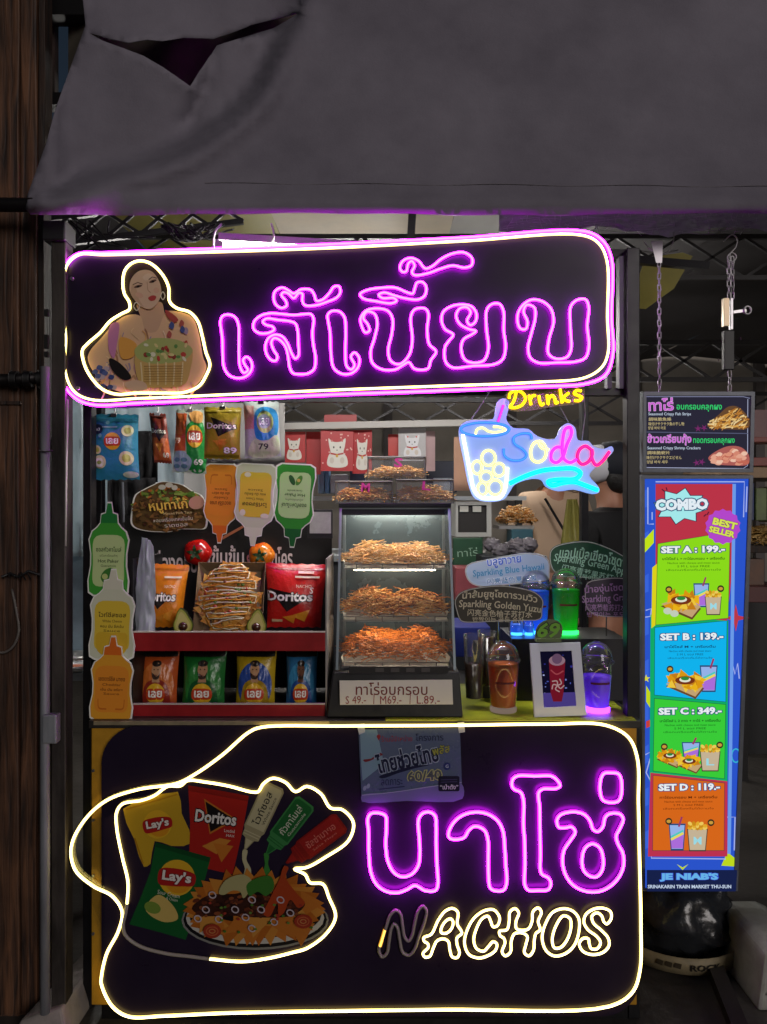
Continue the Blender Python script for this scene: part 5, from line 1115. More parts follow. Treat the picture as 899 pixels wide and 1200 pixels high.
mb = light_box('snack_menu', 'small backlit menu of crispy fish strips and shrimp crackers hanging on chains', [(753, 459), (884, 459), (882, 553.5), (752.5, 553.5)], [(757, 464), (879, 464), (877, 549), (757, 549)], .035)
s = Sheet(lambda a, b, o: PM(740+a/5.654, 450+b/5.654, o), scr, base=.0012, step=.00006)
s.poly([(96, 78), (786, 78), (775, 562), (96, 562)], '#2c2a3a'); s.line([(98, 84), (740, 84), (785, 95)], 4, '#8a8fb0'); s.line([(82, 553), (740, 560), (768, 540), (770, 100)], 4, '#b4bad8'); s.line([(95, 318), (772, 328)], 6, '#585c78')
s.text('ทาโร่', 195, 135, 165, 84, '#d063d8', -2, .02, '#f0c8f4', .02); s.text('อบกรอบคลุกผง', 448, 160, 300, 46, '#35d070', 0, .02)
s.text('Seasoned Crispy Fish Strips', 252, 201, 282, 25, '#c6d4e8', 0, .01); s.text('調味脆魚條', 188, 233, 150, 24, '#c9b884', 0, .01); s.text('味付けサクサク魚の干し物', 230, 264, 236, 24, '#c9b884', 0, .01); s.text('양념 바삭 어포', 168, 291, 118, 22, '#c9b884', 0, .01)
s.text('ข้าวเกรียบกุ้ง', 250, 368, 290, 76, '#d063d8', 0, .02, '#f0c8f4', .02); s.text('ทอดกรอบคลุกผง', 545, 382, 275, 44, '#35d070', 0, .02)
s.text('Seasoned Crispy Shrimp Crackers', 280, 426, 352, 25, '#c6d4e8', 0, .01); s.text('調味脆蝦片', 178, 455, 150, 24, '#c9b884', 0, .01); s.text('味付けサクサクエビせん', 215, 487, 232, 24, '#c9b884', 0, .01); s.text('양념 바삭 새우', 170, 516, 140, 22, '#c9b884', 0, .01)
q = random.Random(2)
s.poly(ctr([(500, 280), (580, 200), (640, 150), (700, 150), (770, 220), (775, 290), (640, 300)], True, 4), '#6a4a30')
for k in range(110):
    x = q.uniform(525, 755); top = 160+abs(x-690)*.5 if x < 690 else 160+abs(x-690)*1.0; y = q.uniform(top, 290); a = q.uniform(-1.1, .2); L = q.uniform(20, 46)
    s.line([(x-L*math.cos(a)/1.4, y-L*math.sin(a)/1.4), (x+L*math.cos(a)/2, y+L*math.sin(a)/2)], q.uniform(5, 9), ('#d9a24e', '#e8c078', '#c4863a', '#b0702c', '#edd29a')[k % 5])
s.poly(ctr([(500, 490), (560, 440), (640, 410), (720, 420), (768, 470), (765, 530), (660, 538), (540, 525)], True, 4), '#b0605a')
for k in range(46):
    x = q.uniform(525, 750); y = q.uniform(430+abs(x-680)*.25, 525); s.poly(ctr([(x-22, y+8), (x, y-14), (x+24, y-4), (x+10, y+14)], True, 3), ('#d98a74', '#e8a890', '#c46a58', '#e0967c', '#f0c4ac')[k % 5])
for x, y in ((430, 295), (470, 290), (420, 520), (455, 515)): s.poly(star(x, y, 26, 8, 5, x), '#7a2c6a')
s.build('backlit_print', mb)

cb = light_box('combo_menu', 'tall backlit blue combo menu with four set meals hanging under the snack menu', [(751, 557), (882, 557), (864, 1043), (752, 1043)], [(755, 561), (877, 561), (859, 1040), (755.5, 1040)], .035)
s = Sheet(PM, scr, base=.0012, step=.00006)
BL = '#2c56d0'
s.poly([(755, 561), (877, 561), (859, 1040), (755.5, 1040)], BL)
for k in range(9):
    y = 575+k*50; s.poly([(755, y), (760, y-3), (760, y+18), (755, y+20)], '#3b68e0')
s.poly([(755, 632), (766, 620), (766, 636), (755, 648)], '#c9e81c'); s.poly([(757, 803), (766, 818), (766, 836), (757, 822)], '#c9dc1c'); s.poly(star(757, 795, 5, 2, 5), '#e0dc40')
s.poly(star(862, 724, 16, 4, 4), '#c03a4a'); s.poly([(845, 1014), (852, 998), (862, 1006), (861, 1015)], '#c4e020'); s.poly([(757, 845), (764, 842), (764, 850), (757, 853)], '#d0403c')
for p in ([(759, 571), (759, 614), (766, 614)], [(764, 600), (764, 609)], [(768, 564.5), (872, 564.5), (871, 606)], [(875, 570), (874, 600)], [(752.5+4, 715), (763, 713), (762, 722), (756, 723)], [(857, 774), (861, 790), (864, 777), (866, 795)], [(756, 884), (764, 880), (757, 905), (764, 918)], [(763, 960), (763, 1005), (850, 1006)], [(852, 957), (861, 957), (860, 996)]): s.line(p, 1.4, '#a9b8f4')
s.line(ell(862, 885, 5, 8, 12), 1.6, '#38b8d8', True)
s.poly([(768, 567), (862, 567), (861, 640), (850, 740), (768, 740)], '#c0364a'); s.poly([(858, 567), (862, 567), (856, 1000), (852, 1000)], '#6fa0f0')
s.poly([(762, 720), (853, 727), (852, 915), (761, 915)], '#12b06c'); s.poly([(762, 905), (852, 915), (852, 1003), (759, 1003)], '#c23452'); s.poly([(764, 665), (770, 660), (768, 732), (763, 736)], '#e4d81c')
for pts, col in (([(770.5, 637), (855, 623), (853, 724), (768, 732)], '#8fe01c'), ([(767, 735), (851.5, 727), (850, 822), (766.5, 814)], '#12b8f4'), ([(766.5, 818), (850, 825), (848.5, 912), (765, 903)], '#3cd23a'), ([(765, 908), (848.5, 917), (848, 996), (764.5, 996)], '#dd6a1c')):
    s.poly(pts, col); s.line(pts, .7, '#1c3c3a', True)
c0 = (797, 593)
bur = [((x-c0[0])*1.0+c0[0], (y-c0[1])*.68+c0[1]) for x, y in star(c0[0], c0[1], 31, 21, 8, 10)]; s.poly([((x-c0[0])*1.06+c0[0], (y-c0[1])*1.06+c0[1]) for x, y in bur], '#2a3450'); s.poly(bur, '#a9f0f2')
s.text('COMBO', 798.5, 591, 62, 13.5, '#e9f4fc', -1.5, .06, '#28587c', .07)
s.poly(star(846.5, 617, 21, 19, 14), '#b84ad0'); s.text('BEST', 849, 613.5, 29, 8.5, '#dce858', 14, .05, '#6a2450', .04); s.text('SELLER', 845.5, 623, 31, 7.5, '#dce858', 14, .05, '#6a2450', .04)
for x, y, a in ((775, 573, 40), (780, 571, 70), (824, 605, -40), (828, 603, -60)): s.line([(x, y), (x+4*math.cos(R(a)), y+4*math.sin(R(a)))], 1.4, '#5c1c38')
for t_, x, y, w in (('SET A : 199.-', 811.5, 643.5, 75), ('SET B : 139.-', 810, 745.5, 74), ('SET C : 349.-', 808, 832.5, 74), ('SET D : 119.-', 807, 921.5, 72)): s.text(t_, x, y, w, 8.5, '#f0f6fa', -1, .05, '#24407c', .07)
def menu_lines(cx, y, w, c, big):
    s.text(big, cx, y, w*.96, 3.4, c, -.5, .02)
    for k, (tx, f) in enumerate((('Nachos with cheese and meat sauce', .8), ('S M L ซอส FREE', .5), ('เลือกเครื่องดื่มได้ตามใจ', .84))): s.text(tx, cx, y+5.2+k*4.0, w*f, 2.4, c, -.5)
menu_lines(812, 654, 76, '#2c5a14', 'นาโช่ไซส์ L + ทาโร่อบกรอบ + เครื่องดื่ม'); menu_lines(808, 757, 62, '#14406c', 'นาโช่ไซส์ M + เครื่องดื่ม'); menu_lines(808, 843.5, 74, '#14501c', 'นาโช่ไซส์ L 2 ถาด + ทาโร่ + เครื่องดื่ม'); menu_lines(806, 933, 70, '#5c2408', 'ทาโร่อบกรอบ M + เครื่องดื่ม')
def m_tray(cx, cy_, w):
    o_ = [(-.5, -.05), (.28, .5), (.5, .05), (.1, -.4)]; s.poly([(cx+a*w*1.03, cy_+(b*.62+.16)*w) for a, b in o_], '#6a4a2a'); s.poly([(cx+a*w, cy_+(b*.62+.10)*w) for a, b in o_], '#c9a878')
    q = random.Random(int(cx+cy_))
    for k in range(34):
        a, b = q.uniform(-.44, .44), q.uniform(-.2, .28)
        if abs(a)/.5+abs(b-.04)/.42 < 1.1: s.poly(star(cx+a*w, cy_+b*w*.8-.04*w, w*.14, w*.07, 3, q.uniform(0, 120)), ('#f0b81c', '#e09a14', '#f4cc40', '#c9801a')[k % 4])
    s.ell(cx, cy_-.03*w, w*.26, w*.11, '#7a3418'); s.ell(cx, cy_-.05*w, w*.15, w*.07, '#e8ecd8'); s.ell(cx, cy_-.08*w, w*.11, w*.05, '#2c8a3c')
def m_cup(cx, cy_, w, h):
    s.poly([(cx-w*.55, cy_-h*.52), (cx+w*.55, cy_-h*.52), (cx+w*.42, cy_+h*.52), (cx-w*.42, cy_+h*.52)], '#2c4a78'); s.poly([(cx-w*.48, cy_-h*.46), (cx+w*.48, cy_-h*.46), (cx+w*.36, cy_+h*.46), (cx-w*.36, cy_+h*.46)], '#9ab8f0')
    s.poly([(cx-w*.42, cy_+h*.1), (cx+w*.42, cy_-h*.15), (cx+w*.37, cy_+h*.44), (cx-w*.36, cy_+h*.44)], '#b070e0'); s.line([(cx-w*.4, cy_+h*.1), (cx+w*.4, cy_-h*.15)], h*.09, '#f0e060'); s.line([(cx-w*.4, cy_), (cx+w*.4, cy_-h*.25)], h*.07, '#50d0c0')
    s.line([(cx+w*.1, cy_-h*.4), (cx+w*.3, cy_-h*.78)], w*.12, '#a03a68')
def m_bucket(cx, cy_, w, h, L):
    s.poly([(cx-w*.55, cy_-h*.35), (cx+w*.55, cy_-h*.35), (cx+w*.44, cy_+h*.52), (cx-w*.44, cy_+h*.52)], '#4a4034'); s.poly([(cx-w*.5, cy_-h*.32), (cx+w*.5, cy_-h*.32), (cx+w*.4, cy_+h*.47), (cx-w*.4, cy_+h*.47)], '#cbb89a')
    for k in range(14): s.ell(cx+(k % 5-2)*w*.2, cy_-h*(.38+.09*(k//5)), w*.13, h*.07, ('#e8b030', '#f4d060', '#d0901c')[k % 3], k*40, 8)
    s.text(L, cx, cy_+h*.1, w*.42, h*.3, '#9fe0ec', 0, .015)
def m_dot(x, y): s.ell(x, y, 4, 4, '#3a3020'); s.ell(x, y, 2.6, 2, '#d0a040')
m_cup(821, 697, 17, 27); m_tray(797, 704, 46); m_bucket(834.5, 707, 18, 25, 'M'); m_dot(782.5, 690); m_dot(843, 689); s.polys([ell(781, 715, 5, 4, 12), ell(789, 718, 5, 4, 12)], '#c8d4c0')
m_cup(829, 794, 19, 30); m_tray(801, 797, 44); m_dot(783.5, 782.5)
m_cup(808, 878, 20, 20); m_tray(783, 884, 30); m_tray(805, 890, 30); m_bucket(829.5, 887, 22, 27, 'L'); m_dot(776, 872); m_dot(840.5, 870)
m_cup(791, 977, 18, 30); m_bucket(814.5, 978, 22, 30, 'M'); m_dot(781, 958.5); m_dot(830, 960)
s.poly([(755.5, 1015), (860.5, 1015), (859, 1040), (755.5, 1040)], '#18224c'); s.text("JE NIAB'S", 804.5, 1023.5, 68, 10, '#6ab8f0', 0, .06, '#3a4ad0', .05); s.text('SRINAKARIN TRAIN MARKET THU-SUN', 805, 1034.3, 97, 4.2, '#c8d8f0', 0, .03)
s.poly([(790, 1008), (797, 1012), (804, 1008), (797, 1015)], '#c8e020'); s.build('backlit_print', cb)

# ---------------------------------------------------------------- chains
def link_mesh():
    g = G(); r, a, b = .0016, .0045, .0105; pts = []
    for k in range(16):
        t = 2*math.pi*k/16; pts.append(Vector((a*math.cos(t), 0, (b-a)*(1 if math.sin(t) > 0 else -1)+a*math.sin(t))))
    g.tube(pts, r, 6, closed=True)
    me = bpy.data.meshes.new('link'); me.from_pydata(g.v, [], g.f); me.materials.append(mat('chain_steel', '#a3a0a4', .35, metal=.85)); me.shade_smooth(); return me
LM = link_mesh()
def chain(label, strands_, base):
    t = thing('hanging_chain', label, 'chain', base, 'chains holding the menus')
    for A, B in strands_:
        n = max(2, int((B-A).length/.0165))
        for k in range(n):
            o = bpy.data.objects.new('link', LM); COL.objects.link(o); o.parent = t; p = A+(B-A)*(k+.5)/n; o.location = p-Vector(base)
            o.rotation_euler = (0, random.uniform(-.08, .08), R(90*(k % 2)+random.uniform(-15, 15)))
    return t
yc = 2.118
t1 = chain('thin steel chain under the grey hook holding the menus', [(W(772.5, 306, yc), W(773, 459, yc))], W(773, 459, yc))
g = G(); g.add([W(763, 283, yc), W(777, 283, yc), W(776, 308, yc-.006), W(769, 308, yc-.006), W(763, 283, yc+.02), W(777, 283, yc+.02), W(776, 308, yc+.012), W(769, 308, yc+.012)], [(0, 1, 2, 3), (4, 7, 6, 5), (0, 4, 5, 1), (1, 5, 6, 2), (2, 6, 7, 3), (3, 7, 4, 0)]); g.build('hook_plate', mat('chain_steel'), t1)
g = G(); g.tube([W(x, y, yc) for x, y in ctr([(754, 282), (762, 292), (772, 298), (782, 296), (789, 284), (790, 272)], False, 4)], .0016, 6); g.tube([W(x, y, yc) for x, y in [(753, 294), (772, 297), (795, 293)]], .0014, 6); g.build('hook', mat('wire_steel'), t1)
t2 = chain('doubled steel chain with a clamp bracket holding the menus', [(W(854.3, 300, yc), W(854.3, 350, yc)), (W(858.5, 301, yc), W(858.5, 350, yc)), (W(855, 434, yc), W(855.4, 459, yc))], W(855, 459, yc))
g = G(); g.tube([W(x, y, yc) for x, y in ctr([(848, 283), (858, 275), (864, 280), (862, 290), (856, 297), (855, 302)], False, 4)], .0019, 7); g.tube([W(x, y, yc-.003) for x, y in ctr([(853, 300), (858, 296), (863, 300), (860, 306), (854, 305)], True, 4)], .0016, 6, True); g.build('hook', mat('chain_steel'), t2)
g = G(); g.pbox(848.5, 349, 855, 382, yc-.008, .016); g.build('clamp_plate', mat('brass_steel', '#7d6f5c', .3, metal=.8), t2, bevel=.001)
g = G(); g.pbox(856.5, 349, 859.5, 386, yc-.006, .012); g.build('clamp_plate', mat('chain_steel'), t2, bevel=.001)
g = G(); g.bar(W(859, 366, yc), W(874, 364, yc), .008); g.tube([W(x, y, yc-.004) for x, y in ell(876, 363.5, 4.2, 4.6, 12)], .003, 7, True); g.build('clamp_lever', mat('chain_steel'), t2)
g = G(); g.pbox(849, 387, 861, 433, yc-.008, .018); g.build('sleeve', mat('black_plastic'), t2, bevel=.002)
for x, y in ((846, 397), (868, 395), (855, 411), (842, 420)):
    g = G(); c = W(x, y, yc-.004); g.tube([c, c+Vector((.001, 0, -.008))], .0016, 6); g.build('bolt', mat('chain_steel'), t2)

# ================================================================ NEAR GROUND ITEMS
# black plastic wrapped sack with a cloth strip
def lump(name, label, cat, c, rx, ry, rz_, m, seed, amp=.18, fq=5., flat_=0):
    g = G(); n, k = 36, 22; v = []
    for j in range(k+1):
        ph = math.pi*j/k
        for i in range(n):
            a = 2*math.pi*i/n; d = Vector((math.sin(ph)*math.cos(a), math.sin(ph)*math.sin(a), math.cos(ph)))
            f = 1+amp*noise.noise(d*fq*.5+Vector((seed, 0, 0)))+amp*.5*abs(noise.noise(d*fq*1.6+Vector((0, seed, 0))))
            v.append(Vector((c[0]+rx*d.x*f, c[1]+ry*d.y*f, max(.003, c[2]+rz_*d.z*f))))
    g.add(v, [(j*n+i, j*n+(i+1) % n, (j+1)*n+(i+1) % n, (j+1)*n+i) for j in range(k) for i in range(n)], True)
    return g
c = W(800, 1105, 2.42)
sk = thing('wrapped_bundle', 'black plastic bundle with a tan strip printed ROCK under the combo menu', 'bundle', (c.x, 2.42, 0))
lump('', '', '', (c.x-.01, 2.44, .12), .17, .14, .15, None, 3, .25, 7).build('plastic_wrap', mat('black_film', '#26282c', .18, bump=.6, bscale=14), sk)
g = G(); P = []
for k in range(19): a = math.pi+math.pi*k/18; P.append((c.x-.02+.19*math.cos(a), 2.41+.16*math.sin(a)))
g.add([(x, y, z) for z in (.028, .078) for x, y in P], [(i, i+1, 19+i+1, 19+i) for i in range(18)], True)
st = g.build('cloth_strip', mat('tan_strip', '#8c7f62', .6, var=.3, vscale=25), sk); so = st.modifiers.new('t', 'SOLIDIFY'); so.thickness = .002
s = Sheet(lambda a, b, o: Vector((c.x-.02+(.19+o)*math.cos(R(a)), 2.41+(.16+o)*math.sin(R(a)), b)), ink, base=.0025, sub=4)
v0, f0 = text_mesh('ROCK', .03); w0 = max(p[0] for p in v0)
s._put([(262+p[0]/w0*30, .042+p[1]*.026) for p in v0], f0, '#1c1814')
for k in range(3): s._put([(232+k*8, .048), (238+k*8, .045), (239+k*8, .061), (233+k*8, .063)], [[0, 1, 2, 3]], '#3a3226')
s.build('print', sk)
for k, (dx, dy, r) in enumerate(((.02, -.01, .05), (-.09, .0, .045), (.07, .02, .04), (-.03, -.03, .045))):
    lump('', '', '', (c.x+dx, 2.41+dy, .245+.02*(k % 2)), r*1.2, r, r*.7, None, 20+k, .4, 9).build('plastic_fold', mat('black_film'), sk)

# white tent foot weight at the right
fw = thing('foot_weight', 'white moulded plastic foot weight with a notched top beside the stall', 'weight', (W(885, 1150, 2.25).x, 2.25, 0))
prof = [(-.115, 0), (.16, 0), (.16, .085), (.075, .09), (.055, .10), (.05, .125), (.062, .14), (.045, .165), (.01, .18), (-.07, .18), (-.092, .165), (-.10, .12)]
cx = W(928, 1150, 2.16).x
g = G(); n = len(prof); g.add([(cx+x, 2.13, z) for x, z in prof]+[(cx+x, 2.40, z) for x, z in prof], [list(range(n)), list(range(2*n-1, n-1, -1))]+[(i, n+i, n+(i+1) % n, (i+1) % n) for i in range(n)])
g.build('body', mat('dirty_white', '#b9bcb8', .5, var=.35, vscale=9, col2='#8c8a80', bump=.1), fw, bevel=.012)
g = G(); g.box((cx-.09, 2.122, .048), (cx+.15, 2.131, .056)); g.build('seam', mat('dirty_white'), fw, bevel=.002)
g = G(); g.bar((cx+.10, 2.27, .09), (cx+.10, 2.27, .35), .045); g.build('tent_leg', mat('black_steel'), fw)
# long beam lying on the ground at the right, low kerb at the left
g = G(); g.bar(W(870, 1230, 2.0), (W(800, 1140, 2.8).x, 2.9, .03), .045, .035); o = g.build('floor_beam', mat('dark_beam', '#2a2622', .5, var=.3, vscale=20)); o.location.z = max(o.location.z, .002); tag(o, 'dark metal beam lying on the ground beside the white foot weight', 'beam')
lw = thing('floor_block', 'pale chipped concrete block on the ground between post and counter', 'block', (W(85, 1180, 2.3).x, 2.3, 0))
xa = W(78, 1150, 2.12).x
g = G(); g.add([(xa-.10, 2.0, 0), (xa+.055, 2.0, 0), (xa+.075, 2.60, 0), (xa+.0, 2.60, 0), (xa-.085, 2.02, .05), (xa+.03, 2.02, .085), (xa+.06, 2.58, .085), (xa+.01, 2.58, .06)], [(3, 2, 1, 0), (4, 5, 6, 7), (0, 1, 5, 4), (1, 2, 6, 5), (2, 3, 7, 6), (3, 0, 4, 7)])
g.build('slab', mat('pale_concrete', '#9a918c', .75, var=.4, vscale=9, bump=.4, bscale=30), lw, bevel=.008)

# ================================================================ LAMPS
def tube_lamp(label, a, b, k, r=.013, col=(1, .96, .9)):
    a, b = Vector(a), Vector(b); t = thing('tube_lamp', label, 'lamp', (a+b)/2, 'lit tube lamps under the market roof')
    g = G(); g.tube([a, (a+b)/2, b], r, 10); g.build('lit_tube', glow('lamp_%d' % int(k*10), col, k), t)
    g = G(); u = Vector((0, 0, r*1.9)); g.bar(a+u, b+u, .05, .022); g.build('batten', mat('lamp_white', '#c8c8c4', .5), t, bevel=.002)
    for p in (a, b):
        g = G(); d = (b-a).normalized()*.012; g.bar(p-d, p+d, .03, .036); g.build('end_cap', mat('lamp_white'), t)
    return t
tube_lamp('lit white tube lamp behind the upper left edge of the name sign', W(258, 290, 2.20), W(640, 312, 2.20), LAMP_A)
tube_lamp('distant lit tube lamp beside the white cap', W(711, 539, 6.0), W(733, 537.5, 6.1), LAMP_B, .028)
tube_lamp('added unseen tube lamp under the roof above the hanging cat posters', W(330, 395, 4.6), W(470, 390, 4.6), LAMP_C, .015)  # added fill light for the background, hidden behind the name sign
tube_lamp('added unseen tube lamp under the roof above the two people', W(560, 400, 5.0), W(690, 398, 5.0), LAMP_C, .015)  # second added background light, also hidden by the name sign
tube_lamp('unseen tube lamp behind the pale plastic curtain', W(110, 420, 3.9), W(220, 420, 3.9), LAMP_C, .015)  # unseen lamp placed to brighten the curtain from behind

# ================================================================ ROOF AND FAR BACKGROUND
rf = thing('market_roof', 'olive and grey tarpaulin roof on dark steel trusses over the market', 'roof', (0, 5, 2.6))
q = random.Random(14)
tar = [mat('tarp_olive', '#7d7430', .7, var=.3, vscale=3), mat('tarp_grey', '#6e6a66', .7, var=.3, vscale=3), mat('tarp_beige', '#8a7a60', .7, var=.3, vscale=3), mat('tarp_dark', '#3a3638', .8, var=.3, vscale=3)]
xs = [-4.5, -1.35, -.55, .35, 1.1, 1.75, 2.9, 5]
for i, k in enumerate((3, 0, 2, 1, 3, 3, 3)):
    g = G(); nx, ny = 8, 14
    g.add([(xs[i]+(xs[i+1]-xs[i])*a/(nx-1), 2.75+5.6*b/(ny-1), 2.86+.28*b/(ny-1)+.05*math.sin(a*.9)*math.sin(b*1.1)+.03*noise.noise(Vector((a*.4+i*9, b*.5, 0)))) for b in range(ny) for a in range(nx)], [(b*nx+a, b*nx+a+1, (b+1)*nx+a+1, (b+1)*nx+a) for b in range(ny-1) for a in range(nx-1)], True)
    g.build('tarp', tar[k], rf)
trm = mat('truss_black', '#18161a', .5, metal=.3)
def truss(A, B, h_, n, w=.03):
    A, B = Vector(A), Vector(B); up = Vector((0, 0, h_))
    g = G(); g.bar(A, B, w); g.bar(A+up, B+up, w)
    for k in range(n):
        p, q2 = A+(B-A)*k/n, A+(B-A)*(k+1)/n
        g.bar(p, q2+up, w*.6); g.bar(p+up, q2, w*.6)
    g.build('truss', trm, rf)
truss((-3, 6.0, 2.16), (3.6, 6.0, 2.16), .24, 16); truss((-3, 4.8, 2.30), (3.6, 4.8, 2.30), .24, 18); truss((-2.6, 3.6, 2.58), (3, 3.6, 2.58), .2, 18, .022)
truss((-1.45, 2.78, 2.42), (-.55, 2.9, 2.58), .1, 7, .02)
for a, b in (((-1.0, 3.0, 2.46), (.2, 3.4, 2.66)), ((.3, 3.2, 2.60), (1.3, 2.95, 2.42)), ((.12, 2.9, 2.72), (.1, 2.9, 2.40))):
    g = G(); g.bar(a, b, .03); g.build('beam', trm, rf)
# olive triangular sheet beside the chains
g = G(); g.prism([(735, 360), (757, 302), (800, 296), (812, 300), (790, 338), (757, 362)], Plane((0, 2.72, 0), (.2, -1, .1)), .003); g.build('corner_tarp', mat('tarp_olive'), rf)
# cable bundle
g = G()
for k in range(16):
    x0, x1 = q.uniform(185, 225), q.uniform(235, 275); dz = q.uniform(8, 22)
    g.tube([W(a, b, 2.35+q.uniform(-.02, .02)) for a, b in ctr([(x0, 262+q.uniform(-2, 3)), ((x0+x1)/2+q.uniform(-8, 8), 262+dz), (x1, 264+q.uniform(-3, 6))], False, 6)], .0032, 6)
for k in range(7):
    x0 = q.uniform(75, 130); g.tube([W(a, b, 2.4) for a, b in ctr([(x0, 258), (x0+q.uniform(-15, 25), 275), (x0+q.uniform(0, 60), 258+q.uniform(10, 40))], False, 5)], .003, 6)
o = g.build('cable_bundle', mat('black_plastic')); tag(o, 'tangled black cable bundle between the awning and the name sign', 'cables'); 
for k, (p, lab) in enumerate((([(318, 262), (321, 275), (317, 292)], 'short pale cord dropping behind the lamp above the name sign'), ([(260, 262), (252, 272), (250, 296)], 'white cord hanging beside the cable bundle'))):
    g = G(); g.tube([W(a, b, 2.16) for a, b in ctr(p, False, 5)], .0028, 6); o = g.build('cord', mat('white_cable')); tag(o, lab, 'cord')

bw = thing('back_wall', 'grey beige wall of the market hall behind the stalls', 'wall', (0, 8.4, 0))
g = G(); g.box((-9, 8.4, 0), (9, 8.5, 3.4)); g.build('panel', mat('hall_wall', '#8d867e', .8, var=.35, vscale=1.4, bump=.1), bw)
for k in range(7):
    x = -4.2+k*1.4; g = G(); g.box((x, 8.33, 0), (x+.1, 8.4, 3.3)); g.build('column', mat('hall_column', '#4a4444', .7), bw)

# ---------------------------------------------------------------- pale plastic curtain and dark garments at the left
def sheet_thing(name, label, cat, box, Y, m, seed, amp=.02, nx=22, ny=22, bottom=None, fq=(.8, .25)):
    x0, y0, x1, y1 = box; g = G()
    def edge(i, j):
        u, v = i/(nx-1), j/(ny-1); yy = y0+(y1-y0)*v
        if bottom: yy = y0+(bottom(u)-y0)*v
        return W(x0+(x1-x0)*u, yy, Y-amp*math.sin(i*fq[0]*2+seed)*(.4+.6*v)-amp*noise.noise(Vector((i*fq[0], j*fq[1], seed))))
    g.add([edge(i, j) for j in range(ny) for i in range(nx)], [(j*nx+i, j*nx+i+1, (j+1)*nx+i+1, (j+1)*nx+i) for j in range(ny-1) for i in range(nx-1)], True)
    o = g.build(name, m); so = o.modifiers.new('t', 'SOLIDIFY'); so.thickness = .002
    return tag(o, label, cat)
sheet_thing('plastic_curtain', 'pale wrinkled plastic curtain behind the hanging teal bag', 'curtain', (50, 455, 215, 652), 3.0, translucent('curtain_plastic', '#c3ced4', .6), 2, .03, 30, 26)
sheet_thing('paper_backdrop', 'off white paper backdrop behind the oval dish cutout', 'backdrop', (205, 462, 334, 640), 3.1, mat('paper_white', '#a9a6a4', .8, var=.2, vscale=4), 5, .01)
sheet_thing('black_apron', 'black apron hanging behind the teal chip bag', 'apron', (160, 505, 185, 565), 2.86, mat('black_cloth', '#141316', .9), 6, .02, 10, 12)
sheet_thing('black_jacket', 'dark crumpled jacket hanging behind the oval dish cutout', 'jacket', (126, 560, 182, 628), 2.82, mat('black_cloth2', '#1b1a1d', .9), 8, .03, 14, 12)
g = G(); g.tube([W(143.5, 565, 2.7), W(145, 612, 2.7)], .005, 8); o = g.build('white_stick', mat('frame_white')); tag(o, 'thin white stick behind the green upright bottle cutout', 'stick')
# prep table behind the left gap
pt = thing('prep_table', 'cluttered steel prep table seen between the steel upright and black post', 'table', (W(110, 800, 2.9).x, 2.95, 0))
a, b = W(60, 730, 2.85), W(150, 730, 2.85)
g = G(); g.box((a.x-.1, 2.8, .80), (b.x, 3.3, .83)); g.build('table_top', mat('steel_top', '#aab0b4', .3, metal=.5), pt)
for x in (a.x-.08, b.x-.03):
    g = G(); g.box((x, 2.82, 0), (x+.03, 2.85, .8)); g.build('leg', mat('black_steel'), pt)
for k, (px, py, r, c1) in enumerate(((90, 795, .055, '#b5582a'), (88, 760, .05, '#c9823a'), (98, 745, .045, '#9c3a20'), (84, 822, .05, '#c4602a'))):
    Y = (H-.83)*F/(py-600) if py > 790 else 2.95; Y = max(2.83, min(3.2, Y)); c = Vector((W(px, py, Y).x, Y, .832)); t = thing('sauce_dish', ('wide white dish of orange sauce on the prep table edge', 'white dish of amber dip on the prep table', 'small white dish of dark red dip behind the others', 'round white dish of red chilli dip on the prep table')[k], 'dish', c, 'sauce dishes on the prep table')
    g = G(); g.lathe([(r*.5, 0), (r*.6, .003), (r, .022), (r*.97, .022), (r*.55, .006), (0, .006)], c, 20, cap=False); g.build('bowl', mat('melamine', '#c8ccd0', .3), t)
    g = G(); g.lathe([(r*.86, .017), (0, .019)], c, 20, cap=False); g.build('sauce', mat('dip_'+c1[1:], c1, .35), t)
g = G(); x0, x1 = W(74, 0, 3.15).x, W(103, 0, 3.15).x; g.box((x0, 3.1, .832), (x1, 3.4, 1.27)); o = g.build('pale_crate', mat('crate_blue', '#9fb4c4', .5, var=.3, vscale=8)); tag(o, 'tall pale blue crate standing on the prep table', 'crate')
g = G(); c = W(90, 715, 3.0); g.lathe([(.02, 0), (.07, .02), (.075, .035), (.07, .033), (.02, .004)], Vector((c.x, 2.98, .905)), 20, cap=False); o = g.build('steel_bowl', mat('steel_tray')); o.location.z = .834; tag(o, 'shallow steel bowl on the prep table beside the crate', 'bowl')

# ---------------------------------------------------------------- shelf rail, posters and boxes behind the warmer
rl = thing('poster_rail', 'white metal rail carrying the red cat posters', 'rail', W(440, 503, 3.4))
g = G(); g.bar(W(320, 500, 3.40), W(575, 495, 3.40), .022, .03); g.build('bar', mat('rail_white', '#aaa6a2', .45), rl)
for x in (326, 566):
    g = G(); a = W(x, 503, 3.4); g.bar(a+Vector((0, .02, .03)), Vector((a.x, 3.42, 0)), .025); g.build('upright', mat('rail_white'), rl)
def poster(label, x0, y0, x1, y1, Y, col, draw=None, tilt=0, cat='poster', group='cat posters on the rail', name='hanging_poster'):
    t = thing(name, label, cat, W((x0+x1)/2, y1, Y), group); pl = Plane(W((x0+x1)/2, (y0+y1)/2, Y), (tilt, -1, 0))
    g = G(); g.prism([(x0, y0), (x1, y0), (x1, y1), (x0, y1)], pl, .002); sh2 = g.build('sheet', mat('sheet_'+col[1:], col, .45, var=.15, vscale=9), t)
    if draw:
        s = Sheet(lambda a, b, o: pl(x0+a*(x1-x0), y0+b*(y1-y0), o), ink, .0005); draw(s); s.build('print', sh2)
    return t
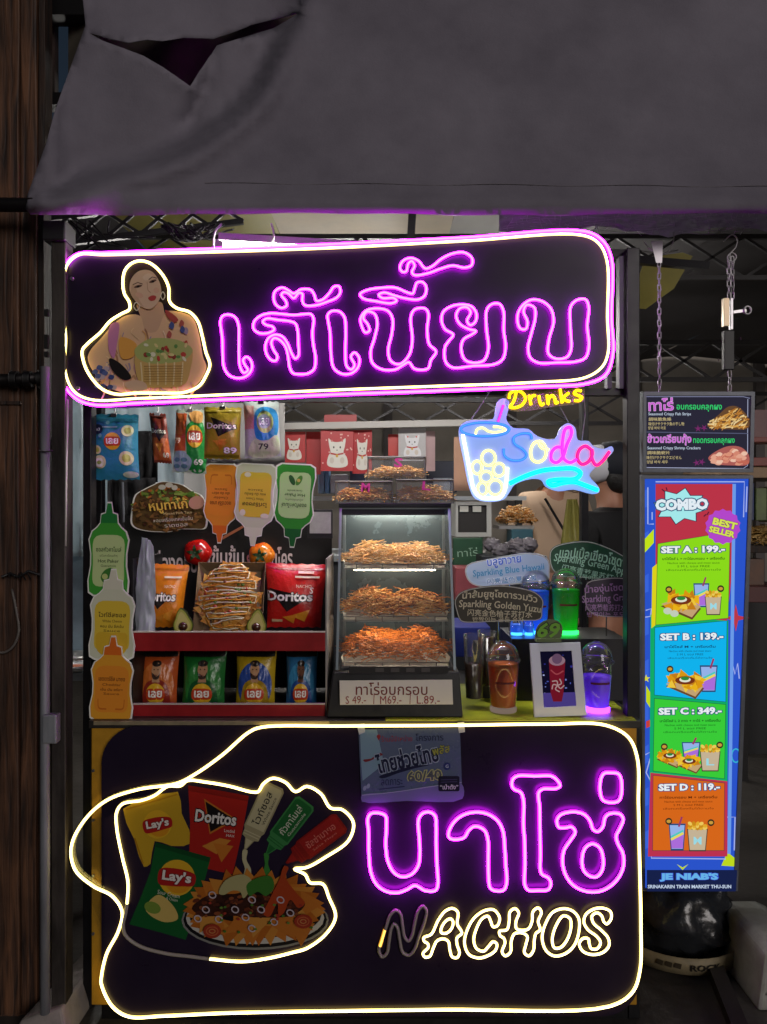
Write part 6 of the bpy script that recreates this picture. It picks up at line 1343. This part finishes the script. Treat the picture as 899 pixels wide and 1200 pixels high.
def cat_print(dots, body='#d8d4cc'):
    def f(s):
        if dots:
            q = random.Random(3)
            s.polys([ell(q.uniform(.05, .95), q.uniform(.05, .95), .025, .02, 8) for k in range(26)], '#d8a8a0')
        s.poly(ctr([(.2, .85), (.24, .62), (.3, .55), (.26, .38), (.24, .2), (.36, .28), (.62, .28), (.76, .2), (.74, .4), (.7, .55), (.8, .66), (.82, .86), (.5, .92)], True, 4), body)
        s.polys([ell(.4, .42, .025, .03, 8), ell(.6, .42, .025, .03, 8), ell(.5, .49, .02, .014, 8)], '#2c2624'); s.line([(.3, .57), (.5, .6), (.7, .57)], .04, '#a82c28'); s.ell(.5, .63, .04, .04, '#c9a03a'); s.polys([ell(.34, .74, .07, .08, 10), ell(.66, .74, .07, .08, 10)], '#c8beb4')
        s.polys([ell(.34, .26, .03, .03, 8), ell(.66, .26, .03, .03, 8)], '#c86a62')
    return f
poster('red poster with a white cat at the left of the rail', 331, 506, 358, 542, 3.45, '#b02a2c', cat_print(False))
poster('plain red paper strip beside the big red cat poster', 359, 506, 376, 556, 3.5, '#9c1c20', None, 0, 'paper')
poster('large dotted red poster with a white cat and gold bell', 376, 504, 414, 552, 3.42, '#b21c24', cat_print(True), .1)
poster('narrow dotted red poster overlapping the large cat poster', 413, 504, 436, 555, 3.44, '#a81c22', cat_print(True), -.1)
poster('red paper tab above the white rail', 380, 486, 418, 498, 3.46, '#a02024', None, 0, 'paper')
poster('red paper roll beside the white cat poster', 455, 509, 468, 534, 3.5, '#b02820', None, 0, 'paper')
poster('white poster with a pale cat on the rail', 467, 502, 499, 540, 3.46, '#b4b2b4', cat_print(False, '#d4d4d8'))
poster('narrow pinkish sheet hanging beside the white cat poster', 499, 505, 510, 552, 3.5, '#b89a9c', None, .2, 'paper')
poster('peach fringed sheet hanging beside the drinks sign', 532, 512, 552, 575, 3.3, '#b58a70', None, .1, 'sheet')
def box_thing(name, label, cat, x0, y0, x1, y1, Y, dep, col, group=None, rough=.5, draw=None, bev=.004, var=.2):
    t = thing(name, label, cat, W((x0+x1)/2, y1, Y), group)
    g = G(); g.pbox(x0, y0, x1, y1, Y, dep); g.build('body', mat('box_'+col[1:], col, rough, var=var, vscale=12), t, bevel=bev)
    if draw: s = Sheet(flat(Y-.0006), ink, .0004); draw(s); s.build('print', t)
    return t
# back counter run with goods
bc = thing('back_counter', 'dark steel back counter behind the food warmer', 'counter', (W(450, 600, 3.6).x, 3.7, 0))
a, b = W(330, 640, 3.3), W(640, 640, 3.3)
g = G(); g.box((a.x, 3.3, 0), (b.x, 3.95, 1.22)); g.build('body', mat('counter_dark', '#23262c', .5, var=.3, vscale=5), bc)
g = G(); g.box((a.x, 3.28, 1.22), (b.x, 3.97, 1.245)); g.build('top', mat('steel_top'), bc)
g = G(); g.box((a.x, 3.75, 1.5), (b.x, 3.95, 1.52)); g.build('shelf', mat('steel_top'), bc)
for x in (a.x+.02, b.x-.05):
    g = G(); g.box((x, 3.76, 1.245), (x+.03, 3.80, 1.5)); g.build('bracket', mat('black_steel'), bc)
for k, (x0, x1, y0, y1, col, lab) in enumerate(((373, 380, 548, 578, '#7fa6cc', 'pale blue carton on the back shelf'), (381, 386, 550, 578, '#5f8fc0', 'slim blue carton on the back shelf'), (387, 408, 556, 578, '#a9b8c8', 'white and blue carton on the back shelf'), (410, 428, 545, 578, '#1f2f50', 'navy carton on the back shelf'), (500, 536, 540, 577, '#162038', 'large navy box on the back shelf'), (508, 530, 560, 577, '#8f98a4', 'grey carton in front of the navy box'))):
    box_thing('carton', lab, 'carton', x0, y0, x1, y1, 3.78-.012*(k == 5), .1, col, 'cartons on the back shelf')
box_thing('green_board', 'green chalk board sign beside the food warmer', 'sign', 531, 630, 566, 664, 3.25, .02, '#1e4a30', None, .5, lambda s: s.text('ทาโร่', 548, 647, 24, 10, '#8fae98', -4))
box_thing('pink_box', 'pinkish red box below the green board', 'box', 534, 665, 566, 706, 3.1, .2, '#9c4a50')
def showcase(t):
    pass
sc_ = thing('small_showcase', 'white framed glass showcase behind the drinks sign', 'showcase', W(553, 628, 3.3))
g = G(); g.pbox(536, 590, 574, 627, 3.34, .2); g.build('interior', mat('case_dark', '#1a1614', .6), sc_)
for x0, y0, x1, y1 in ((534, 588, 576, 592), (534, 624, 576, 629), (570.5, 592, 576, 624), (534, 592, 537, 624)):
    g = G(); g.pbox(x0, y0, x1, y1, 3.325, .22); g.build('rail', mat('case_white', '#a8a8a4', .45), sc_)
for x in (539, 554):
    g = G(); g.pbox(x, 593, x+10, 600, 3.33, .002); g.build('price_tag', mat('tag_white', '#b8b8b0', .5), sc_)
g = G(); strands(g, W(554, 622, 3.42), .06, .05, .03, 120, 6, ncol=3); o = g.build('fried_food', fries[1:4], sc_); o['kind'] = 'stuff'
fb = thing('chip_heap', 'golden heap of fried chips on a tray beyond the drinks sign', 'chips', W(605, 616, 3.5))
g = G(); strands(g, W(605, 616, 3.55), .085, .06, .11, 520, 61, ln=(.025, .05), r=.004, ncol=3); o = g.build('chips', [mat('fry_cream'), mat('fry_pale'), mat('fry_gold')], fb); o['kind'] = 'stuff'
g = G(); g.pbox(585, 616, 626, 620, 3.46, .2); g.build('tray', mat('steel_tray'), fb)
box_thing('teal_box', 'teal and grey box under the chip heap', 'box', 600, 620, 625, 642, 3.4, .15, '#2e5a68')
q = random.Random(31)
for k in range(7):
    px, py = 576+q.uniform(0, 44), 640+q.uniform(-3, 8); c = W(px, py, 3.2+q.uniform(-.05, .05))
    o = lump('', '', '', (c.x, c.y, c.z), .035, .035, .028, None, 40+k, .3, 8).build('tied_bag', mat('grey_plastic', '#6f6a70', .35)); tag(o, 'small knotted grey plastic bag piled below the chip heap', 'plastic bag', 'knotted grey bags')
g = G(); a, b = W(565, 652, 3.05), W(640, 652, 3.05); g.box((a.x, 3.05, 0), (b.x, 3.32, a.z)); o = g.build('side_counter', mat('counter_dark')); tag(o, 'dark side counter under the knotted grey bags', 'counter')
# blue tablecloth edge behind warmer and boards
box_thing('blue_crate', 'blue plastic crate behind the food warmer', 'crate', 533, 735, 575, 770, 2.75, .25, '#26348c')

# hanging olive plastic sheet between the people
g = G(); nx, ny = 12, 16
g.add([W(668+(u-.3*(1-v))*12+(u-.5)*v*30, 585+v*80, 3.15-.02*math.sin(u*14)+.01*noise.noise(Vector((u*4, v*4, 1)))) for v in [j/(ny-1) for j in range(ny)] for u in [i/(nx-1) for i in range(nx)]], [(j*nx+i, j*nx+i+1, (j+1)*nx+i+1, (j+1)*nx+i) for j in range(ny-1) for i in range(nx-1)], True)
o = g.build('plastic_sheet', translucent('olive_plastic', '#8c8648', .5, .25)); tag(o, 'olive plastic sheet hanging in folds between the two people', 'plastic sheet')

# ================================================================ PEOPLE
def skin_body(name, J, E, m, parent, sub=2):
    me = bpy.data.meshes.new(name); me.from_pydata([j[0] for j in J], E, []); o = bpy.data.objects.new(name, me); COL.objects.link(o); o.parent = parent; WLOC[o] = Vector((0, 0, 0))
    sk_ = o.modifiers.new('skin', 'SKIN'); sk_.use_smooth_shade = True
    if not me.skin_vertices: me.skin_vertices.new(name='')
    for i, j in enumerate(J):
        r = j[1] if isinstance(j[1], tuple) else (j[1], j[1]); me.skin_vertices[0].data[i].radius = r
    me.skin_vertices[0].data[0].use_root = True
    sb = o.modifiers.new('sub', 'SUBSURF'); sb.levels = sb.render_levels = sub; me.materials.append(m)
    return o
def person(label, px, Y, z_sh, yaw, shirt, pants, skin, hair, arms, lean=0, extra=None):
    """standing figure; z_sh shoulder height; arms = (left elbow, left wrist, right elbow, right wrist) in body space"""
    k = z_sh/1.45; x0 = W(px, 0, Y).x; t = thing('person', label, 'person', (x0, Y, 0)); t.rotation_euler = (0, 0, yaw)
    V = lambda x, y, z: Vector((x, y, z))*k
    J = [(V(0, 0, .95), (.135, .10)), (V(0, .01, 1.12), (.13, .09)), (V(0, .0, 1.33), (.15, .10)), (V(0, .01, 1.46), (.06, .06)), (V(0, -.01, 1.53), (.055, .06)), (V(0, -.03, 1.61), (.078, .092)), (V(0, -.02, 1.70), (.075, .09)), (V(0, -.01, 1.755), (.04, .05))]
    E = [(0, 1), (1, 2), (2, 3), (3, 4), (4, 5), (5, 6), (6, 7)]
    for s_, (el, wr) in ((-1, arms[0]), (1, arms[1])):
        b = len(J); el, wr = Vector(el), Vector(wr); d = (wr-el).normalized()
        J += [(V(s_*.17, 0, 1.40), .055), (V(s_*.10, 0, 1.40)*0+V(*el), .042), (V(*wr), .026), (V(*(wr+d*.05)), (.036, .018)), (V(*(wr+d*.09)), (.036, .016))]
        E += [(2, b), (b, b+1), (b+1, b+2), (b+2, b+3), (b+3, b+4)]
        side = Vector((0, -1, 0)) if abs(d.z) > .5 else Vector((s_, 0, 0))
        for f in range(4):
            o_ = side*(-.027+.018*f); n0 = len(J); L = (.075, .085, .08, .062)[f]
            J += [(V(*(wr+d*.11+o_)), .0095), (V(*(wr+d*(.11+L*.55)+o_+Vector((-s_*.006, 0, 0)))), .009), (V(*(wr+d*(.11+L)+o_+Vector((-s_*.02, 0, 0)))), .007)]; E += [(b+4, n0), (n0, n0+1), (n0+1, n0+2)]
        n0 = len(J); J += [(V(*(wr+d*.06+side*-.045)), .011), (V(*(wr+d*.10+side*-.055)), .009)]; E += [(b+3, n0), (n0, n0+1)]
    for s_ in (-1, 1):
        b = len(J); J += [(V(s_*.09, 0, .86), .085), (V(s_*.10, -.01, .49), .055), (V(s_*.10, .02, .09), .037), (V(s_*.10, -.03, .035), (.04, .03)), (V(s_*.105, -.14, .028), (.042, .025))]; E += [(0, b), (b, b+1), (b+1, b+2), (b+2, b+3), (b+3, b+4)]
    skin_body('body', J, E, mat('skin_'+skin[1:], skin, .5, var=.1, vscale=20), t)
    # shirt: torso and short sleeves
    JS = [(V(0, 0, .93), (.19, .14)), (V(0, .01, 1.12), (.185, .135)), (V(0, 0, 1.33), (.19, .13)), (V(0, .005, 1.45), (.10, .085)), (V(0, .005, 1.50), (.068, .066))]; ES = [(0, 1), (1, 2), (2, 3), (3, 4)]
    for s_, (el, wr) in ((-1, arms[0]), (1, arms[1])):
        b = len(JS); sh_ = Vector((s_*.18, 0, 1.40)); JS += [(V(*sh_), (.082, .085)), (V(*(sh_+(Vector(el)-sh_)*.5)), (.082, .085)), (V(*(sh_+(Vector(el)-sh_)*.92)), (.08, .085))]; ES += [(2, b), (b, b+1), (b+1, b+2)]
    skin_body('shirt', JS, ES, shirt, t)
    JP = [(V(0, 0, .97), (.155, .12))]; EP = []
    for s_ in (-1, 1):
        b = len(JP); JP += [(V(s_*.09, 0, .84), .105), (V(s_*.10, -.005, .49), .08), (V(s_*.10, .02, .10), .065)]; EP += [(0, b), (b, b+1), (b+1, b+2)]
    skin_body('trousers', JP, EP, pants, t)
    # hair cap, ears, nose, eyes, mouth, shoes
    def blob(name, c, r, m, zmin=None, sx=(1, 1, 1)):
        g = G(); n, kk = 24, 14; v = []
        for j in range(kk+1):
            ph = math.pi*j/kk
            for i in range(n):
                a = 2*math.pi*i/n; d = Vector((math.sin(ph)*math.cos(a)*sx[0], math.sin(ph)*math.sin(a)*sx[1], math.cos(ph)*sx[2])); v.append(Vector(c)*k+d*r*k*(1+.06*noise.noise(d*6)))
        g.add(v, [(j*n+i, j*n+(i+1) % n, (j+1)*n+(i+1) % n, (j+1)*n+i) for j in range(kk) for i in range(n)], True)
        o = g.build(name, m); o.parent = t; o.location = o.location; return o
    hm = mat('hair_'+hair[1:], hair, .6, bump=.5, bscale=90)
    blob('hair', (0, .018, 1.70), .098, hm, sx=(.92, 1.02, .95)); blob('hair', (0, .045, 1.63), .075, hm, sx=(1., .7, 1.1))
    fm = mat('skin_'+skin[1:]); dk = mat('eye_dark', '#1a1412', .3)
    blob('nose', (0, -.125, 1.625), .014, fm, sx=(.8, 1.1, 1.3))
    for s_ in (-1, 1): blob('eye', (s_*.032, -.108, 1.655), .010, dk, sx=(1.2, .6, .6)); blob('ear', (s_*.082, -.015, 1.635), .024, fm, sx=(.4, .8, 1.2))
    blob('mouth', (0, -.112, 1.585), .018, mat('lip', '#8a4a44', .4), sx=(1.2, .5, .35))
    for s_ in (-1, 1): blob('shoe', (s_*.103, -.05, .04), .075, mat('shoe_dark', '#1c1a1c', .5), sx=(.6, 1.6, .5))
    if extra: extra(t, blob, k)
    return t
def ex1(t, blob, k):
    g = G(); g.tube([Vector(p)*k for p in ((-.11, -.115, 1.42), (-.02, -.155, 1.25), (.10, -.165, 1.05), (.17, -.12, .95))], .009, 6); o = g.build('strap', mat('black_cloth')); o.parent = t
    blob('waist_bag', (.17, -.10, .98), .15, mat('black_cloth'), sx=(.9, .6, 1.1))
    g = G(); s = Sheet(lambda a, b, o: Vector((a, -.158-o, b))*k, ink, base=.002)
    for c in ((.07, 1.30), (.10, 1.27), (.06, 1.25), (.085, 1.22)): s.line(ell(c[0], c[1], .022, .016, 10, c[0]*900), .007, '#2a2420', True)
    o = s.g.build('chest_print', s.ms); o.parent = t
person('person in a beige t-shirt with a dark strap across the chest, behind the drinks sign', 648, 4.9, 1.56, R(14), mat('beige_shirt', '#b49a82', .85, bump=.2, bscale=12), mat('black_cloth'), '#a5745a', '#191412', (((-.25, .02, 1.12), (-.24, -.06, .86)), ((.25, .0, 1.12), (.22, -.12, .90))), extra=ex1)
def ex2(t, blob, k):
    blob('cap', (0, .01, 1.70), .112, mat('navy_cap', '#10141f', .8), sx=(.95, 1.05, .9))
    blob('cap_panel', (.07, -.03, 1.69), .10, mat('white_cap', '#c4c4cc', .7), sx=(.55, .95, .92))
    g = G(); g.add([Vector((x, y, 1.665+.01*abs(x)*8))*k for x, y in ((-.08, -.08), (-.06, -.17), (0, -.195), (.06, -.17), (.08, -.08))], [(0, 1, 2, 3, 4)]); o = g.build('cap_brim', mat('navy_cap')); o.parent = t
    so = o.modifiers.new('t', 'SOLIDIFY'); so.thickness = .004
person('person in a black shirt and navy and white cap beside the right stall post', 716, 3.5, 1.43, R(215), mat('black_shirt', '#0f0f12', .9, bump=.2, bscale=10), mat('black_cloth2'), '#a07058', '#0f0d0d', (((-.26, .0, 1.12), (-.20, -.18, .98)), ((.26, .0, 1.12), (.2, -.18, .98))), extra=ex2)

# ================================================================ NEIGHBOUR STALL at the right
nb = thing('neighbour_stall', 'dim neighbouring stall with a red edged counter beyond the combo menu', 'stall', (2.3, 4.2, 0))
def npart(name, x0, y0, x1, y1, Y, dep, m): g = G(); g.pbox(x0, y0, x1, y1, Y, dep); return g.build(name, m, nb, bevel=.003)
npart('counter_edge', 845, 536, 990, 546, 3.9, .05, mat('red_brown', '#7c3a34', .5)); npart('counter_board', 845, 546, 990, 560, 3.92, .5, mat('beige_board', '#a08468', .6, var=.3)); npart('sign_panel', 850, 480, 990, 520, 4.3, .05, mat('pink_panel', '#8a6a6c', .6, var=.3, vscale=6))
npart('upper_rail', 845, 512, 990, 518, 4.2, .05, mat('red_brown')); npart('shelf', 850, 640, 990, 648, 3.8, .4, mat('dark_timber')); npart('tray_edge', 850, 688, 990, 706, 3.75, .3, mat('dark_red', '#4a1c1c', .5)); npart('panel', 855, 706, 990, 960, 4.4, .05, mat('dark_panel', '#17171b', .6))
for x in (868, 905, 960):
    g = G(); a = W(x, 560, 3.95); g.box((a.x, 3.95, 0), (a.x+.04, 3.99, a.z)); g.build('post', mat('black_steel'), nb)
for k, (x0, x1, y0, y1, col, lab) in enumerate(((872, 884, 566, 610, '#3c4a78', 'blue printed packet on the neighbouring stall'), (886, 899, 572, 610, '#6a7a4a', 'green packet on the neighbouring stall'), (876, 896, 655, 686, '#6a4a38', 'brown carton on the lower shelf of the neighbouring stall'), (900, 930, 570, 612, '#8a8478', 'grey packet on the neighbouring stall'))):
    box_thing('packet', lab, 'packet', x0, y0, x1, y1, 3.85, .1, col, 'packets on the neighbouring stall', var=.5)
nh = thing('noodle_heap', 'golden heap of dry noodles on the neighbouring stall', 'noodles', W(890, 640, 3.85))
g = G(); strands(g, W(892, 640, 3.95), .14, .10, .13, 420, 91, ln=(.04, .09), r=.0025, ncol=3); o = g.build('noodles', [mat('noodle_a', '#b08a48', .6), mat('noodle_b', '#8f6a30', .6), mat('noodle_c', '#c4a468', .6)], nh); o['kind'] = 'stuff'
g = G(); a = W(870, 380, 4.6); g.tube([W(752, 615, 4.0), W(750, 640, 3.98), W(754, 660, 4.0)], .006, 8); o = g.build('white_hook', mat('frame_white')); tag(o, 'thin white curved handle behind the right stall post', 'handle')
